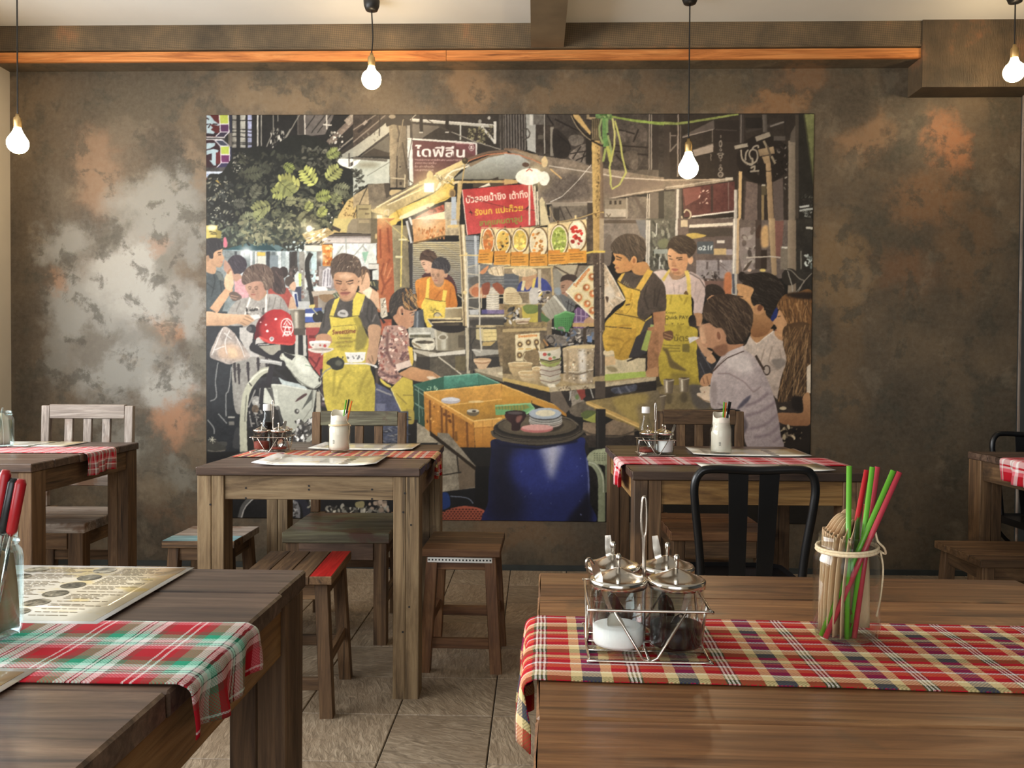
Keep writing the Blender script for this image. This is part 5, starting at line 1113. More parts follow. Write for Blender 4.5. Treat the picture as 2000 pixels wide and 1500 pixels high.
for y, a_, b_ in ((345, 8, 20), (440, 22, 50), (520, 18, 20), (575, 45, 20), (610, 26, 26), (655, 12, 12), (725, 14, 16), (770, 26, 26), (840, 38, 40), (860, 16, 16)): e(718, y, a_, b_, (136, 128, 120)); e(716, y, a_*.5, b_*.5, (60, 54, 50))
scat(680, 980, 760, 1180, 22, [(150, 142, 136), (80, 72, 70)], (6, 26), .35)
l([(-20, 172), (150, 178), (300, 160), (600, 112), (950, 54)], [36, 26], (136, 150, 82), nz=.15); p([(-20, 900), (720, 898), (880, 890), (300, 990), (-20, 1035)], (134, 120, 106), nz=.1); l([(-20, 912), (600, 905), (700, 905)], 14, (196, 178, 156)); l([(0, 1020), (300, 985), (880, 895)], 44, (150, 139, 124), nz=.15); l([(0, 1010), (300, 972), (860, 888)], 10, (196, 186, 170)); r(780, 880, 880, 915, (196, 188, 174))
p([(1030, 270), (1500, 150), (1530, 180), (1060, 300)], (64, 58, 55)); l([(1365, 215), (1545, 155)], 22, (128, 122, 116)); r(1040, 100, 1260, 240, (38, 34, 33)); l([(1560, 80), (1560, 330)], 30, (46, 42, 40))
e(1270, 640, 345, 320, (38, 33, 31)); scat(1400, 420, 1620, 900, 40, [(120, 114, 108), (60, 54, 52), (30, 27, 26)], (8, 34), .4); scat(1000, 640, 1250, 830, 24, [(58, 52, 48), (28, 25, 24)], (14, 44), .5)
ls([[(985, 520), (1000, 640), (1080, 700), (1170, 680), (1200, 600), (1180, 530), (1120, 520), (1090, 580), (1120, 640)], [(1130, 520), (1150, 480), (1200, 465), (1210, 500)], [(1060, 700), (1130, 710), (1130, 620)], [(1110, 760), (1160, 730), (1150, 790), (1100, 800), (1220, 790)], [(1040, 660), (1050, 560), (1080, 520)]], 22, (158, 150, 136), sp=True)
r(1410, 340, 1560, 400, (86, 80, 76)); l([(1290, 60), (1300, 290)], 58, (112, 106, 100), g=((76, 70, 66), 1, 0)); l([(1175, 380), (1360, 315)], 64, (150, 141, 127)); l([(900, 490), (1070, 455)], 50, (160, 152, 138)); ls([[(1280, 400), (1350, 560)], [(1380, 600), (1430, 700)]], 30, (150, 138, 116)); l([(1215, 560), (1415, 520)], 92, (178, 156, 124), g=((130, 110, 86), 0, 1)); l([(1330, 470), (1370, 600)], 26, (92, 82, 70)); p([(1255, 610), (1350, 590), (1370, 700), (1290, 700)], (162, 138, 106)); p([(1305, 700), (1372, 700), (1420, 1550), (1340, 1550)], (182, 156, 120), g=((146, 120, 92), 1, 0)); l([(1308, 800), (1380, 795)], 10, (70, 60, 50)); r(1225, 985, 1310, 1110, (96, 87, 66)); r(1255, 970, 1300, 990, (190, 186, 172))
p([(1030, 920), (1200, 960), (1195, 1550), (1000, 1550)], (118, 103, 98), nz=.06); l([(1040, 920), (1010, 1550)], 24, (72, 63, 60)); r(1205, 980, 1250, 1550, (66, 58, 54)); r(1250, 1110, 1285, 1550, (150, 130, 92)); p([(1395, 940), (1530, 880), (1540, 1550), (1420, 1550)], (100, 88, 84)); p([(1430, 1440), (1555, 1435), (1550, 1550), (1430, 1550)], (150, 84, 74))
l([(975, 800), (962, 1550)], [44, 38], (206, 176, 128)); l([(945, 860), (940, 1100)], 20, (70, 62, 56))
r(1600, 400, 1720, 1550, (148, 136, 120), g=((118, 106, 92), 1, 0)); r(1690, 60, 1735, 1550, (74, 67, 60)); r(1735, 52, 1970, 1600, (40, 39, 36), nz=.08); p([(1630, 300), (1690, 200), (1690, 420), (1620, 420)], (96, 88, 80)); scat(1540, 760, 1600, 1080, 18, [(150, 144, 136), (60, 54, 50)], (6, 22), .4); scat(1750, 1050, 1930, 1450, 26, [(86, 86, 80), (58, 56, 52)], (8, 30), .3); l([(1745, 1265), (1870, 1250)], 26, (196, 200, 196)); l([(1745, 1310), (1925, 1285)], 26, (176, 182, 178)); scat(1780, 1310, 1900, 1400, 18, [(130, 134, 130)], (8, 24), .5)
p([(1805, 52), (1960, 52), (1960, 960), (1930, 980), (1880, 620)], (126, 132, 84), g=((92, 96, 62), 0, 1), nz=.06); l([(1805, 60), (1930, 960)], 20, (70, 72, 50))
r(120, 1030, 210, 1550, (96, 87, 82)); l([(160, 1030), (150, 1560)], 34, (196, 192, 184)); r(-20, 1060, 120, 1550, (86, 84, 76), nz=.15); p([(220, 1020), (900, 930), (900, 1330), (240, 1400)], (96, 58, 56), nz=.08); p([(225, 1030), (460, 1000), (450, 1150), (260, 1250)], (132, 82, 76)); r(590, 980, 620, 1330, (66, 52, 50)); l([(820, 940), (822, 1300)], 12, (130, 112, 106)); scat(440, 1040, 560, 1260, 14, [(160, 120, 112), (200, 176, 164)], (8, 26), .4)
l([(915, 1040), (912, 1560)], 44, (176, 172, 165)); l([(905, 1040), (903, 1560)], 10, (226, 222, 214)); l([(340, 1388), (905, 1318)], 20, (226, 222, 214)); ls([[(350, 1440), (900, 1400)], [(330, 1490), (900, 1480)]], 12, (150, 144, 138)); ls([[(240, 1340), (270, 1300), (320, 1330), (325, 1390), (280, 1440), (300, 1500)], [(210, 1380), (240, 1500)]], 20, (200, 186, 158), sp=True); e(340, 1450, 40, 40, (206, 192, 162))
SK, SKL, SKD = (212, 166, 128), (230, 188, 150), (172, 124, 90)
def sk(k): return tuple(v*k for v in SK)
# ---- left: street behind, umbrella, stall
O(395, 430, .15)
r(40, 380, 1760, 1220, (136, 148, 150), nz=.1); r(40, 120, 1400, 400, (52, 60, 54), nz=.15)
for x, w, c in ((440, 30, (70, 76, 82)), (520, 40, (196, 206, 210)), (640, 26, (210, 216, 216)), (700, 22, (220, 220, 214)), (860, 44, (56, 60, 66)), (930, 40, (100, 112, 116)), (1000, 60, (206, 216, 216)), (1060, 40, (170, 184, 186)), (1110, 50, (196, 208, 208)), (1150, 26, (64, 62, 62)), (1210, 60, (70, 66, 64)), (1300, 76, (150, 146, 138)), (1350, 36, (206, 210, 204)), (1460, 80, (182, 206, 208)), (1520, 56, (90, 80, 74))): r(x-w/2, 410, x+w/2, 900, c, nz=.08)
r(880, 460, 990, 620, (128, 142, 150)); r(720, 470, 830, 600, (206, 208, 196)); r(720, 420, 822, 466, (226, 190, 84)); r(1100, 900, 1460, 1180, (150, 152, 148), nz=.1); p([(1250, 1060), (1400, 1060), (1420, 1170), (1240, 1170)], (196, 198, 196)); scat(1100, 640, 1550, 1000, 90, [(90, 84, 82), (170, 172, 170), (210, 206, 198), (120, 96, 90)], (10, 34), .7)
l([(1200, 380), (1180, 560), (1150, 720)], 60, (60, 54, 52)); l([(1420, 430), (1370, 540), (1375, 700), (1410, 880), (1440, 1120)], 62, (50, 47, 44), sp=True)
p([(265, 392), (480, 330), (690, 268), (850, 305), (970, 395), (960, 408)], (48, 92, 100), g=((36, 66, 74), 1, 0)); p([(850, 300), (1000, 330), (1110, 392), (980, 404)], (92, 120, 124)); l([(270, 392), (970, 406), (1230, 405)], 8, (170, 190, 196)); glow(575, 402, 160, (255, 255, 255), .9)
scat(60, 20, 900, 330, 200, [(66, 76, 66), (92, 102, 86), (120, 128, 104), (44, 50, 46)], (14, 44), .45); scat(500, 0, 1330, 300, 200, [(96, 100, 80), (128, 130, 100), (74, 78, 64), (150, 148, 116)], (14, 48), .45); scat(1030, 250, 1280, 400, 40, [(56, 58, 52), (90, 92, 80)], (12, 34), .5); scat(1100, 280, 1350, 400, 16, [(206, 222, 220)], (8, 22), .7)
s([(280, 240), (310, 230), (330, 330), (300, 360), (280, 330)], (206, 110, 130)); r(50, 70, 200, 240, (202, 184, 96)); p([(180, 120), (255, 150), (240, 240), (180, 240)], (150, 138, 70)); ls([[(95, 150), (180, 165)], [(110, 180), (190, 185)]], 14, (70, 64, 40)); e(130, 100, 60, 36, (232, 226, 190), soft=12)
# stall roof and orange sign
p([(1720, -20), (2000, -20), (1910, 170), (1690, 110)], (204, 186, 118)); p([(1900, 60), (1960, -20), (2300, -20), (2280, 180), (1880, 170)], (150, 136, 110)); r(1560, 215, 2300, 310, (190, 180, 176), g=((224, 214, 204), 0, 1)); l([(1560, 190), (2300, 200)], 26, (96, 84, 74)); ls([[(1560, 225), (2260, 228)], [(1560, 300), (2260, 300)]], 8, (120, 108, 100)); p([(1300, 180), (1500, 130), (1640, 100), (1720, 170), (1570, 250), (1380, 310)], (206, 178, 120), nz=.2); scat(1320, 110, 1680, 310, 40, [(238, 218, 168), (140, 116, 76), (250, 240, 214)], (10, 40), .3, -30); l([(1690, 90), (1800, 140)], 44, (70, 58, 48))
glow(1395, 115, 190, (255, 244, 200), .95); e(1395, 112, 40, 40, (255, 253, 240)); r(1330, 330, 1560, 405, (228, 220, 206)); glow(1470, 350, 140, (255, 246, 216), .8)
r(1700, 305, 2270, 640, (226, 230, 226), nz=.06); ls([[(1740, 470), (1840, 330)], [(1980, 460), (2110, 310)], [(2090, 330), (2160, 430)], [(1870, 230), (1880, 480)]], 16, (176, 176, 168)); p([(2080, 420), (2210, 410), (2280, 560), (2120, 560)], (150, 196, 168)); p([(2170, 400), (2210, 340), (2290, 570), (2120, 570)], (222, 226, 216)); p([(1560, 320), (1695, 320), (1690, 600), (1570, 600)], (224, 148, 70), nz=.1); scat(1580, 340, 1690, 580, 26, [(250, 200, 130), (206, 110, 40)], (10, 34), .6); glow(1545, 480, 110, (255, 250, 232), .9)
r(1520, 600, 1760, 900, (150, 142, 140), nz=.15); p([(1570, 660), (1640, 610), (1690, 640), (1680, 880), (1560, 870)], (214, 210, 214)); ls([[(1600, 660), (1580, 860)], [(1640, 640), (1630, 860)], [(1670, 650), (1665, 850)]], 12, (130, 122, 130)); e(1545, 905, 90, 42, (236, 234, 230)); p([(1420, 930), (1740, 915), (1730, 1010), (1600, 1060), (1450, 1010)], (196, 180, 160)); r(1455, 980, 1720, 1170, (176, 166, 150), g=((120, 108, 98), 1, 0)); r(1455, 990, 1510, 1160, (120, 92, 74)); s([(1520, 980), (1730, 970), (1700, 1030), (1600, 1070)], (150, 120, 86)); p([(1700, 960), (1800, 930), (1830, 1000), (1740, 1050)], (96, 104, 84)); ls([[(1710, 970), (1760, 1040)], [(1740, 955), (1790, 1020)]], 8, (206, 204, 160)); scat(1140, 620, 1250, 800, 14, [(60, 56, 56), (96, 84, 80)], (16, 40), .8)
# far passers-by
p([(1200, 720), (1250, 660), (1290, 720), (1300, 860), (1210, 880)], (206, 214, 210)); p([(1255, 690), (1295, 700), (1290, 860), (1262, 860)], (206, 220, 120)); r(1210, 870, 1290, 1060, (60, 66, 90)); e(1140, 800, 64, 70, (84, 72, 66)); s([(1140, 850), (1200, 800), (1225, 860), (1200, 920), (1150, 900)], (214, 174, 144)); p([(1170, 930), (1240, 940), (1260, 1120), (1190, 1100)], (206, 210, 214)); l([(1215, 960), (1240, 1130)], 26, (40, 60, 120)); e(1060, 680, 58, 74, (62, 52, 50))
# woman with long hair in red
p([(860, 860), (1110, 880), (1180, 1000), (1190, 1160), (1110, 1170), (860, 1010)], (172, 76, 66), nz=.06); p([(1150, 1000), (1190, 1000), (1240, 1170), (1120, 1170)], (206, 168, 136)); m = s([(890, 640), (960, 610), (1040, 660), (1070, 800), (1090, 900), (1060, 960), (960, 950), (890, 850)], (74, 60, 58)); hair(m, 890, 620, 1080, 960, 40, [(128, 104, 96), (50, 40, 40), (150, 124, 112)], 75, 140, 10)
# man at the left edge and the one beside him
m = e(455, 580, 128, 128, (62, 56, 66)); hair(m, 330, 450, 590, 700, 30, [(86, 78, 88), (44, 40, 50)], 40, 90, 10); s([(290, 520), (340, 560), (390, 650), (420, 720), (390, 790), (330, 700), (285, 640)], (186, 144, 124)); p([(420, 790), (510, 740), (600, 860), (610, 1010), (430, 1030)], (222, 166, 172), nz=.05); s([(400, 720), (480, 700), (520, 750), (430, 800)], (190, 148, 124))
s([(55, 690), (160, 660), (250, 690), (300, 820), (310, 960), (240, 1230), (40, 1260)], (70, 80, 84), nz=.1); ls([[(150, 690), (170, 800), (120, 1000)], [(60, 820), (160, 900)], [(230, 760), (260, 960)]], 14, (46, 54, 58)); p([(160, 660), (250, 690), (290, 800), (220, 780)], (104, 112, 110)); r(45, 1190, 330, 1560, (56, 66, 72), nz=.12)
s([(45, 480), (120, 520), (180, 610), (160, 700), (45, 660)], sk(.92)); s([(120, 420), (180, 400), (260, 370), (262, 440), (292, 500), (268, 530), (270, 555), (240, 615), (170, 605), (120, 560)], SK, g=(sk(.85), 0, 1)); m = s([(45, 260), (180, 232), (262, 280), (275, 340), (250, 380), (190, 400), (150, 430), (140, 500), (90, 490), (45, 440)], (44, 42, 46)); hair(m, 45, 240, 270, 480, 24, [(80, 78, 82), (28, 26, 30)], 60, 80, 8); ls([[(200, 430), (250, 420)], [(210, 455), (245, 450)]], 12, (60, 46, 40)); l([(240, 545), (272, 545)], 10, (170, 104, 92)); e(75, 500, 22, 44, sk(.8))
l([(150, 1180), (270, 1010), (370, 880)], [120, 90], SK); s([(290, 780), (330, 680), (380, 660), (400, 740), (410, 840), (370, 920), (300, 880)], SKL); l([(330, 700), (350, 660), (375, 640)], 26, SKD); s([(350, 960), (420, 930), (510, 990), (490, 1040), (400, 1050)], (110, 92, 84)); ls([[(370, 980), (470, 1000)], [(360, 1010), (450, 1030)]], 10, (190, 150, 124))
# woman reading, grey sweater
s([(340, 1230), (400, 1100), (520, 1020), (680, 1000), (850, 960), (1000, 980), (1090, 1080), (1150, 1250), (1160, 1560), (330, 1560)], (172, 167, 160), nz=.06, g=((150, 146, 142), 1, 1)); ls([[(960, 1000), (920, 1160)], [(1030, 1030), (1010, 1200)], [(880, 1000), (860, 1160)], [(500, 1050), (440, 1200)]], 12, (130, 126, 120)); ls([[(630, 1000), (570, 1180), (560, 1240)], [(835, 960), (830, 1200)]], 24, (232, 228, 220)); scat(570, 1140, 800, 1230, 26, [(110, 106, 104), (80, 76, 74), (206, 200, 190)], (10, 26), .6)
s([(620, 1000), (740, 1050), (840, 960), (800, 900), (640, 940)], sk(.86)); s([(560, 860), (600, 800), (760, 800), (830, 880), (820, 960), (760, 1030), (690, 1045), (620, 980), (580, 920)], (202, 158, 134), g=((180, 134, 112), 1, 0)); face(680, 900, 200, 230, (196, 150, 126), -.35)
m = s([(512, 780), (540, 680), (620, 600), (740, 568), (860, 600), (925, 700), (930, 820), (880, 900), (820, 910), (800, 850), (770, 800), (680, 800), (590, 830), (540, 840)], (104, 84, 74)); hair(m, 520, 570, 930, 900, 90, [(140, 118, 102), (72, 56, 50), (160, 140, 122), (56, 44, 42)], 60, 110, 10)
# arm that hands over the change
s([(40, 1200), (250, 1215), (480, 1230), (600, 1235), (690, 1290), (650, 1330), (560, 1380), (460, 1350), (250, 1390), (40, 1400)], SKL, g=(sk(.88), 0, 1)); ls([[(560, 1250), (660, 1300)], [(540, 1290), (640, 1330)], [(500, 1330), (580, 1370)]], 9, sk(.66)); p([(620, 1240), (740, 1225), (760, 1270), (680, 1300)], (226, 220, 216))
# bag, dark trousers, printed skirt, shoe
O(395, 640, .1733)
r(40, -20, 460, 1500, (40, 44, 50), nz=.1); r(40, 360, 420, 1400, (36, 40, 46), nz=.12); s([(360, 380), (520, 300), (800, 330), (560, 600), (470, 800), (450, 960), (370, 930), (335, 560)], (160, 157, 150), nz=.06); p([(420, 0), (620, 0), (760, 330), (540, 330), (420, 120)], (196, 192, 186), nz=.05)
for x, y in ((410, 500), (515, 480), (630, 430), (365, 480), (725, 400)): e(x, y-75, 16, 22, (52, 46, 50)); l([(x, y-60), (x+4, y+30), (x+10, y+140)], [34, 16], (58, 52, 56)); ls([[(x-20, y-30), (x+26, y)], [(x+26, y-30), (x-12, y+20)]], 9, (58, 52, 56))
ls([[(180, 390), (150, 600), (160, 780), (90, 830)], [(330, 440), (300, 700), (270, 760), (270, 1000)], [(60, 1040), (130, 1130), (135, 1200)], [(180, 970), (280, 1080)], [(400, 1130), (420, 1340)]], 13, (138, 140, 140), sp=True); r(290, 1000, 370, 1020, (170, 168, 160)); r(300, 1060, 360, 1100, (120, 118, 112)); s([(400, 1120), (450, 1200), (440, 1350), (350, 1350), (360, 1200)], (60, 62, 66))
m = s([(200, 40), (260, -10), (350, 50), (430, 160), (530, 290), (525, 350), (400, 385), (300, 415), (200, 380), (100, 340), (90, 280), (140, 160)], (176, 164, 156), nz=.1); s([(200, 220), (330, 180), (460, 260), (470, 340), (320, 360), (190, 330)], (206, 176, 152), soft=18); s([(290, 250), (360, 230), (400, 320), (320, 340)], (226, 196, 160), soft=10)
with clip(m): ls([[(230, 10), (160, 180), (110, 310)], [(310, 30), (260, 160), (280, 300)], [(380, 100), (440, 220), (480, 330)], [(250, 60), (330, 130)], [(140, 250), (250, 210)]], 10, (226, 222, 218), sp=True)
s([(60, 1290), (90, 1260), (135, 1240), (200, 1310), (262, 1345), (262, 1385), (150, 1400), (60, 1390)], (62, 62, 58)); l([(60, 1385), (150, 1400), (262, 1385)], 13, (110, 106, 98)); ls([[(80, 1240), (150, 1290)], [(130, 1230), (90, 1290)], [(110, 1225), (120, 1310)], [(70, 1265), (160, 1260)]], 7, (206, 204, 186)); r(40, 1400, 420, 1500, (28, 28, 30)); s([(170, 1290), (280, 1290), (270, 1340), (240, 1330)], (70, 70, 68))
# motorcycle with red helmet
r(1040, 0, 1190, 330, (58, 56, 56)); ls([[(1065, 20), (1065, 320)], [(1150, 20), (1160, 320)]], 34, (200, 198, 188)); r(1100, 20, 1130, 320, (40, 38, 40))
p([(1180, -20), (1500, -20), (1510, 300), (1450, 520), (1340, 560), (1200, 380)], (176, 72, 68), nz=.08); p([(1330, 470), (1500, 440), (1480, 920), (1340, 890)], (66, 54, 62), nz=.15); scat(1340, 500, 1480, 880, 40, [(150, 130, 136), (96, 84, 92)], (8, 30), .15, 0); ls([[(1210, 330), (1290, 420), (1250, 480)], [(1330, 330), (1280, 440)]], 22, (120, 40, 44)); ls([[(1340, 310), (1400, 270), (1440, 300), (1500, 270)]], 16, (190, 188, 182), sp=True); r(1200, 60, 1330, 120, (120, 40, 40)); s([(1310, -20), (1480, -20), (1470, 100), (1340, 70)], (70, 72, 82))
s([(560, 640), (700, 560), (900, 560), (940, 640), (700, 700), (690, 1140), (530, 1150), (500, 900)], (50, 50, 54), nz=.12); e(590, 930, 120, 260, (36, 36, 40)); e(610, 830, 50, 60, (176, 174, 168), nz=.2); e(600, 920, 40, 50, (110, 92, 74), nz=.3); ls([[(600, 700), (520, 900)], [(660, 650), (640, 900)], [(530, 940), (560, 1120)], [(600, 960), (630, 1110)]], 16, (150, 148, 144)); scat(540, 940, 680, 1120, 24, [(90, 88, 86), (30, 28, 30), (150, 146, 140)], (10, 30), .4)
l([(470, 1400), (462, 1100), (475, 900), (500, 740), (570, 610), (690, 490), (800, 475)], [84, 66], (190, 190, 168), sp=True); l([(520, 640), (600, 540), (700, 478), (780, 468)], 22, (226, 226, 206), sp=True); l([(500, 760), (490, 900), (480, 1060)], 12, (120, 120, 108)); l([(530, 620), (560, 660)], 14, (70, 68, 64))
p([(700, 630), (900, 640), (1190, 695), (1290, 705), (1245, 1000), (1020, 1185), (930, 1090), (860, 900), (690, 850)], (202, 204, 190), g=((176, 178, 164), 1, 1)); p([(930, 600), (1130, 640), (1190, 695), (900, 640), (860, 560)], (196, 208, 206)); l([(710, 640), (900, 650), (1180, 700)], 10, (228, 230, 218)); p([(700, 680), (850, 700), (860, 880), (690, 850)], (214, 216, 202)); l([(780, 680), (810, 860)], 20, (96, 96, 92)); p([(720, 680), (770, 690), (800, 830)], (80, 80, 78)); l([(860, 900), (900, 1090)], 26, (60, 60, 60)); p([(1240, 700), (1255, 790), (1120, 930), (1190, 800)], (90, 92, 86)); s([(1050, 830), (1100, 780), (1170, 740), (1180, 760), (1110, 810), (1060, 835)], (84, 60, 60)); e(1068, 945, 26, 30, (70, 68, 66)); e(1075, 940, 12, 14, (190, 188, 180)); l([(1250, 700), (1240, 900), (1100, 1100), (1020, 1185)], 12, (150, 150, 138)); e(850, 905, 22, 24, (110, 108, 104))
s([(860, 300), (900, 270), (1000, 300), (1110, 310), (1170, 340), (1250, 470), (1330, 570), (1340, 640), (1260, 690), (1140, 650), (1050, 570), (980, 470), (900, 380)], (206, 208, 192), nz=.03); s([(1060, 350), (1130, 350), (1210, 450), (1220, 520), (1140, 520), (1050, 430)], (230, 232, 216), soft=14); s([(980, 460), (1060, 560), (1160, 640), (1240, 680), (1140, 640), (1040, 560)], (130, 132, 120)); p([(910, 275), (1050, 320), (1010, 370), (930, 320)], (46, 44, 46)); e(1322, 590, 13, 24, (60, 58, 54)); l([(1160, 420), (1230, 440)], 7, (120, 150, 120)); l([(1100, 640), (1260, 690), (1330, 640)], 12, (120, 120, 110))
r(640, 190, 900, 330, (170, 166, 150)); s([(560, 170), (620, 200), (780, 310), (860, 260), (900, 270), (870, 350), (930, 380), (940, 450), (880, 480), (840, 460), (900, 400), (780, 360), (600, 290), (535, 240)], (42, 40, 44)); l([(600, 20), (580, 200)], 36, (44, 42, 46)); l([(900, 190), (905, 290)], 36, (44, 42, 44)); l([(650, 375), (780, 385), (900, 410)], 44, (186, 186, 182)); l([(660, 366), (880, 392)], 10, (232, 230, 226)); l([(790, 420), (740, 650)], 62, (46, 42, 48)); l([(800, 480), (880, 540), (950, 590)], 30, (44, 42, 44)); r(620, 630, 780, 680, (40, 38, 42)); l([(690, 600), (660, 860)], 40, (42, 40, 46)); ls([[(610, 200), (900, 170)]], 30, (50, 48, 52)); ls([[(630, 196), (760, 186)]], 10, (190, 186, 180))
s([(1400, 400), (1450, 350), (1540, 335), (1600, 380), (1590, 450), (1530, 480), (1470, 470), (1440, 430)], (52, 54, 48)); e(1540, 400, 40, 34, (96, 98, 84), soft=8); l([(1460, 450), (1380, 500), (1330, 580)], 12, (150, 148, 140), sp=True); l([(1310, 700), (1370, 800)], 10, (150, 150, 144)); e(1370, 805, 16, 18, (206, 204, 196))
s([(1040, 1180), (1240, 1010), (1330, 980), (1330, 1270), (1100, 1300), (1010, 1280)], (64, 62, 62)); scat(1040, 1040, 1330, 1280, 70, [(170, 168, 164), (230, 228, 222), (40, 38, 40), (110, 106, 100)], (8, 34), .6); l([(1330, 1050), (1280, 1180), (1180, 1290)], 50, (170, 170, 160), sp=True); l([(1320, 1090), (1230, 1270)], 14, (232, 230, 222)); s([(1270, 1000), (1330, 960), (1330, 1060), (1280, 1060)], (196, 130, 80), nz=.3); p([(1290, 720), (1330, 720), (1340, 1000), (1280, 980)], (186, 180, 160)); r(1000, 1290, 1340, 1340, (110, 100, 88))
# helmet
m = s([(590, 130), (610, -20), (660, -110), (760, -190), (870, -205), (960, -170), (1030, -90), (1050, 40), (1035, 190), (880, 190), (720, 170), (640, 110)], (178, 34, 40), g=((206, 52, 50), 1, 1))
with clip(m):
    s([(580, 150), (600, -40), (680, -150), (700, -100), (650, 0), (660, 120)], (96, 12, 20), soft=18); s([(880, -120), (960, -80), (980, 60), (900, 80), (860, -20)], (226, 78, 74), soft=26); l([(640, 110), (800, 185), (1040, 195)], 30, (226, 76, 70))
e(830, -95, 16, 14, (250, 240, 240)); e(735, 40, 16, 16, (250, 236, 236)); e(720, -30, 12, 12, (240, 200, 200)); e(660, -60, 9, 9, (240, 200, 200)); e(785, 130, 26, 26, (226, 220, 220)); e(786, 126, 15, 15, (150, 148, 150))
e(958, -10, 72, 98, (244, 232, 228), -12); e(956, -8, 62, 86, (196, 46, 48), -12); ls([[(920, -30), (955, -85), (1000, -25)], [(930, 40), (955, -50), (985, 30)], [(905, -10), (1010, 0)], [(920, 50), (1000, 45)]], 15, (244, 232, 228)); text('AIA', 905, 100, 110, 52, (246, 236, 232), -4, .03); s([(500, 20), (540, -30), (600, -20), (600, 50), (550, 60)], (46, 44, 50)); e(535, 15, 26, 30, (90, 88, 92))
# steel pot and blue things behind the helmet
O(395, 430, .15)
p([(1140, 1170), (1345, 1170), (1338, 1412), (1195, 1412)], (150, 142, 126), g=((86, 78, 68), 1, 0)); l([(1225, 1190), (1230, 1410)], 40, (206, 198, 180), soft=10); l([(1120, 1165), (1380, 1160)], 16, (190, 184, 170)); r(1195, 1412, 1345, 1500, (90, 80, 72))
p([(1340, 1160), (1560, 1140), (1560, 1200), (1340, 1230)], (66, 84, 150)); r(1340, 1215, 1480, 1260, (226, 228, 230)); r(1340, 1260, 1540, 1335, (74, 98, 178)); s([(1440, 1240), (1540, 1180), (1580, 1240), (1540, 1320), (1460, 1320)], (50, 48, 46)); p([(1340, 1340), (1560, 1330), (1540, 1400), (1340, 1400)], (206, 178, 140)); r(1350, 1400, 1540, 1500, (170, 66, 66)); s([(1400, 1110), (1470, 1100), (1450, 1150), (1400, 1140)], (222, 200, 110)); l([(1420, 1130), (1500, 1230)], 14, (190, 186, 140))
# ---- vendor in the yellow Sweettime apron, the tied pillar, the boy washing
O(540, 430, .15)
r(1310, -20, 1540, 1200, (190, 112, 68), g=((176, 92, 56), 1, 0), nz=.05); glow(1380, -10, 260, (255, 220, 150), .7); ls([[(1400, 560), (1360, 700), (1420, 900)], [(1480, 500), (1420, 640)], [(1500, 740), (1400, 860), (1370, 980)], [(1350, 120), (1360, 500)], [(1450, 100), (1470, 420)]], 24, (150, 76, 46), soft=6); ls([[(1440, 560), (1400, 720)], [(1500, 620), (1440, 760)]], 14, (222, 146, 96), soft=4)
p([(1505, 70), (1710, 70), (1740, 960), (1535, 960)], (160, 148, 112), g=((128, 116, 88), 1, 0), nz=.08); l([(1635, -20), (1620, 870)], 18, (232, 208, 110)); ls([[(1550, 480), (1640, 480)], [(1590, 255), (1700, 255)]], 26, (230, 220, 170)); l([(1420, 0), (1700, 250), (1730, 280)], 12, (206, 186, 120)); l([(1700, 10), (1760, 300), (1800, 940)], 34, (206, 204, 198)); l([(1715, 10), (1775, 300), (1815, 940)], 10, (96, 90, 84)); p([(1720, 300), (1790, 300), (1800, 900), (1740, 900)], (60, 56, 56)); r(1230, -20, 1315, 300, (116, 104, 80)); r(1050, -20, 1230, 165, (140, 126, 100)); r(1075, 0, 1210, 40, (170, 152, 116)); e(1297, 210, 15, 36, (206, 176, 120)); p([(1470, 20), (1540, -20), (1600, -20), (1560, 60), (1500, 70)], (228, 196, 96))
s([(1100, 640), (1150, 600), (1210, 660), (1225, 740), (1190, 720), (1140, 840), (1100, 860)], (104, 82, 68)); s([(1100, 760), (1180, 680), (1220, 780), (1210, 880), (1130, 930), (1080, 900)], (226, 180, 142)); ls([[(1120, 640), (1110, 840)], [(1170, 650), (1120, 800)]], 16, (150, 118, 88)); p([(1060, 930), (1210, 860), (1330, 950), (1350, 1180), (1290, 1120), (1200, 1000)], (226, 182, 144)); p([(1120, 930), (1220, 870), (1250, 900), (1215, 1030), (1180, 1010)], (240, 228, 196)); p([(1215, 790), (1330, 790), (1330, 920), (1260, 870)], (70, 72, 62)); ls([[(1225, 800), (1245, 860)], [(1265, 800), (1285, 860)]], 12, (170, 160, 110)); r(1200, 570, 1335, 640, (222, 218, 206)); l([(1200, 570), (1335, 570)], 10, (90, 84, 76)); p([(1250, 660), (1335, 640), (1335, 780), (1250, 780)], (214, 220, 212))
p([(1350, 1020), (1420, 1010), (1450, 1250), (1360, 1290)], (214, 200, 176)); scat(1360, 1040, 1430, 1240, 16, [(130, 120, 104), (250, 244, 230)], (8, 26), .3); r(1330, 1290, 1500, 1500, (176, 92, 64), nz=.08)
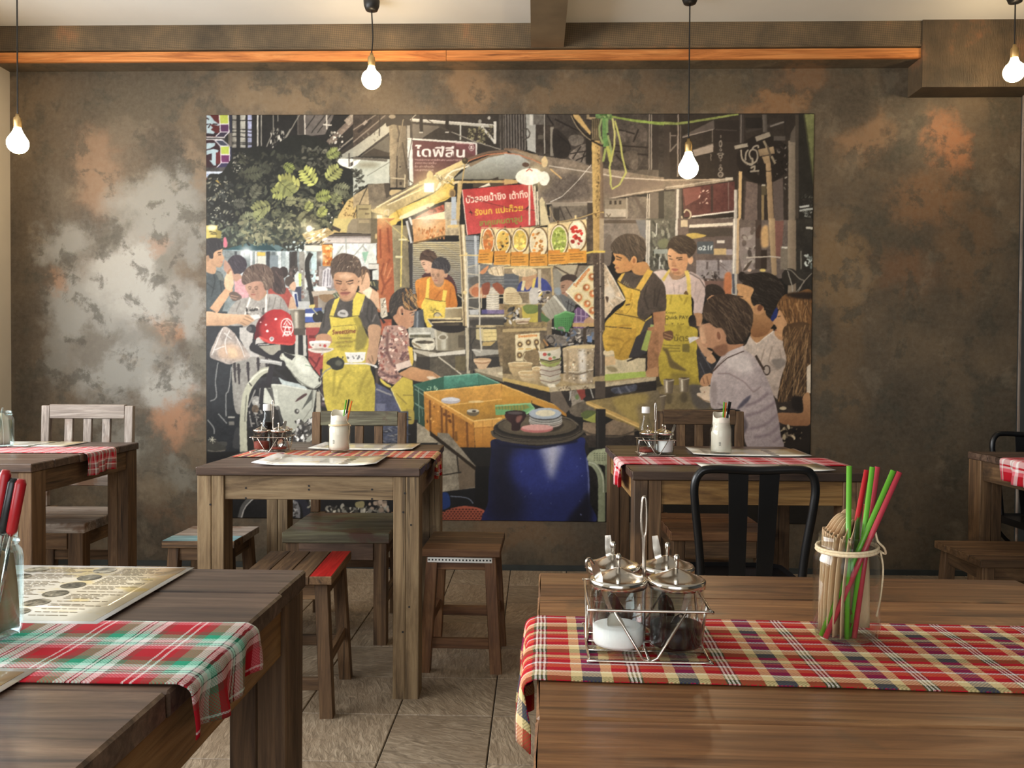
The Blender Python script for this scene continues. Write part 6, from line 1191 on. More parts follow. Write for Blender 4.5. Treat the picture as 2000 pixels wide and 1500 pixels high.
# dark T-shirt and apron
s([(650, 1090), (740, 1020), (860, 1000), (1040, 960), (1150, 990), (1270, 1080), (1330, 1230), (1370, 1400), (1330, 1420), (1200, 1430), (1180, 1540), (540, 1540), (555, 1450), (610, 1260)], (84, 79, 76), nz=.08); ls([[(1200, 1060), (1180, 1250), (1230, 1400)], [(1250, 1120), (1240, 1300)], [(640, 1140), (610, 1400)]], 16, (60, 56, 54), soft=3); ls([[(1290, 1230), (1250, 1330)], [(1140, 1010), (1110, 1200)]], 14, (136, 128, 122), soft=3); l([(1330, 1230), (1410, 1340)], [12, 36], (40, 36, 36))
s([(820, 980), (1040, 940), (1030, 1010), (940, 1060), (860, 1050)], sk(.8)); p([(755, 1040), (830, 1000), (745, 1250), (690, 1245)], (226, 204, 84)); p([(1000, 1040), (1050, 940), (1160, 975), (1075, 1245), (985, 1255)], (232, 210, 84)); p([(690, 1245), (860, 1275), (1065, 1240), (1130, 1400), (1180, 1560), (730, 1560), (710, 1400)], (230, 206, 78), g=((206, 186, 72), 1, 1)); l([(690, 1247), (860, 1277), (1065, 1243), (1180, 1540)], 10, (80, 74, 50)); s([(800, 1200), (870, 1165), (930, 1200), (920, 1260), (810, 1250)], (196, 192, 186)); l([(830, 1210), (900, 1220)], 20, (120, 116, 112)); l([(735, 1390), (900, 1370), (1040, 1365), (1060, 1400), (1060, 1540)], 8, (150, 132, 60)); s([(1000, 1280), (1080, 1270), (1120, 1400), (1060, 1380)], (176, 160, 62), soft=8)
e(1078, 790, 36, 70, (222, 174, 136)); e(1070, 800, 8, 10, (60, 44, 40)); s([(745, 730), (790, 680), (900, 670), (1010, 690), (1065, 760), (1058, 880), (1020, 960), (950, 1030), (900, 1045), (830, 990), (780, 910), (750, 820)], (212, 164, 128), g=((194, 144, 106), -1, .4)); e(900, 730, 90, 36, (230, 186, 150), soft=14); e(790, 860, 40, 70, (178, 128, 96), soft=14, a=.7); e(990, 890, 44, 60, (228, 182, 144), soft=14, a=.8)
ls([[(765, 785), (810, 792), (852, 806)], [(905, 808), (950, 795), (1005, 785)]], [9, 17], (70, 50, 42)); ls([[(780, 820), (820, 832), (852, 826)], [(925, 828), (960, 832), (1000, 818)]], 11, (70, 50, 44)); s([(860, 830), (890, 830), (925, 890), (910, 908), (860, 912), (835, 892)], (196, 146, 112)); l([(838, 905), (880, 918), (922, 904)], 12, (140, 92, 72)); s([(830, 945), (880, 932), (950, 935), (968, 945), (900, 985), (850, 975)], (176, 108, 92)); l([(838, 950), (900, 952), (962, 942)], 9, (110, 60, 54)); e(880, 1000, 50, 22, (190, 140, 106), soft=6)
m = s([(705, 640), (720, 530), (790, 460), (870, 430), (980, 450), (1060, 490), (1105, 580), (1105, 700), (1070, 750), (1040, 720), (1000, 690), (880, 676), (800, 680), (755, 710), (740, 770), (715, 720)], (96, 79, 68)); hair(m, 700, 430, 1110, 760, 120, [(130, 110, 94), (70, 56, 50), (160, 140, 118), (58, 46, 42)], -70, 90, 9); scat(930, 470, 1080, 620, 20, [(186, 168, 144), (120, 100, 84)], (8, 24), .35)
p([(1195, 1400), (1335, 1385), (1360, 1540), (1200, 1540)], SK)
# boy
m = s([(1465, 1130), (1480, 1030), (1530, 950), (1620, 890), (1740, 890), (1810, 960), (1860, 1060), (1870, 1130), (1800, 1170), (1700, 1165), (1640, 1120), (1590, 1140), (1560, 1240), (1500, 1260), (1475, 1200)], (62, 56, 52)); hair(m, 1470, 880, 1870, 1250, 80, [(40, 36, 36), (96, 84, 72), (110, 98, 84)], -60, 90, 10); hair(m, 1620, 880, 1870, 1130, 60, [(212, 158, 88), (186, 126, 66), (236, 190, 124)], 55, 110, 10, .85)
s([(1560, 1240), (1600, 1130), (1680, 1160), (1760, 1180), (1830, 1160), (1800, 1230), (1808, 1270), (1790, 1310), (1785, 1370), (1720, 1415), (1660, 1400), (1600, 1330), (1560, 1310)], (210, 158, 120), g=((188, 132, 98), -1, 0)); s([(1520, 1260), (1580, 1230), (1660, 1400), (1600, 1380), (1540, 1310)], (196, 142, 106)); e(1630, 1185, 38, 66, (214, 162, 124)); e(1636, 1190, 16, 40, (150, 100, 76)); e(1642, 1222, 12, 14, (40, 34, 34)); l([(1735, 1215), (1790, 1200)], 9, (70, 50, 42)); l([(1760, 1235), (1798, 1232)], 9, (60, 44, 40)); l([(1750, 1330), (1785, 1325)], 10, (160, 96, 80))
# ---- middle: orange shirt vendor, shutters, cart with bowls, hanging dish cards
O(690, 430, .15)
r(775, 280, 1640, 960, (136, 134, 130))
for i in range(28):
    y = 300+i*24; c = np.array((232, 214, 160))*(1-i/30)+np.array((150, 152, 158))*(i/30); l([(780, y), (1390, y-10)], 13, c, a=.9); l([(780, y+12), (1390, y+2)], 9, np.array((110, 96, 70))*(1-i/40)+np.array((72, 74, 82))*(i/60))
    l([(1450, y-90), (1640, y-90)], 14, (160, 166, 170)); l([(1450, y-78), (1640, y-78)], 9, (108, 114, 120))
p([(765, -10), (1200, -10), (1200, 195), (790, 300)], (216, 158, 100), nz=.06); glow(950, -10, 330, (255, 240, 206), .9); scat(830, 90, 1180, 250, 46, [(196, 128, 70), (236, 186, 130), (180, 110, 60)], (8, 30), .4, 90); l([(780, 305), (1200, 205)], 20, (120, 92, 54)); r(1200, -10, 1380, 200, (196, 176, 140), nz=.12); l([(1230, 85), (1370, 80)], 34, (226, 196, 130)); r(1270, 0, 1350, 60, (200, 206, 212)); l([(1590, 200), (1610, 900)], 34, (196, 200, 202)); r(1460, 740, 1640, 960, (90, 92, 92), nz=.2); s([(1510, 800), (1560, 740), (1640, 740), (1680, 820), (1560, 850)], (60, 56, 52))
# two heads and the orange shirt
s([(910, 760), (940, 690), (1010, 680), (1190, 700), (1280, 740), (1340, 860), (1340, 960), (1200, 900)], (84, 50, 52)); s([(880, 540), (900, 510), (1000, 520), (1030, 600), (1010, 680), (950, 690), (925, 640), (895, 600)], (222, 178, 146)); ls([[(895, 560), (930, 552)], [(900, 580), (935, 578)]], 8, (80, 58, 50)); l([(925, 655), (960, 655)], 9, (170, 96, 86)); m = s([(865, 500), (890, 420), (970, 385), (1060, 420), (1095, 500), (1050, 560), (1000, 540), (930, 520), (870, 520)], (84, 64, 54)); hair(m, 860, 390, 1090, 560, 40, [(120, 94, 78), (60, 46, 40)], 20, 90, 9)
s([(808, 830), (850, 770), (1000, 735), (1180, 765), (1300, 840), (1340, 980), (1350, 1140), (1200, 1150), (870, 1150), (830, 1000)], (228, 146, 60), g=((206, 122, 44), 1, 1), nz=.03); ls([[(850, 880), (850, 1060)], [(1270, 900), (1250, 1120)], [(1130, 930), (1060, 1040)]], 16, (186, 106, 36), soft=4); p([(960, 770), (1000, 740), (985, 1020), (940, 1015)], (244, 214, 90)); p([(1170, 910), (1225, 920), (1200, 1060), (1155, 1050)], (244, 214, 90)); s([(990, 770), (1060, 880), (1160, 910), (1200, 780), (1120, 830)], (232, 152, 66)); p([(930, 1020), (1070, 1050), (1205, 1060), (1215, 1180), (1160, 1420), (980, 1430), (900, 1240), (885, 1110)], (238, 206, 84), nz=.04); l([(940, 1020), (1080, 1052), (1205, 1058)], 9, (120, 100, 50)); scat(1010, 1140, 1140, 1200, 12, [(150, 130, 60)], (8, 24), .3)
s([(1050, 800), (1170, 740), (1170, 840), (1100, 870)], sk(.82)); s([(1010, 640), (1060, 620), (1170, 650), (1195, 720), (1170, 800), (1110, 835), (1050, 810), (1015, 730)], (216, 170, 136), g=((190, 142, 108), 1, .3)); face(1085, 730, 150, 190, (208, 160, 126), -.3); e(1205, 710, 24, 40, (206, 158, 124)); m = s([(1018, 610), (1040, 540), (1110, 485), (1200, 495), (1260, 570), (1258, 660), (1200, 700), (1175, 650), (1100, 640), (1030, 622)], (66, 63, 66)); hair(m, 1020, 490, 1260, 700, 40, [(100, 96, 98), (46, 43, 46)], 60, 80, 9)
# funnel, woks, pot
p([(800, 1190), (910, 1160), (935, 1440), (780, 1460)], (98, 104, 110), g=((70, 74, 78), 1, 0)); l([(840, 1190), (830, 1440)], 20, (150, 156, 160), soft=4); p([(715, 1450), (1000, 1430), (960, 1500), (740, 1500)], (176, 176, 162)); l([(760, 1250), (800, 1180)], 8, (150, 150, 140))
p([(1200, 1150), (1420, 1140), (1420, 1290), (1195, 1290)], (186, 170, 132), g=((140, 122, 88), 1, 0)); l([(1200, 1150), (1420, 1140)], 20, (226, 214, 182)); e(1100, 1230, 50, 30, (206, 190, 150)); l([(1050, 1270), (1060, 1220), (1110, 1210), (1160, 1260)], 8, (80, 70, 54), sp=True)
p([(960, 1280), (1400, 1270), (1420, 1320), (1030, 1350)], (226, 206, 158)); p([(970, 1290), (1420, 1300), (1400, 1420), (1280, 1480), (1100, 1430), (1010, 1360)], (64, 55, 46), nz=.15); l([(1020, 1330), (1430, 1320)], 18, (222, 200, 150)); l([(975, 1300), (1080, 1440)], 14, (210, 204, 190)); s([(1120, 1380), (1300, 1350), (1380, 1360), (1300, 1450), (1150, 1440)], (96, 84, 66), soft=8); p([(1030, 1440), (1450, 1400), (1450, 1560), (1020, 1560)], (120, 108, 88), nz=.1)
# cart frame, bowls
p([(1500, 1230), (2010, 1230), (2010, 1420), (1520, 1420)], (120, 112, 100), nz=.15); l([(1500, 1250), (2010, 1245)], 30, (222, 210, 180)); s([(1530, 1300), (2010, 1290), (1980, 1400), (1600, 1400)], (70, 66, 60), soft=10)
r(1500, 600, 1650, 1230, (150, 146, 136), a=.5); s([(1510, 900), (1600, 830), (1700, 820), (1760, 870), (1750, 1000), (1600, 1010), (1530, 970)], (206, 150, 110)); s([(1680, 830), (1780, 830), (1760, 960), (1690, 960)], (150, 80, 58)); s([(1810, 850), (1880, 815), (1950, 870), (1960, 950), (1850, 960)], (158, 86, 58)); e(1600, 930, 60, 60, (196, 118, 76)); ls([[(1700, 840), (1690, 950)], [(1880, 830), (1890, 940)]], 10, (230, 170, 130))
r(1735, 870, 1900, 1170, (222, 212, 190))
for i in range(10): l([(1740-i, 890+i*29), (1820, 902+i*29), (1896+i, 888+i*29)], 8, (160, 148, 128)); l([(1750, 902+i*29), (1880, 902+i*29)], 6, (244, 238, 222))
r(1670, 1170, 2010, 1225, (128, 112, 150), nz=.1); p([(1670, 1180), (1740, 1160), (1750, 1220), (1670, 1225)], (90, 84, 140)); p([(1510, 1170), (1640, 1165), (1630, 1230), (1520, 1230)], (200, 200, 196)); ls([[(1670, 960), (1670, 1150)], [(1900, 970), (2010, 960)], [(1900, 1010), (2010, 1010)], [(1960, 960), (1960, 1110)], [(1690, 1000), (1720, 975), (1900, 968)]], 12, (214, 200, 166)); r(1900, 1090, 2010, 1170, (170, 140, 100), nz=.2)
l([(1410, 60), (1440, 600), (1475, 1560)], 84, (206, 184, 138)); l([(1395, 60), (1425, 600), (1455, 1560)], 16, (120, 100, 74)); l([(1428, 60), (1458, 600), (1495, 1560)], 18, (244, 230, 196)); l([(1380, 460), (1640, 460)], 16, (236, 206, 130)); ls([[(1480, 470), (1490, 900), (1500, 1440)], [(1640, 580), (1650, 1560)]], 20, (214, 206, 186)); ls([[(1480, 620), (1620, 580)], [(1490, 700), (1640, 715)], [(1490, 1020), (1640, 1010)], [(1490, 1130), (1640, 1160)], [(1360, 970), (1420, 1020), (1440, 1060)]], 14, (200, 190, 166)); e(1455, 945, 26, 24, (236, 212, 150)); e(1470, 440, 20, 18, (236, 212, 150))
r(1600, 1370, 2010, 1560, (196, 176, 130), nz=.12); p([(1690, 1420), (1860, 1410), (1860, 1560), (1700, 1560)], (226, 206, 150))
r(1650, 560, 2010, 880, (126, 126, 122), nz=.1); ls([[(1660, 640+k*34), (2010, 640+k*34)] for k in range(7)], 10, (92, 94, 96)); s([(1760, 640), (1870, 600), (2010, 610), (2010, 700), (1900, 730), (1780, 700)], (226, 204, 166), nz=.1); ls([[(1780, 620), (1830, 720)], [(1860, 610), (1900, 725)], [(1940, 610), (1960, 715)]], 7, (160, 130, 96)); s([(1650, 680), (1760, 590), (1740, 660), (1690, 705)], (222, 150, 100)); s([(1680, 840), (1780, 820), (1760, 960), (1690, 960)], (150, 80, 58)); s([(1810, 850), (1880, 815), (1950, 870), (1960, 950), (1905, 960)], (158, 86, 58))
# hanging dish cards
def card(q, plate, fillc, dots, tx=True):
    p(q, (240, 216, 160), nz=.03); (x0, y0), (x1, y1), (x2, y2), (x3, y3) = q; m = p(q, (240, 216, 160), a=.01)
    with clip(m):
        cx, cy, rx, ry = plate; e(cx+6, cy, rx+16, ry+12, (128, 98, 60)); e(cx, cy, rx, ry, (244, 230, 196)); e(cx, cy, rx*.86, ry*.88, fillc, nz=.06)
        for (n, c, sz) in dots: scat(cx-rx*.6, cy-ry*.65, cx+rx*.6, cy+ry*.65, n, [c], sz, .7)
        H = (y2+y3)/2; p([(x0-60, H-150), (x1+60, H-170), (x2+60, H-14), (x3-60, H-4)], (232, 162, 62)); p([(x0-40, H-185), ((x0+x1)/2+30, H-195), ((x0+x1)/2+30, H-150), (x0-40, H-140)], (226, 148, 58))
        for k in range(3): l([(x3+20, H-120+k*34), (x2-40-20*(k % 2), H-128+k*34)], 9, (150, 96, 40))
card([(1665, 112), (1868, 104), (1808, 585), (1622, 560)], (1758, 270, 78, 170), (212, 122, 58), [(10, (226, 160, 90), (14, 34))])
card([(1845, 118), (2065, 104), (2045, 596), (1830, 588)], (1950, 280, 96, 160), (236, 196, 96), [(9, (70, 56, 44), (10, 22)), (6, (226, 168, 70), (16, 30))])
O(985, 430, .15)
card([(100, 110), (328, 100), (318, 606), (84, 602)], (206, 265, 98, 150), (226, 190, 84), [(16, (240, 212, 110), (16, 34))]); card([(330, 98), (562, 92), (566, 606), (328, 610)], (444, 300, 116, 200), (240, 222, 180), [(22, (224, 150, 70), (10, 24))]); card([(566, 60), (836, 28), (832, 570), (572, 596)], (716, 262, 112, 198), (176, 190, 84), [(46, (206, 214, 120), (12, 30)), (30, (140, 160, 60), (8, 22))]); card([(836, 26), (1074, -6), (1072, 558), (834, 572)], (948, 200, 116, 200), (244, 234, 206), [(24, (206, 58, 46), (18, 32))])
for x, y in ((10, 105), (212, 100), (444, 88), (700, 45)): l([(x, y-26), (x, y+16)], 20, (90, 64, 40))
l([(-300, 95), (100, 108), (330, 96), (566, 62), (700, 42), (1075, -10)], 8, (230, 206, 150))
# ---- behind the cards: blue shirt, seated man, baskets, plastic menu, pole
r(0, 600, 620, 1560, (150, 132, 104), nz=.12); r(0, 700, 190, 900, (96, 100, 106)); ls([[(0, 780), (190, 780)], [(0, 830), (190, 830)]], 9, (140, 146, 150)); r(600, 590, 1180, 1100, (138, 126, 108), nz=.08); r(640, 640, 760, 950, (156, 150, 134)); p([(640, 590), (960, 580), (900, 720), (760, 720)], (190, 178, 150)); ls([[(650, 600), (860, 720)], [(970, 590), (930, 720)]], 18, (92, 80, 66))
s([(170, 900), (200, 820), (280, 770), (420, 740), (540, 780), (600, 860), (610, 930), (180, 930)], (64, 74, 148), nz=.06); s([(230, 760), (300, 680), (400, 660), (420, 760), (340, 880), (290, 910), (260, 840)], (206, 158, 116)); l([(260, 790), (235, 920)], 40, (236, 222, 170)); l([(400, 760), (370, 900)], 34, (232, 206, 100)); s([(110, 640), (240, 620), (400, 640), (420, 700), (260, 740), (130, 700)], (222, 200, 160), nz=.1); r(440, 640, 480, 920, (206, 190, 160)); l([(0, 620), (560, 615), (640, 610)], 22, (226, 206, 150)); l([(615, 610), (635, 980)], 26, (206, 176, 124)); ls([[(0, 950), (600, 925)], [(0, 1090), (600, 1090)], [(330, 940), (330, 1090)]], 12, (206, 190, 156)); s([(10, 900), (120, 880), (190, 960), (230, 1080), (10, 1080)], (226, 206, 160)); 
for k in range(6): l([(20, 960+k*22), (200, 950+k*24)], 8, (170, 140, 100))
s([(340, 900), (460, 890), (500, 960), (440, 1080), (340, 1080)], (206, 200, 190)); scat(440, 940, 600, 1080, 20, [(120, 112, 110), (226, 214, 196), (60, 56, 60)], (10, 34), .5); p([(440, 1000), (500, 930), (490, 980)], (226, 196, 80))
r(0, 1100, 560, 1390, (168, 144, 96), nz=.2); p([(230, 1130), (440, 1110), (440, 1330), (240, 1330)], (206, 186, 80)); s([(240, 1130), (330, 1100), (440, 1120), (430, 1200), (300, 1220)], (122, 140, 70)); scat(10, 1150, 200, 1330, 26, [(90, 90, 90), (206, 200, 190), (60, 58, 56)], (14, 44), .5); p([(140, 1290), (340, 1280), (310, 1350), (170, 1355)], (222, 200, 166)); l([(145, 1290), (340, 1282)], 16, (236, 228, 210)); l([(165, 1330), (320, 1325)], 14, (130, 96, 70)); r(440, 1100, 490, 1330, (90, 84, 72))
m = s([(730, 800), (760, 730), (850, 705), (940, 730), (960, 820), (900, 850), (850, 790), (780, 790)], (70, 58, 52)); s([(735, 820), (790, 785), (870, 790), (930, 850), (900, 900), (840, 960), (800, 1020), (760, 980), (735, 900)], (178, 138, 112)); ls([[(745, 860), (790, 850)], [(745, 880), (780, 878)]], 10, (80, 60, 50)); l([(750, 950), (790, 945)], 10, (140, 84, 72)); s([(660, 1000), (740, 960), (830, 1010), (920, 1080), (900, 1180), (800, 1190), (690, 1100)], (110, 112, 112)); ls([[(800, 1060), (920, 1130)], [(840, 1040), (820, 1180)], [(880, 1070), (860, 1190)]], 9, (60, 60, 62)); s([(650, 900), (720, 880), (740, 960), (680, 980)], (150, 160, 166), soft=8)
p([(910, 1180), (960, 1130), (1100, 1200), (1100, 1420), (900, 1420)], (116, 86, 130)); ls([[(940, 1160), (940, 1400)], [(1000, 1160), (1000, 1400)], [(1060, 1190), (1060, 1400)], [(910, 1240), (1100, 1260)], [(910, 1330), (1100, 1330)]], 14, (176, 150, 180)); s([(1040, 1310), (1110, 1260), (1180, 1290), (1170, 1360), (1060, 1350)], sk(.95)); r(890, 1340, 1180, 1390, (206, 168, 110)); r(860, 1410, 1180, 1560, (128, 118, 110), nz=.15)
p([(475, 1150), (640, 985), (680, 990), (805, 1180), (590, 1312)], (196, 190, 172), g=((150, 144, 128), 1, 1)); ls([[(530+k*42, 1112-k*34), (620+k*44, 1290-k*30)] for k in range(5)], 8, (150, 146, 130)); l([(645, 985), (810, 1185)], 26, (222, 220, 206)); m = p([(650, 1250), (800, 1180), (925, 1215), (880, 1370), (830, 1462), (650, 1420)], (98, 168, 98), g=((70, 136, 72), 1, 1))
for k in range(6):
    for j in range(9): e(675+j*25, 1290+k*26-j*2, 6, 6, (50, 100, 56))
l([(655, 1250), (800, 1190), (920, 1222)], 16, (130, 196, 126)); p([(480, 1200), (600, 1300), (560, 1330), (480, 1310)], (84, 120, 70))
m = p([(1105, 600), (1300, 545), (1310, 1290), (1165, 1285), (800, 930), (830, 900)], (236, 220, 176))
with clip(m):
    for x, y, q in ((965, 1010, 70), (1070, 880, 60), (1140, 740, 60), (1080, 1090, 60), (1150, 960, 60), (1145, 1180, 60)): e(x, y, q, q*1.1, (226, 206, 150)); e(x, y, q*.72, q*.8, (206, 128, 74), nz=.2); e(x+8, y-8, q*.3, q*.35, (244, 220, 180))
text('Sweettime', 935, 880, 300, 56, (222, 128, 62), -52, .03, .1); l([(800, 930), (1165, 1290)], 10, (250, 244, 226)); l([(830, 900), (1110, 600)], 12, (196, 210, 200))
p([(1300, 540), (1450, 800), (1580, 1040), (1440, 1130), (1310, 1290)], (206, 184, 154), nz=.12); ls([[(1305, 560), (1440, 800), (1570, 1040)], [(1340, 760), (1420, 980), (1560, 1050)], [(1330, 1020), (1420, 1120)]], 12, (236, 226, 206)); s([(1310, 900), (1390, 860), (1440, 980), (1350, 1060)], (226, 212, 190), soft=10); s([(1320, 1000), (1360, 1010), (1340, 1080)], (90, 70, 56))
r(1295, 400, 1300, 900, (120, 110, 100))
# ---- young man in brown T-shirt looking left; young man in white with yellow apron
O(1150, 430, .15)
r(190, -20, 760, 420, (136, 126, 116), nz=.08); s([(200, 300), (290, 200), (290, 560), (200, 560)], (120, 108, 98)); r(200, 0, 640, 45, (96, 84, 72)); p([(610, 0), (740, 0), (750, 250), (680, 200)], (120, 120, 124)); r(755, -20, 1140, 760, (92, 92, 84), nz=.2); ls([[(760, 0), (750, 640)], [(790, 0), (780, 600)]], 26, (206, 202, 192)); l([(1150, 0), (1145, 260)], 40, (206, 202, 196)); scat(830, 20, 1060, 640, 60, [(130, 132, 118), (64, 66, 60), (176, 178, 166)], (12, 50), .35, 80); ls([[(885, 40), (880, 200)], [(925, 480), (920, 640)]], 14, (206, 210, 206)); r(850, 380, 1030, 440, (150, 160, 156)); s([(900, 280), (1000, 240), (1060, 300), (1000, 370), (920, 360)], (120, 124, 96), soft=8)
r(1160, -20, 2000, 1000, (112, 98, 92), nz=.06); r(1300, 100, 1880, 220, (80, 72, 66)); l([(1310, 82), (1890, 50)], 40, (226, 218, 202)); r(1200, 0, 1290, 90, (206, 190, 160)); s([(1270, 190), (1380, 170), (1530, 200), (1450, 230), (1330, 240)], (206, 180, 96)); r(1410, 280, 1625, 440, (86, 96, 104)); text('o21f', 1425, 392, 190, 60, (214, 226, 230), 0, .03); r(1640, 210, 1870, 380, (104, 92, 88)); r(1670, 265, 1770, 300, (220, 214, 204)); r(1630, 370, 1790, 455, (206, 180, 130)); r(1790, 380, 1870, 455, (170, 160, 165)); r(1400, 520, 1880, 760, (156, 148, 150), nz=.06); ls([[(1690, 500), (1690, 720)], [(1545, 540), (1540, 640)]], 26, (100, 90, 90)); e(1720, 540, 20, 20, (222, 214, 214)); ls([[(1700, 570), (1810, 670)], [(1700, 540), (1780, 600)]], 8, (120, 106, 104)); scat(1480, 660, 1700, 800, 30, [(90, 82, 80), (170, 162, 160), (60, 52, 50)], (8, 34), .5); r(1300, 790, 1880, 960, (128, 98, 88)); s([(1770, 720), (1840, 680), (1870, 780), (1860, 960), (1770, 960)], (206, 128, 84), soft=8); l([(1915, -20), (1895, 980)], 70, (196, 190, 178)); l([(1900, -20), (1880, 980)], 16, (240, 236, 226)); l([(1880, 700), (1890, 960)], 30, (90, 96, 110)); l([(1950, -20), (1935, 700)], 34, (206, 178, 140))
# white shirt man
s([(840, 690), (950, 640), (1060, 690), (1160, 770), (1260, 730), (1320, 670), (1420, 720), (1500, 790), (1522, 900), (1500, 1080), (1475, 1220), (1370, 1225), (1340, 1000), (1000, 990), (960, 800)], (230, 212, 204), g=((206, 184, 178), 1, 0)); ls([[(1400, 800), (1380, 980)], [(1460, 900), (1400, 1080)], [(1100, 820), (1120, 960)], [(1180, 850), (1170, 960)]], 14, (192, 170, 162), soft=4); l([(1310, 690), (1450, 770), (1520, 880)], 9, (70, 60, 58)); l([(1310, 672), (1480, 770)], 7, (150, 140, 136)); l([(840, 670), (980, 640)], 10, (120, 108, 100)); s([(1370, 1225), (1470, 1220), (1480, 1300), (1440, 1400), (1380, 1380)], (196, 148, 106))
s([(1040, 640), (1270, 640), (1250, 720), (1160, 775), (1080, 760)], sk(.86)); s([(1030, 420), (1060, 366), (1180, 430), (1285, 450), (1295, 520), (1270, 640), (1210, 715), (1150, 725), (1090, 690), (1045, 610), (1030, 510)], (228, 178, 134), g=((206, 152, 108), 1, 0)); e(1325, 520, 36, 56, (226, 176, 134)); ls([[(1035, 462), (1075, 478)], [(1140, 495), (1220, 490)]], 14, (72, 54, 44)); ls([[(1050, 505), (1090, 512)], [(1160, 518), (1220, 515)]], 11, (72, 54, 46)); s([(1095, 510), (1120, 520), (1140, 585), (1105, 600), (1080, 585)], (206, 152, 110)); l([(1085, 600), (1140, 600)], 8, (150, 100, 74)); s([(1075, 640), (1120, 632), (1170, 645), (1120, 665)], (180, 108, 92)); e(1150, 690, 60, 18, (186, 134, 96), soft=6)
m = s([(1028, 380), (1035, 300), (1090, 230), (1180, 195), (1290, 210), (1385, 280), (1405, 360), (1370, 440), (1310, 495), (1285, 470), (1270, 440), (1180, 440), (1100, 390), (1060, 365)], (72, 61, 52)); hair(m, 1030, 200, 1400, 490, 70, [(104, 90, 76), (52, 43, 38), (128, 112, 92)], 25, 110, 9)
m = p([(1000, 970), (1335, 972), (1345, 1200), (1400, 1560), (1000, 1560)], (230, 206, 80), g=((206, 182, 62), 1, 1)); p([(950, 770), (1045, 640), (1065, 660), (980, 800)], (236, 210, 110)); l([(1270, 660), (1300, 760), (1310, 975)], 50, (238, 212, 110)); ls([[(1080, 980), (1060, 1100)], [(1180, 980), (1220, 1060)], [(1290, 1000), (1240, 1100)]], 24, (190, 166, 60), soft=6); s([(1240, 960), (1270, 920), (1300, 970)], (120, 92, 56))
text('Krungsri', 1005, 1220, 135, 30, (116, 104, 44), 0, .01); text('Quick PAY', 990, 1290, 310, 46, (90, 80, 34), 0, .015); text('ไม่มี', 1070, 1432, 170, 78, (96, 84, 36), 0, -.008)
s([(960, 1500), (985, 1380), (1040, 1360), (1100, 1430), (1060, 1560)], sk(.78)); ls([[(1010, 1400), (1080, 1450)], [(1000, 1440), (1060, 1500)]], 9, sk(.5)); s([(1300, 1280), (1380, 1240), (1400, 1400), (1330, 1430)], (56, 50, 48), nz=.2)
# brown T-shirt man
s([(440, 700), (560, 680), (700, 720), (830, 680), (930, 770), (995, 880), (1002, 1180), (840, 1205), (740, 1310), (640, 1270), (610, 1160), (560, 980), (380, 800)], (96, 85, 76), nz=.08, g=((78, 68, 60), 1, 1)); ls([[(760, 850), (720, 1000), (780, 1170)], [(860, 900), (850, 1130)], [(930, 900), (880, 1130)]], 16, (66, 57, 50), soft=4); text('What', 430, 830, 130, 60, (176, 160, 120), 38, 0, .2)
s([(550, 590), (720, 540), (790, 610), (790, 670), (700, 720), (600, 700), (560, 650)], (204, 150, 94)); s([(320, 430), (420, 440), (520, 480), (560, 540), (590, 600), (540, 660), (470, 680), (390, 695), (350, 668), (352, 640), (335, 612), (348, 585), (312, 555), (345, 505)], (222, 166, 106), g=((196, 140, 84), 1, .3)); e(590, 530, 40, 62, (216, 160, 104)); e(590, 530, 18, 36, (170, 112, 70)); l([(355, 470), (430, 500)], 15, (70, 52, 42)); l([(360, 510), (420, 522)], 11, (76, 56, 44)); l([(345, 625), (395, 622)], 12, (176, 104, 78)); e(500, 600, 50, 60, (206, 148, 92), soft=14)
m = s([(285, 360), (310, 290), (390, 215), (500, 178), (620, 190), (720, 260), (750, 370), (735, 480), (690, 545), (640, 530), (630, 480), (570, 470), (535, 545), (505, 500), (440, 450), (330, 432)], (88, 76, 64)); hair(m, 290, 180, 750, 540, 110, [(122, 108, 90), (64, 54, 46), (140, 124, 102), (54, 45, 40)], 55, 110, 9)
s([(370, 785), (500, 870), (665, 915), (640, 1080), (640, 1250), (735, 1320), (700, 1440), (640, 1560), (190, 1560), (215, 1340), (330, 1210), (480, 1050)], (234, 194, 78), g=((214, 172, 60), 0, 1), nz=.04); p([(615, 885), (770, 635), (838, 670), (680, 925)], (230, 188, 84)); p([(368, 785), (430, 700), (475, 685), (412, 805)], (232, 190, 84)); ls([[(370, 785), (500, 872), (668, 918)], [(340, 1215), (640, 1270), (740, 1325)], [(215, 1385), (400, 1400), (560, 1415)]], 12, (90, 70, 44)); l([(480, 1010), (570, 1040), (560, 1130), (490, 1220), (350, 1190)], 7, (170, 130, 50)); ls([[(480, 1110), (540, 1095)]], 20, (110, 82, 50)); text('สะดวก', 365, 1180, 80, 30, (120, 88, 50), 15, 0); ls([[(300, 1440), (420, 1380), (560, 1370)], [(560, 950), (540, 1060)], [(580, 1440), (500, 1540)]], 22, (196, 150, 50), soft=6); p([(730, 1310), (820, 1240), (820, 1290), (760, 1340)], (222, 190, 80)); p([(640, 1560), (740, 1320), (830, 1260), (850, 1560)], (78, 72, 70)); l([(830, 1360), (790, 1560)], 50, (166, 186, 112)); p([(835, 1205), (1000, 1180), (992, 1560), (850, 1560), (850, 1400)], (204, 150, 104), g=((166, 112, 74), -1, .3))
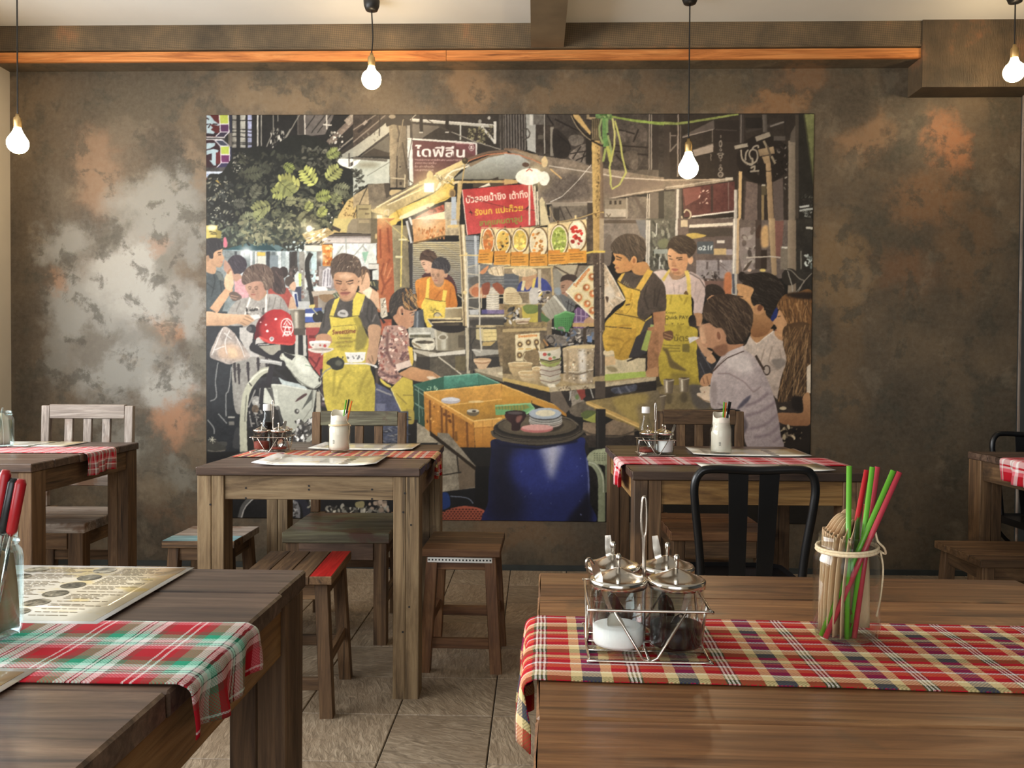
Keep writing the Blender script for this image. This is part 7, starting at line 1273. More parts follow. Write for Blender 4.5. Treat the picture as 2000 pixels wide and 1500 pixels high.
# pole in front
O(985, 430, .15)
r(1072, -20, 1165, 580, (92, 80, 68), nz=.25); p([(1156, -20), (1250, -20), (1250, 430), (1160, 430)], (206, 172, 106), g=((176, 142, 86), 1, 0), nz=.05); r(1240, -20, 1298, 430, (176, 158, 132)); m = p([(1158, 430), (1240, 430), (1250, 2040), (1180, 2040)], (84, 70, 60), nz=.12); p([(1236, 430), (1298, 430), (1318, 2040), (1245, 2040)], (128, 112, 98), g=((70, 60, 52), 1, 0)); l([(1248, 430), (1262, 2000)], 10, (170, 156, 140)); l([(1068, 432), (1160, 410), (1312, 412)], 24, (236, 206, 92)); scat(1160, 440, 1300, 1500, 60, [(150, 134, 112), (54, 46, 40)], (5, 14), .6)
# ---- seated guests at the right
O(1300, 430, .15)
m = s([(520, 880), (560, 840), (660, 840), (740, 890), (775, 960), (700, 1000), (600, 990), (540, 1040), (520, 980)], (58, 49, 43)); hair(m, 520, 840, 770, 1030, 24, [(90, 76, 64), (40, 33, 30)], 30, 70, 9); s([(540, 1040), (600, 980), (650, 1000), (600, 1060)], (206, 156, 116))
r(960, 0, 1920, 760, (112, 100, 94), nz=.08); p([(975, 100), (1180, 90), (1170, 640), (1000, 680), (960, 460)], (150, 138, 134)); scat(1000, 110, 1180, 620, 26, [(176, 166, 158), (112, 100, 94)], (14, 50), .6); r(1170, 0, 1250, 640, (78, 66, 60)); s([(1190, 120), (1240, 60), (1240, 220), (1180, 220)], (70, 52, 44)); s([(1250, 120), (1330, 80), (1340, 330), (1250, 340)], (206, 168, 116), soft=10); r(1245, 390, 1320, 640, (58, 48, 42)); p([(1340, -20), (1425, -20), (1450, 720), (1385, 720)], (198, 172, 134), g=((160, 134, 102), 1, 0)); p([(1425, 10), (1540, 10), (1510, 500), (1440, 500)], (134, 92, 84)); r(1500, 340, 1600, 640, (134, 124, 110)); r(1595, 0, 1700, 960, (164, 148, 126), g=((132, 116, 98), 1, 0)); r(1700, -20, 1960, 1000, (50, 48, 44), nz=.12); l([(1765, 400), (1765, 640)], 14, (130, 126, 116)); l([(1830, 100), (1925, 105)], 30, (206, 204, 190)); scat(1820, 460, 1910, 620, 18, [(206, 214, 208), (120, 130, 126)], (10, 30), .6); l([(1050, 490), (1370, 475), (1500, 490)], 16, (206, 196, 180)); l([(1515, 355), (1590, 360)], 22, (220, 216, 204)); s([(1010, 660), (1080, 560), (1130, 530), (1060, 640)], (90, 78, 68)); e(1095, 655, 26, 20, (236, 206, 180)); e(1265, 655, 40, 20, (232, 206, 120)); e(1620, 740, 108, 112, (52, 48, 43)); l([(1590, 660), (1650, 860), (1655, 940)], 12, (176, 170, 158)); ls([[(1540, 640), (1640, 660), (1740, 760), (1800, 800), (1700, 940)], [(1905, 690), (1800, 810), (1720, 950)]], 12, (150, 142, 130), sp=True)
# white T-shirt of the middle guest
O(1280, 640, .16)
r(1060, 180, 1900, 1480, (60, 50, 44), nz=.1); s([(1050, 300), (1110, 200), (1180, 80), (1300, 120), (1440, 40), (1560, 150), (1610, 320), (1570, 860), (1440, 820), (1300, 520)], (216, 198, 182), nz=.05, g=((188, 166, 150), 1, 1)); ls([[(1180, 90), (1235, 190), (1440, 40)]], 26, (236, 222, 206)); s([(1170, 70), (1440, 20), (1330, 120), (1235, 185)], (196, 144, 96)); ls([[(1330, 260), (1290, 420)], [(1430, 230), (1380, 420), (1500, 520)], [(1520, 260), (1540, 420)]], 16, (170, 150, 134), soft=4); e(1360, 520, 46, 62, (60, 48, 42)); e(1360, 520, 34, 48, (190, 172, 158)); l([(1225, 340), (1270, 420), (1330, 520)], 30, (70, 56, 48)); s([(1420, 400), (1540, 380), (1600, 420), (1500, 510)], (150, 138, 128), soft=8)
O(1300, 430, .15)
s([(1120, 1180), (1300, 1180), (1420, 1310), (1380, 1400), (1300, 1500), (1120, 1500)], (198, 148, 98), g=((150, 100, 62), 0, 1)); s([(940, 830), (1060, 850), (1150, 900), (1130, 1010), (1170, 1120), (1210, 1230), (1130, 1190), (1000, 1060), (938, 1000), (945, 930), (930, 890)], (216, 164, 110)); l([(940, 990), (1010, 1000)], 13, (56, 42, 38)); m = s([(955, 700), (1000, 672), (1060, 700), (1160, 690), (1300, 680), (1420, 720), (1520, 820), (1552, 940), (1530, 1020), (1460, 1080), (1440, 1210), (1380, 1290), (1310, 1230), (1290, 1110), (1200, 1090), (1150, 1120), (1110, 1020), (1150, 900), (1060, 850), (960, 780)], (44, 38, 34)); hair(m, 960, 680, 1550, 1280, 200, [(80, 72, 64), (28, 24, 22), (104, 94, 84)], 25, 120, 7); e(1215, 1165, 70, 66, (206, 152, 104), 30); e(1230, 1145, 34, 42, (132, 84, 58), 30)
s([(1370, 1290), (1450, 1130), (1460, 1240), (1440, 1320)], (40, 54, 120))
# woman with long hair at the edge
O(1280, 640, .16)
m = s([(1480, 60), (1590, 40), (1600, 160), (1520, 150), (1460, 90)], (200, 150, 106)); O(1300, 430, .15); s([(1395, 1330), (1450, 1260), (1480, 1170), (1560, 1200), (1580, 1500), (1440, 1500), (1420, 1440), (1450, 1410), (1430, 1370)], (212, 160, 112)); l([(1460, 1260), (1500, 1250)], 9, (80, 56, 42)); l([(1420, 1440), (1450, 1430)], 12, (150, 84, 70))
m = s([(1450, 1140), (1480, 1050), (1560, 970), (1700, 945), (1920, 950), (1930, 1600), (1560, 1600), (1600, 1400), (1540, 1260), (1500, 1180)], (140, 98, 58), g=((110, 76, 46), 0, 1)); hair(m, 1450, 960, 1920, 1560, 130, [(180, 130, 80), (90, 62, 40), (206, 156, 100), (70, 50, 36)], 84, 230, 12); s([(1560, 970), (1700, 942), (1920, 945), (1920, 1030), (1700, 1020)], (48, 38, 32), soft=14)
O(1280, 640, .16)
m = s([(1590, -20), (1900, -20), (1900, 560), (1860, 820), (1800, 1010), (1660, 900), (1500, 900), (1530, 640), (1600, 400), (1560, 200)], (104, 76, 50), nz=.1, g=((60, 46, 36), 0, 1)); hair(m, 1500, -40, 1890, 960, 200, [(160, 120, 78), (56, 42, 32), (186, 146, 100), (110, 84, 56)], 100, 300, 12); e(1560, 985, 44, 22, (206, 186, 150)); s([(1660, 850), (1830, 860), (1800, 1010), (1700, 1010)], (40, 33, 30), soft=10)
p([(1850, 480), (1900, 440), (1900, 800), (1850, 800)], (226, 206, 180)); s([(1800, 850), (1880, 800), (1900, 1040), (1880, 1190), (1700, 1200), (1520, 1160), (1490, 1050), (1640, 1040), (1800, 1030)], (196, 146, 100), g=((156, 106, 70), 0, 1)); r(1500, 1200, 1900, 1500, (44, 37, 33)); scat(1520, 1210, 1780, 1420, 50, [(190, 170, 136), (120, 104, 84), (40, 32, 28), (26, 24, 26)], (14, 44), .5)
# table and cups, apron skirt of the man in white
r(-20, -20, 560, 760, (60, 52, 46), nz=.1); r(-20, 200, 110, 760, (84, 72, 50), nz=.2); s([(60, 0), (480, 0), (510, 200), (530, 620), (530, 730), (110, 720), (40, 420)], (206, 182, 64), g=((184, 160, 56), 0, 1), nz=.05); s([(90, 250), (150, 260), (220, 400), (380, 520), (300, 520), (180, 480), (140, 340)], (116, 98, 56), soft=8); s([(200, 560), (400, 580), (420, 700), (220, 700)], (150, 130, 54), soft=20); text('บัตร', 230, 165, 180, 74, (96, 84, 36), 0, -.005); r(330, 200, 420, 300, (116, 104, 56), a=.8); ls([[(100, 215), (310, 225)], [(110, 250), (300, 255)], [(170, 290), (310, 290)]], 16, (150, 132, 54)); s([(-20, -20), (110, -20), (90, 200), (30, 400), (-20, 600)], (190, 136, 94)); s([(100, 60), (200, 40), (220, 120), (180, 160), (110, 140)], (120, 84, 60)); ls([[(110, 70), (210, 110)], [(105, 110), (200, 140)]], 9, (190, 144, 104))
s([(510, 260), (620, 330), (760, 420), (690, 560), (560, 640), (520, 480)], (58, 56, 60), nz=.1); ls([[(560, 300), (680, 500)], [(540, 420), (620, 600)]], 10, (100, 100, 106)); s([(620, 380), (680, 320), (740, 400), (680, 440)], (216, 166, 124)); s([(480, 120), (560, 130), (640, 260), (700, 300), (620, 360), (540, 250)], (206, 158, 120)); p([(400, 120), (480, 110), (540, 125), (420, 195)], (232, 226, 222))
# grey polo of the front guest
p([(-820, 985), (-560, 900), (130, 700), (560, 700), (700, 900), (700, 1480), (300, 1480)], (126, 112, 84), g=((150, 122, 64), -1, .5), nz=.06); s([(420, 710), (560, 720), (680, 900), (640, 1000), (480, 960)], (96, 88, 80), soft=20); r(-20, 1000, 720, 1480, (56, 44, 36), nz=.12)
s([(550, 730), (670, 720), (680, 860), (600, 850), (556, 790)], (226, 200, 170)); s([(505, 815), (560, 800), (690, 880), (680, 920), (590, 890)], (232, 206, 176)); l([(510, 830), (600, 890), (690, 915)], 9, (150, 116, 84)); e(600, 790, 8, 8, (176, 110, 90)); s([(545, 680), (580, 590), (640, 560), (700, 570), (690, 680), (600, 720)], (206, 152, 108)); ls([[(580, 610), (600, 690)], [(630, 590), (650, 690)]], 9, (140, 92, 64))
for x, y, k in ((165, 640, 1), (352, 622, 1), (60, 830, 1.1)):
    p([(x-66*k, y), (x+66*k, y), (x+46*k, y+165*k), (x-48*k, y+165*k)], (170, 152, 124), g=((92, 78, 62), 1, 0)); l([(x-28*k, y+10), (x-22*k, y+155*k)], 22*k, (230, 216, 190), soft=3); e(x, y, 66*k, 16, (104, 88, 70)); l([(x-66*k, y), (x, y+14), (x+66*k, y)], 8, (220, 206, 180)); e(x, y+230*k, 44*k, 66*k, (74, 64, 50), soft=12, a=.6)
m = s([(672, 700), (700, 560), (760, 430), (860, 300), (1060, 220), (1090, 270), (1200, 350), (1290, 490), (1380, 660), (1450, 850), (1500, 1080), (1530, 1300), (1545, 1480), (1140, 1480), (1060, 1060), (980, 1000), (840, 985), (700, 990), (665, 860)], (208, 192, 188), g=((170, 152, 152), 1, 1), nz=.03)
with clip(m):
    ls([[(760, 560), (900, 560), (1080, 660), (1200, 790)], [(1200, 790), (1290, 720)], [(700, 700), (690, 850)], [(760, 930), (980, 1000)]], 16, (160, 140, 138), soft=5); s([(1060, 900), (1170, 820), (1120, 920), (1000, 1000)], (96, 90, 104), soft=8); s([(1060, 1060), (1130, 1200), (1060, 1300)], (110, 98, 104), soft=14)
    for q in ([(1480, 900), (1300, 1020), (1100, 1080)], [(1500, 1050), (1350, 1180), (1150, 1240)], [(1520, 1180), (1400, 1300), (1200, 1340)], [(1380, 800), (1250, 900), (1100, 960)], [(1540, 1320), (1440, 1400)]): l(q, 34, (150, 132, 136), sp=True, soft=12)
    s([(860, 340), (1060, 300), (1180, 420), (1150, 560), (900, 500)], (222, 208, 202), soft=26); s([(670, 760), (730, 640), (760, 800), (720, 950)], (172, 156, 152), soft=14)
p([(690, 545), (760, 430), (870, 320), (1068, 222), (1086, 280), (880, 372), (780, 460), (700, 548)], (214, 200, 196)); l([(690, 548), (790, 450), (880, 372), (1085, 286)], 12, (84, 64, 56)); l([(700, 530), (780, 440), (870, 350)], 6, (120, 96, 88))
s([(540, 100), (560, -20), (700, -60), (860, -20), (880, 190), (1060, 200), (1060, 225), (900, 290), (800, 350), (740, 310), (700, 260), (620, 240), (565, 190)], (206, 156, 120), g=((182, 128, 92), 1, .5)); s([(560, 20), (600, 60), (620, 180), (570, 190), (548, 120)], (222, 174, 136)); s([(700, 260), (860, 200), (880, 300), (800, 350)], (150, 104, 78), soft=10)
O(0, 0, 1)
m = s([(1372, 612), (1376, 594), (1390, 580), (1412, 574), (1436, 577), (1458, 589), (1470, 606), (1471, 626), (1466, 646), (1456, 664), (1442, 671), (1426, 670), (1418, 655), (1410, 642), (1398, 640), (1390, 634), (1380, 626), (1373, 622)], (74, 59, 48)); hair(m, 1372, 572, 1471, 670, 260, [(112, 92, 74), (52, 41, 35), (136, 114, 92), (40, 32, 28)], 48, 24, 1.5); e(1402, 655, 8, 13, (206, 154, 118), -12); e(1404, 656, 3.5, 8, (150, 98, 72), -12); e(1371, 642, 6, 10, (216, 168, 130), soft=2); s([(1366, 650), (1370, 640), (1374, 660), (1370, 664)], (222, 176, 138))
# ---- lower middle: wash crates, counters, bowls
O(690, 640, .15)
r(780, 110, 1560, 660, (92, 84, 70), nz=.12); r(1450, 0, 2010, 560, (84, 78, 68), nz=.12); r(720, 0, 1060, 140, (190, 186, 170), nz=.1); l([(730, 80), (1010, 70)], 22, (222, 220, 206)); r(740, 95, 1010, 130, (110, 106, 84), nz=.2); s([(770, 160), (900, 130), (1050, 150), (1050, 280), (920, 290), (790, 250)], (222, 214, 190), nz=.06); e(930, 190, 120, 22, (96, 86, 70), nz=.3); l([(770, 200), (880, 270)], 22, (150, 132, 100))
p([(1075, 20), (1450, 0), (1450, 300), (1090, 300)], (176, 166, 140), g=((120, 108, 84), 1, 0)); l([(1180, 60), (1180, 290)], 60, (212, 206, 184), soft=14); l([(1260, 80), (1260, 290)], 26, (130, 120, 98), soft=10); s([(1040, -20), (1460, -20), (1420, 50), (1250, 70), (1090, 30)], (44, 38, 34)); e(1168, 125, 68, 42, (206, 198, 176)); e(1168, 128, 46, 26, (140, 128, 104)); r(1370, 100, 1450, 260, (96, 86, 68)); l([(1070, 30), (1090, 290)], 26, (206, 198, 176))
p([(770, 280), (1090, 330), (1460, 285), (1460, 340), (1000, 384), (780, 310)], (196, 186, 164)); p([(990, 345), (1460, 295), (1460, 342), (995, 384)], (222, 214, 196)); l([(1110, 380), (1410, 610)], 16, (214, 204, 180)); r(1330, 370, 1470, 560, (120, 106, 66), a=.6); r(820, 380, 1000, 640, (62, 56, 48)); ls([[(1480, 0), (1500, 600)]], 44, (196, 184, 156)); ls([[(1530, 0), (1510, 560)], [(1600, 100), (1540, 220), (1560, 440)]], 14, (60, 56, 52)); p([(790, 310), (825, 350), (820, 440), (790, 420)], (222, 216, 200))
p([(1540, 280), (1900, 290), (1900, 345), (1600, 375)], (176, 170, 156)); l([(1545, 285), (1660, 320)], 16, (210, 204, 190)); r(1600, 380, 1930, 520, (56, 52, 48)); p([(1600, 20), (1690, 10), (1700, 180), (1600, 150)], (206, 190, 140)); p([(1690, 20), (1870, 20), (1870, 170), (1700, 180)], (228, 206, 140)); ls([[(1700, 70), (1865, 66)], [(1700, 120), (1865, 116)]], 7, (176, 150, 90)); p([(1690, 190), (1860, 180), (1790, 240), (1680, 240)], (196, 168, 104)); l([(1650, 0), (1672, 300)], 22, (206, 198, 180))
p([(1860, -20), (2010, -20), (2010, 560), (1910, 500)], (136, 116, 84), nz=.15); l([(1915, 470), (2010, 480)], 26, (166, 146, 108)); e(1945, 540, 60, 24, (196, 170, 120)); p([(1575, 540), (2010, 500), (2010, 690), (1600, 570)], (186, 170, 140), nz=.06); p([(1575, 545), (1600, 570), (2010, 680), (2010, 730), (1590, 590)], (128, 116, 90)); e(1950, 600, 70, 20, (226, 212, 176)); s([(1568, 415), (1680, 400), (1795, 412), (1780, 460), (1735, 525), (1725, 540), (1640, 540), (1600, 490)], (232, 200, 160), g=((206, 168, 126), 1, 1)); e(1680, 412, 112, 16, (196, 160, 118)); l([(1580, 455), (1680, 468), (1785, 450)], 14, (176, 130, 92))
# vendor apron skirt, his arm and bowl; floral shirt boy
s([(-330, 60), (170, 60), (220, 500), (280, 720), (275, 1100), (-330, 1100)], (222, 200, 78), g=((196, 176, 66), 1, 1), nz=.05); ls([[(190, 560), (120, 720), (60, 900)], [(250, 640), (180, 780)], [(-60, 560), (-160, 700), (-220, 900)], [(-240, 560), (-260, 900)]], 30, (176, 158, 58), soft=10); s([(80, -20), (190, 60), (150, 250), (40, 300), (30, 200)], (150, 138, 64), soft=10); l([(20, -20), (50, 60), (40, 160), (-20, 180)], 8, (150, 132, 60)); p([(130, -20), (200, 60), (200, 140), (160, 60)], (50, 46, 46)); s([(200, -20), (350, -20), (352, 120), (330, 250), (320, 380), (290, 470), (240, 500), (180, 470), (160, 430), (185, 300), (205, 200)], SK, g=(sk(.86), 1, .5)); ls([[(190, 400), (240, 470)], [(240, 360), (260, 450)]], 10, sk(.62)); s([(-200, 170), (-100, 130), (0, 160), (-20, 260), (-160, 300)], (190, 172, 66), soft=14)
p([(-10, 335), (165, 325), (150, 420), (110, 450), (-10, 455)], (236, 232, 224)); p([(-110, 335), (-10, 330), (-10, 460), (-70, 450)], (236, 232, 226)); l([(-110, 332), (165, 326)], 14, (250, 248, 244)); l([(-120, 470), (180, 470), (310, 510)], 22, (226, 222, 214)); scat(-90, 360, 130, 420, 10, [(110, 110, 110)], (8, 16), .8); l([(280, 520), (320, 515)], 12, (230, 226, 220)); r(290, 530, 330, 900, (80, 66, 60)); l([(-110, 180), (-60, 180)], 5, (120, 60, 40)); 
O(540, 430, .15); text('Sweettime', 728, 1492, 305, 62, (120, 52, 40), -4, .02, .12); l([(735, 1392), (900, 1372), (1040, 1366), (1060, 1400), (1062, 1540), (1050, 1575), (780, 1590)], 7, (150, 132, 60)); text('Chinatown', 790, 1556, 190, 36, (112, 92, 48), -3, .0, .1); text('ขนมหวาน ของไทย', 770, 1612, 230, 30, (120, 100, 50), -3); text('เปิดทุกวัน', 790, 1660, 180, 28, (120, 100, 50), -3)
O(395, 640, .1733); s([(1290, 90), (1400, 70), (1460, 120), (1440, 190), (1300, 190)], (196, 146, 112)); p([(1203, 158), (1452, 158), (1440, 200), (1405, 238), (1260, 240), (1218, 205)], (240, 232, 222), g=((206, 194, 182), 1, .6)); e(1328, 160, 124, 13, (250, 246, 240)); s([(1195, 240), (1340, 226), (1482, 236), (1440, 270), (1340, 290), (1240, 276)], (226, 216, 204)); e(1340, 246, 118, 14, (176, 160, 146)); e(1383, 205, 17, 17, (206, 70, 70)); e(1330, 200, 12, 13, (190, 90, 80)); e(1250, 195, 10, 11, (130, 140, 130))
s([(1400, 400), (1450, 350), (1540, 335), (1600, 380), (1590, 450), (1530, 480), (1470, 470), (1440, 430)], (50, 52, 46)); e(1540, 400, 40, 34, (96, 98, 84), soft=8); l([(1460, 450), (1380, 500), (1330, 580)], 12, (150, 148, 140), sp=True); scat(1500, 330, 1600, 350, 4, [(60, 60, 56)], (10, 20), .5)
O(690, 640, .15)
m = s([(330, 500), (320, 330), (380, 80), (430, -20), (640, -20), (710, 60), (740, 260), (762, 480), (620, 520), (575, 560), (640, 650), (560, 740), (420, 700), (330, 620)], (196, 156, 140), nz=.1, g=((170, 128, 112), 1, 1)); 
with clip(m): scat(310, -20, 780, 760, 210, [(160, 96, 84), (222, 190, 172), (140, 100, 96), (236, 210, 190), (120, 84, 84)], (10, 30), .6); l([(450, 60), (440, 300), (520, 500)], 36, (120, 84, 78), soft=10); l([(340, 560), (480, 640), (620, 620)], 30, (110, 80, 80), soft=10)
p([(548, 480), (740, 420), (768, 500), (640, 540), (575, 575)], (230, 204, 186)); p([(710, 240), (770, 260), (785, 440), (770, 510), (740, 420)], (240, 204, 84)); s([(600, 600), (680, 550), (770, 510), (900, 545), (1010, 565), (1100, 620), (1200, 680), (1262, 740), (1280, 780), (1200, 790), (1080, 760), (960, 720), (800, 690), (680, 650)], (212, 158, 108), g=((186, 130, 84), 0, 1)); s([(960, 640), (1050, 640), (1120, 690), (1000, 680)], (240, 216, 184), soft=6); s([(1110, 650), (1200, 660), (1260, 740), (1180, 720)], (240, 224, 196), soft=5); s([(1170, 770), (1250, 730), (1285, 770), (1240, 790)], (226, 216, 130)); ls([[(1000, 700), (1150, 750)], [(1040, 600), (1110, 650)]], 9, sk(.7))
p([(290, 720), (420, 780), (520, 850), (640, 1100), (280, 1100)], (84, 88, 116), nz=.1); l([(300, 800), (500, 880)], 22, (150, 148, 150)); p([(300, 990), (420, 990), (410, 1090), (310, 1090)], (112, 116, 140)); s([(350, 660), (430, 720), (500, 770), (460, 780), (370, 720)], (226, 204, 84)); p([(490, 790), (650, 640), (775, 690), (790, 1000), (760, 1240), (700, 1240), (630, 1090)], (222, 198, 78), g=((190, 168, 60), 1, 1)); ls([[(490, 790), (630, 1090)]], 12, (240, 226, 150)); ls([[(650, 880), (780, 885)], [(560, 860), (700, 1000)], [(700, 1060), (740, 1180)]], 12, (150, 132, 54)); s([(690, 1080), (790, 1080), (790, 1240), (700, 1240)], (176, 156, 70), soft=6); r(280, 1090, 720, 1500, (70, 76, 96), nz=.2); scat(280, 1100, 720, 1500, 60, [(150, 150, 150), (90, 92, 104), (40, 42, 54)], (20, 60), .15, 10)
# green crate
p([(780, 740), (1180, 640), (1620, 596), (1920, 726), (1640, 770), (1100, 815), (930, 830)], (48, 100, 80)); p([(1180, 640), (1620, 598), (1632, 740), (1180, 800)], (84, 152, 128), nz=.08, g=((64, 126, 106), 0, 1)); p([(1620, 598), (1905, 722), (1640, 742)], (70, 128, 106)); l([(1180, 640), (1620, 600), (1905, 724)], 14, (130, 186, 160)); p([(780, 740), (935, 835), (942, 1310), (800, 1230)], (44, 74, 60)); ls([[(790, 750), (930, 835)], [(800, 800), (930, 885)], [(800, 980), (930, 1060)], [(850, 790), (862, 1240)]], 10, (130, 160, 140)); ls([[(820, 1000), (900, 1060), (905, 1150)]], 8, (110, 140, 120)); l([(820, 1200), (815, 1500)], 44, (34, 32, 30)); scat(960, 760, 1100, 810, 10, [(160, 196, 160)], (8, 24), .4)
# orange crate
p([(830, 1240), (960, 1310), (1250, 1500), (830, 1500)], (166, 154, 130), nz=.1); p([(920, 840), (1570, 1225), (1585, 1560), (1240, 1560), (935, 1310)], (200, 134, 50), g=((176, 112, 40), 1, 1), nz=.08)
with clip(p([(920, 840), (1570, 1225), (1585, 1560), (1240, 1560), (935, 1310)], (200, 134, 50), a=.01)):
    for x in (1000, 1150, 1210, 1300, 1480): l([(x, 900+(x-920)*.55), (x+10, 1560)], 26, (120, 72, 28), soft=6)
    l([(960, 880), (1560, 1240)], 60, (216, 152, 62)); scat(960, 900, 1560, 1240, 34, [(120, 68, 26), (236, 176, 90)], (10, 26), .6); l([(1340, 1350), (1345, 1480)], 30, (130, 84, 34), soft=6)
p([(920, 840), (1930, 730), (2010, 760), (2010, 930), (1230, 1015)], (226, 166, 72), g=((206, 146, 56), 0, 1), nz=.04); p([(1220, 1015), (2010, 925), (2010, 1190), (1570, 1225)], (206, 150, 54), nz=.05, g=((176, 126, 44), 0, 1)); l([(1930, 740), (1945, 920)], 10, (180, 120, 46)); l([(920, 842), (1930, 732)], 14, (244, 190, 100)); l([(1230, 1012), (2010, 926)], 14, (240, 186, 90)); l([(920, 842), (1570, 1222)], 18, (246, 194, 104)); p([(1570, 1212), (2010, 1170), (2010, 1300), (1575, 1310)], (232, 170, 78)); p([(1575, 1300), (2010, 1280), (2010, 1560), (1590, 1560)], (220, 154, 64), g=((190, 124, 44), 0, 1)); l([(1570, 1215), (2010, 1172)], 14, (250, 206, 120)); ls([[(1690, 1210), (1690, 1560)], [(1810, 1200), (1810, 1500)]], 10, (180, 116, 44)); l([(1575, 1308), (2010, 1285)], 9, (176, 112, 40))
e(1270, 950, 126, 44, (190, 184, 186)); e(1270, 935, 118, 24, (222, 220, 222)); e(1600, 965, 100, 16, (236, 200, 130)); e(1560, 1105, 82, 48, (110, 96, 72)); e(1560, 1085, 80, 22, (206, 196, 172)); e(1575, 1090, 30, 12, (60, 50, 42))
O(985, 640, .15)
p([(-30, 740), (360, 890), (350, 1010), (-30, 900)], (218, 160, 62)); p([(-30, 900), (350, 890), (360, 1100), (-30, 1200)], (208, 150, 54)); p([(355, 885), (800, 1060), (812, 1160), (700, 1110), (360, 985)], (214, 156, 60), g=((190, 130, 46), 1, 1)); l([(-30, 745), (360, 892), (815, 1065)], 14, (246, 196, 104)); p([(-120, 1010), (340, 985), (395, 1050), (280, 1130), (-110, 1140)], (112, 172, 112)); p([(-120, 1060), (-100, 1020), (280, 1000), (340, 1040), (230, 1080)], (150, 150, 70)); ls([[(-110+k*40, 1000), (-100+k*40, 1070)] for k in range(10)], 8, (80, 136, 84)); l([(-120, 1020), (340, 990), (395, 1050), (280, 1130)], 20, (150, 206, 146))
# under the counter
p([(0, 690), (590, 840), (1160, 790), (1980, 680), (1990, 960), (1060, 960), (880, 1100), (810, 1060), (360, 890), (0, 740)], (46, 40, 36), nz=.15); p([(600, 830), (740, 830), (860, 1060), (800, 1120), (600, 960)], (112, 98, 84)); p([(840, 830), (940, 815), (1060, 980), (1000, 1120), (860, 1120), (880, 980)], (150, 138, 122), nz=.15); p([(940, 810), (1050, 800), (1060, 900), (1010, 950)], (150, 62, 52)); ls([[(1120, 790), (1160, 920)], [(870, 820), (850, 950)]], 14, (190, 186, 176)); e(950, 905, 26, 34, (110, 130, 80)); s([(1400, 790), (1600, 760), (1720, 740), (1700, 830), (1450, 860)], (70, 72, 84), nz=.2); ls([[(1480, 780), (1520, 860)], [(1580, 760), (1640, 840)]], 24, (110, 112, 124), soft=5)
s([(860, 1040), (1060, 960), (1190, 1080), (1190, 1160), (1010, 1170), (880, 1130)], (112, 100, 84), nz=.1); p([(1000, 1110), (1190, 1090), (1190, 1250), (1030, 1200)], (168, 172, 80)); s([(1000, 1140), (1060, 1080), (1190, 1090), (1180, 1120), (1060, 1190)], (96, 110, 60)); p([(1030, 1230), (1190, 1240), (1320, 1260), (1420, 1200), (1560, 1240), (1700, 1300), (1690, 1420), (1100, 1440), (1020, 1320)], (140, 118, 94), nz=.08); p([(1000, 1400), (1740, 1400), (1700, 1560), (1000, 1560)], (58, 50, 44), nz=.2); l([(1030, 1350), (1190, 1400), (1480, 1420), (1740, 1330)], 22, (90, 78, 64), sp=True)
# counter top with bowls
p([(-20, 600), (400, 560), (1170, 640), (1980, 560), (1980, 650), (1160, 745), (590, 785), (-20, 655)], (176, 152, 108), nz=.08); p([(-20, 650), (590, 780), (590, 842), (-20, 695)], (206, 176, 104), g=((222, 184, 100), 1, 0)); p([(590, 780), (1160, 738), (1980, 640), (1975, 690), (1160, 792), (590, 842)], (190, 172, 138), nz=.08); scat(640, 760, 1150, 820, 16, [(120, 100, 76)], (6, 12), .8)
p([(-20, -20), (545, 0), (520, 330), (440, 640), (-20, 600)], (140, 118, 82), nz=.15, g=((110, 94, 66), 0, 1)); l([(-20, 40), (545, 20)], 40, (196, 170, 118)); r(460, 40, 560, 200, (110, 96, 78), nz=.2); s([(540, 120), (650, 90), (800, 130), (860, 220), (640, 240)], (140, 130, 118), nz=.15); scat(640, 0, 1160, 240, 60, [(120, 112, 106), (196, 186, 170), (70, 64, 60), (96, 108, 126)], (12, 44), .4); l([(1050, 0), (1045, 220)], 40, (76, 62, 50)); r(1080, 110, 1145, 190, (110, 136, 176)); ls([[(560, 150), (600, 110), (650, 150), (640, 200), (590, 210)]], 12, (60, 54, 50), sp=True); l([(500, 160), (570, 240)], 30, (196, 140, 80))
p([(142, 95), (462, 66), (468, 430), (150, 438)], (240, 222, 176)); text('Sweettime', 182, 132, 250, 36, (226, 134, 56), -4, .03, .1)
for x, y in ((205, 220), (315, 195), (420, 190), (200, 360), (300, 340)): e(x, y, 52, 56, (222, 204, 160)); e(x, y, 34, 38, (120, 92, 60)); e(x, y, 14, 16, (226, 196, 130))
for x in (180, 280, 380): l([(x, 280), (x+70, 275)], 14, (226, 176, 90))
s([(250, 330), (420, 280), (450, 300), (440, 480), (270, 460)], (150, 126, 88), nz=.1); l([(270, 330), (250, 400), (290, 440)], 14, (206, 190, 150), sp=True); ls([[(400, 210), (440, 300)], [(490, 160), (550, 250)]], 22, (110, 92, 66))
for x0, x1, y, h, c in ((50, 370, 470, 160, (226, 194, 138)), (180, 470, 585, 110, (234, 206, 156)), (358, 480, 530, 190, (222, 190, 140))):
    p([(x0, y), (x1, y), (x1-24, y+h*.6), (x1-70, y+h), (x0+70, y+h), (x0+24, y+h*.6)], c, g=([v*.72 for v in c], 1, .6)); e((x0+x1)/2, y, (x1-x0)/2, 26, (244, 224, 178)); e((x0+x1)/2, y+4, (x1-x0)/2-16, 17, (214, 182, 128)); l([(x0+6, y+40), ((x0+x1)/2, y+62), (x1-6, y+40)], 8, (190, 150, 100))
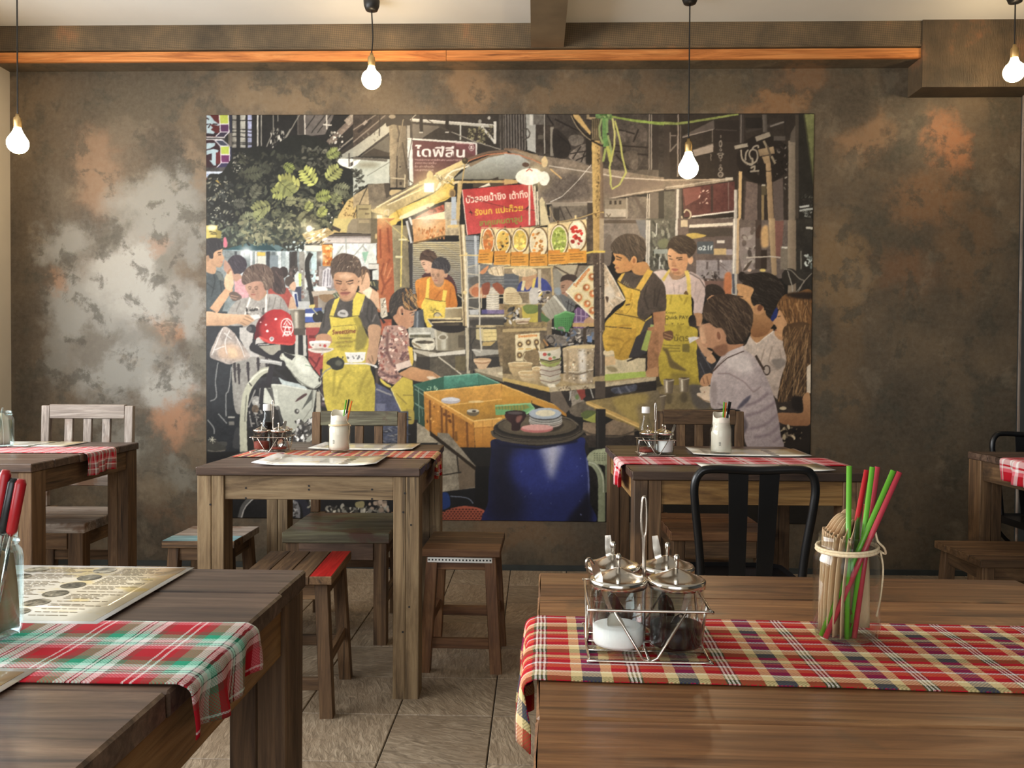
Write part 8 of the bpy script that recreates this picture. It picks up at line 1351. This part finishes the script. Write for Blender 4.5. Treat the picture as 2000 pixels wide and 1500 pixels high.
for y, c in ((700, (226, 212, 180)), (620, (236, 226, 200)), (560, (222, 206, 184)), (500, (236, 224, 196)), (450, (196, 206, 110))): p([(458, y-56), (745, y-60), (722, y+18), (650, y+60), (560, y+60), (482, y+20)], c, g=([v*.74 for v in c], 1, .5)); l([(466, y-16), (600, y+16), (735, y-22)], 9, (126, 96, 84))
p([(560, 735), (660, 735), (675, 775), (580, 780)], (236, 224, 196)); p([(442, 300), (600, 262), (730, 250), (742, 330), (725, 400), (600, 430), (470, 410)], (242, 234, 214), g=((206, 194, 168), 1, .5)); s([(450, 300), (580, 262), (725, 250), (680, 285), (520, 310)], (206, 184, 140)); e(530, 350, 26, 22, (206, 84, 76)); e(585, 352, 22, 20, (110, 134, 96)); e(600, 405, 24, 18, (222, 110, 90)); e(652, 390, 22, 16, (130, 150, 90)); l([(470, 415), (600, 440), (730, 405)], 16, (70, 60, 46))
m = p([(760, 270), (860, 235), (1060, 215), (1180, 225), (1165, 500), (1155, 735), (900, 725), (765, 690), (775, 560)], (202, 178, 140), nz=.1, g=((166, 146, 118), 1, .2))
with clip(m): l([(1010, 280), (1030, 700)], 90, (232, 222, 206), soft=18); s([(750, 270), (870, 240), (1180, 225), (1160, 270), (900, 270)], (222, 198, 146)); l([(770, 590), (960, 610), (1160, 560)], 18, (120, 104, 84), soft=4); l([(770, 570), (960, 580), (1160, 540)], 12, (226, 212, 186)); scat(780, 280, 1150, 700, 60, [(150, 130, 100), (226, 210, 180)], (6, 20), .6); l([(830, 300), (820, 680)], 30, (166, 142, 106), soft=8)
p([(1310, 330), (1440, 330), (1450, 400), (1840, 395), (1840, 640), (1310, 695)], (216, 198, 158), nz=.05); s([(1300, 300), (1430, 285), (1440, 340), (1310, 360)], (236, 214, 170)); p([(1310, 610), (1840, 570), (1840, 642), (1310, 697)], (178, 196, 92)); p([(1310, 380), (1450, 370), (1450, 480), (1310, 500)], (226, 190, 140)); s([(1330, 520), (1420, 510), (1480, 560), (1400, 580)], (160, 144, 104), soft=6); l([(1600, 440), (1760, 375), (1930, 368)], [18, 40], (56, 48, 42)); p([(1870, 0), (2010, -20), (2010, 640), (1860, 640)], (176, 124, 84), nz=.08); s([(1850, 560), (1990, 520), (2000, 620), (1880, 640)], (196, 144, 98))
s([(1310, 30), (1640, 20), (1720, 40), (1640, 380), (1460, 410), (1420, 300), (1310, 290)], (222, 178, 66), nz=.06, g=((190, 146, 50), 1, .6)); ls([[(1360, 120), (1500, 150), (1560, 180)], [(1480, 380), (1560, 220), (1660, 140)], [(1330, 220), (1440, 240)]], 22, (180, 138, 46), soft=6); p([(1620, 390), (1720, 120), (1850, 30), (1850, 330), (1760, 380)], (60, 56, 58)); l([(1890, 40), (1820, 300)], [60, 80], (166, 180, 90))
# guests' table
p([(1060, 962), (1500, 890), (2010, 808), (2100, 1300), (1760, 1310)], (164, 138, 76), g=((120, 106, 84), 1, -.2), nz=.06); s([(1400, 940), (1850, 860), (1830, 1000), (1720, 1020), (1740, 1280)], (186, 160, 80), soft=26, a=.7); p([(1060, 962), (1100, 955), (1760, 1250), (1755, 1312), (1070, 1000)], (206, 166, 92)); l([(1062, 975), (1755, 1300)], 10, (240, 206, 130)); r(1195, 1060, 1320, 1600, (38, 35, 33)); l([(1215, 1090), (1220, 1600)], 9, (70, 66, 62)); r(1185, 700, 1318, 920, (84, 72, 62))
# ---- lower: barrel, basket, stool
O(840, 800, .18)
p([(80, 250), (200, 260), (500, 620), (500, 900), (100, 920)], (142, 132, 114), nz=.12); p([(290, 520), (430, 600), (490, 640), (490, 840), (320, 870)], (116, 100, 82)); ls([[(100, 720), (340, 680)], [(290, 480), (310, 680)]], 14, (50, 44, 38)); p([(90, 900), (500, 850), (650, 850), (650, 1240), (80, 1240)], (26, 26, 30)); s([(85, 930), (180, 900), (215, 960), (210, 1060), (85, 1080)], (28, 52, 112)); l([(220, 940), (400, 960), (470, 1020)], 9, (120, 130, 150), sp=True); r(490, 620, 650, 1240, (24, 23, 24)); p([(0, 230), (500, 625), (490, 660), (0, 280)], (44, 34, 24)); p([(-180, -20), (180, 0), (500, 600), (500, 640), (-20, 240)], (196, 130, 48), a=.01)
r(1690, 420, 1960, 1260, (30, 29, 28), nz=.3); s([(1640, 300), (1720, 400), (1720, 560), (1660, 520)], (40, 36, 33)); s([(1705, 520), (1760, 450), (1850, 428), (1960, 440), (1960, 620), (1860, 600), (1740, 580)], (174, 180, 144), nz=.05)
for y in (478, 502, 526, 550):
    for x in range(6): e(1782+x*28+(y % 3)*4, y, 9, 6, (110, 116, 88))
l([(1715, 570), (1790, 610), (1850, 720), (1862, 900), (1860, 1250)], [60, 78], (172, 180, 148), sp=True, g=((140, 148, 118), 1, 0)); l([(1720, 570), (1800, 600), (1870, 720), (1882, 900)], 12, (206, 210, 182), sp=True); l([(1925, 600), (1925, 900)], 50, (120, 126, 100))
m = s([(90, 1140), (180, 1095), (300, 1055), (430, 1050), (560, 1080), (640, 1140), (740, 1195), (742, 1230), (85, 1230)], (160, 80, 60), g=((186, 92, 68), 1, 0))
with clip(m):
    for j in range(6):
        for i in range(16): e(105+i*36+(j % 2)*18, 1085+j*24, 12, 7, (58, 26, 24))
    l([(300, 1056), (460, 1058), (580, 1100), (660, 1180), (740, 1200)], 26, (190, 94, 72), sp=True)
m = s([(700, 320), (1160, 400), (1640, 300), (1680, 430), (1715, 580), (1732, 760), (1735, 1000), (1732, 1260), (640, 1260), (632, 1000), (640, 700), (665, 480)], (34, 44, 110))
with clip(m):
    r(600, 280, 1000, 1260, (26, 26, 44), soft=90, a=.85); s([(900, 480), (1150, 430), (1600, 480), (1680, 700), (1500, 860), (1100, 900), (900, 760)], (44, 56, 138), soft=60); s([(1200, 400), (1440, 380), (1400, 560), (1330, 760), (1280, 700), (1230, 540)], (150, 154, 190), soft=36); s([(1290, 420), (1370, 410), (1350, 560), (1320, 640)], (186, 186, 208), soft=20); l([(1700, 520), (1722, 760), (1724, 1240)], 14, (110, 118, 170), soft=3); s([(1480, 1250), (1640, 1000), (1740, 900), (1740, 1260)], (20, 20, 40), soft=30); l([(700, 330), (760, 390), (1160, 420), (1600, 340)], 30, (22, 24, 54), soft=8); scat(820, 500, 1700, 1150, 16, [(130, 140, 190)], (4, 14), .3)
e(1165, 258, 500, 128, (38, 34, 30)); l([(672, 230), (700, 290), (860, 345), (1160, 372), (1480, 340), (1640, 260), (1660, 220)], 26, (86, 78, 66), sp=True); e(1165, 205, 478, 140, (58, 51, 44)); 
for k in range(3): l([(700+k*6, 240+k*26), (820, 296+k*22), (1160, 332+k*14), (1500, 296+k*18), (1640-k*6, 230+k*24)], 8, (96, 86, 72), sp=True)
e(1165, 190, 455, 122, (40, 36, 31)); e(1165, 180, 430, 108, (92, 81, 65)); e(1165, 178, 372, 88, (104, 92, 73)); l([(720, 160), (860, 85), (1160, 62), (1480, 90), (1610, 170)], 14, (116, 104, 86), sp=True)
s([(1070, 160), (1430, 150), (1410, 210), (1320, 240), (1090, 230)], (60, 52, 42), soft=8)
for y, rx, c in ((150, 170, (206, 186, 172)), (128, 178, (186, 178, 166)), (108, 172, (216, 208, 196)), (88, 172, (170, 168, 160))): e(1255, y, rx+6, 58, [v*.6 for v in c]); e(1255, y-6, rx+6, 54, c)
e(1250, 52, 178, 66, (60, 56, 56)); e(1250, 44, 176, 62, (176, 186, 196)); e(1252, 40, 108, 36, (232, 220, 186)); e(1160, 210, 176, 44, (206, 120, 116)); e(1165, 196, 172, 32, (232, 170, 160))
s([(815, 50), (930, 30), (1042, 45), (1030, 100), (985, 160), (970, 225), (890, 225), (885, 160), (835, 110)], (66, 38, 38), g=((40, 24, 26), 1, .4)); e(928, 35, 112, 26, (44, 30, 32)); e(925, 38, 84, 16, (92, 80, 80)); s([(940, 80), (1000, 70), (980, 130), (940, 140)], (140, 90, 80), soft=8)
# ---- low left strip behind the table legs
O(400, 860, .23)
p([(0, 130), (1450, 130), (1560, 300), (2000, 400), (2000, 680), (0, 680)], (26, 26, 29), nz=.1); l([(300, 660), (330, 560), (400, 490), (500, 440)], 40, (92, 92, 92), sp=True); l([(310, 660), (345, 570), (410, 500)], 10, (190, 188, 184), sp=True); l([(640, 440), (740, 490), (790, 580), (790, 660)], 36, (128, 128, 132), sp=True); l([(660, 440), (830, 520), (870, 660)], 60, (40, 42, 56), sp=True); l([(690, 650), (800, 610)], 36, (140, 140, 142)); scat(720, 520, 790, 640, 16, [(176, 174, 172), (70, 68, 70)], (8, 30), .4); scat(880, 470, 960, 600, 26, [(150, 144, 126), (80, 76, 66), (190, 186, 168)], (8, 22), .6); scat(1020, 560, 1560, 620, 60, [(120, 118, 110), (176, 172, 158), (60, 58, 54)], (8, 30), .5); p([(1000, 470), (1560, 478), (1560, 510), (1000, 505)], (70, 82, 100)); s([(1280, 530), (1350, 520), (1350, 570), (1290, 570)], (150, 140, 100)); scat(1400, 520, 1560, 600, 14, [(150, 132, 116)], (14, 24), .8)
# mesh that carries the print
def build_mural():
    x0, x1, z0, z1 = wp(403.5, 500, WALL_Y)[0], wp(1586.5, 500, WALL_Y)[0], .264, 2.371
    nx, nz = 900, 600; xs = np.linspace(x0, x1, nx); zs = np.linspace(z0, z1, nz); X, Z = np.meshgrid(xs, zs)
    y = WALL_Y-.004; co = np.stack([X, np.full_like(X, y), Z], -1).reshape(-1, 3)
    v = co-CAM; d = v@fw; px = 1000+FPX*(v@rt)/d; py = 750-FPX*(v@up)/d
    wa, wb = vnoise(MH*SS, MW*SS, 9)-.5, vnoise(MH*SS, MW*SS, 9)-.5       # the print's edges are not ruler-sharp
    u = np.clip((px-MX0)*SS, 0, MW*SS-2); w = np.clip((py-MY0)*SS, 0, MH*SS-2); iu, iw = u.astype(int), w.astype(int)
    u = np.clip(u+1.3*wa[iw, iu], 0, MW*SS-2); w = np.clip(w+1.3*wb[iw, iu], 0, MH*SS-2)
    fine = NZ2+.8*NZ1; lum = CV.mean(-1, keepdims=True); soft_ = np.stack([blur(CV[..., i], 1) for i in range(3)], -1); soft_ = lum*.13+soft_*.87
    img = np.clip((soft_*.93+np.float32([17, 15, 12]))*(1+.15*fine[..., None]), 0, 255); img = 255*(img/255)**1.14  # blacks lifted and warmed: the print's sheen is put into its colour
    ui, wi = u.astype(int), w.astype(int); fu, fv = (u-ui)[:, None], (w-wi)[:, None]
    c = (img[wi, ui]*(1-fu)+img[wi, ui+1]*fu)*(1-fv)+(img[wi+1, ui]*(1-fu)+img[wi+1, ui+1]*fu)*fv
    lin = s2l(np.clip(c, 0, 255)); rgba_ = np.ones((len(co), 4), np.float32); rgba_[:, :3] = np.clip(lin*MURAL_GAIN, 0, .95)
    idx = np.arange(nx*nz).reshape(nz, nx); q = np.stack([idx[:-1, :-1], idx[:-1, 1:], idx[1:, 1:], idx[1:, :-1]], -1).reshape(-1, 4)
    # a shallow edge so that the panel has thickness
    edge = np.concatenate([idx[0, :], idx[1:, -1], idx[-1, -2::-1], idx[-2:0:-1, 0]]); back = co[edge].copy(); back[:, 1] = WALL_Y+.001; n0 = len(co)
    ring = np.arange(len(edge)); nxt = (ring+1) % len(edge); side = np.stack([edge, n0+ring, n0+nxt, edge[nxt]], -1)
    co = np.concatenate([co, back]); q = np.concatenate([q, side]); rgba_ = np.concatenate([rgba_, np.tile(np.float32([.05, .05, .05, 1]), (len(back), 1))])
    me = bpy.data.meshes.new('wall_mural'); me.vertices.add(len(co)); me.vertices.foreach_set('co', co.astype(np.float32).ravel())
    me.loops.add(len(q)*4); me.loops.foreach_set('vertex_index', q.astype(np.int32).ravel()); me.polygons.add(len(q)); me.polygons.foreach_set('loop_start', np.arange(len(q), dtype=np.int32)*4); me.polygons.foreach_set('loop_total', np.full(len(q), 4, np.int32))
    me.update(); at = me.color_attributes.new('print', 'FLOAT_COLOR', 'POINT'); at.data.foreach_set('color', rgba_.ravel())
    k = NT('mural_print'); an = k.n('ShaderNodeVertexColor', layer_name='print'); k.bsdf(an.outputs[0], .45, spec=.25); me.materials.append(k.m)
    o = link(bpy.data.objects.new('wall_mural', me)); return tag(o, 'large printed mural of a night street food market on the back wall', 'mural')
MURAL_GAIN = 1.0
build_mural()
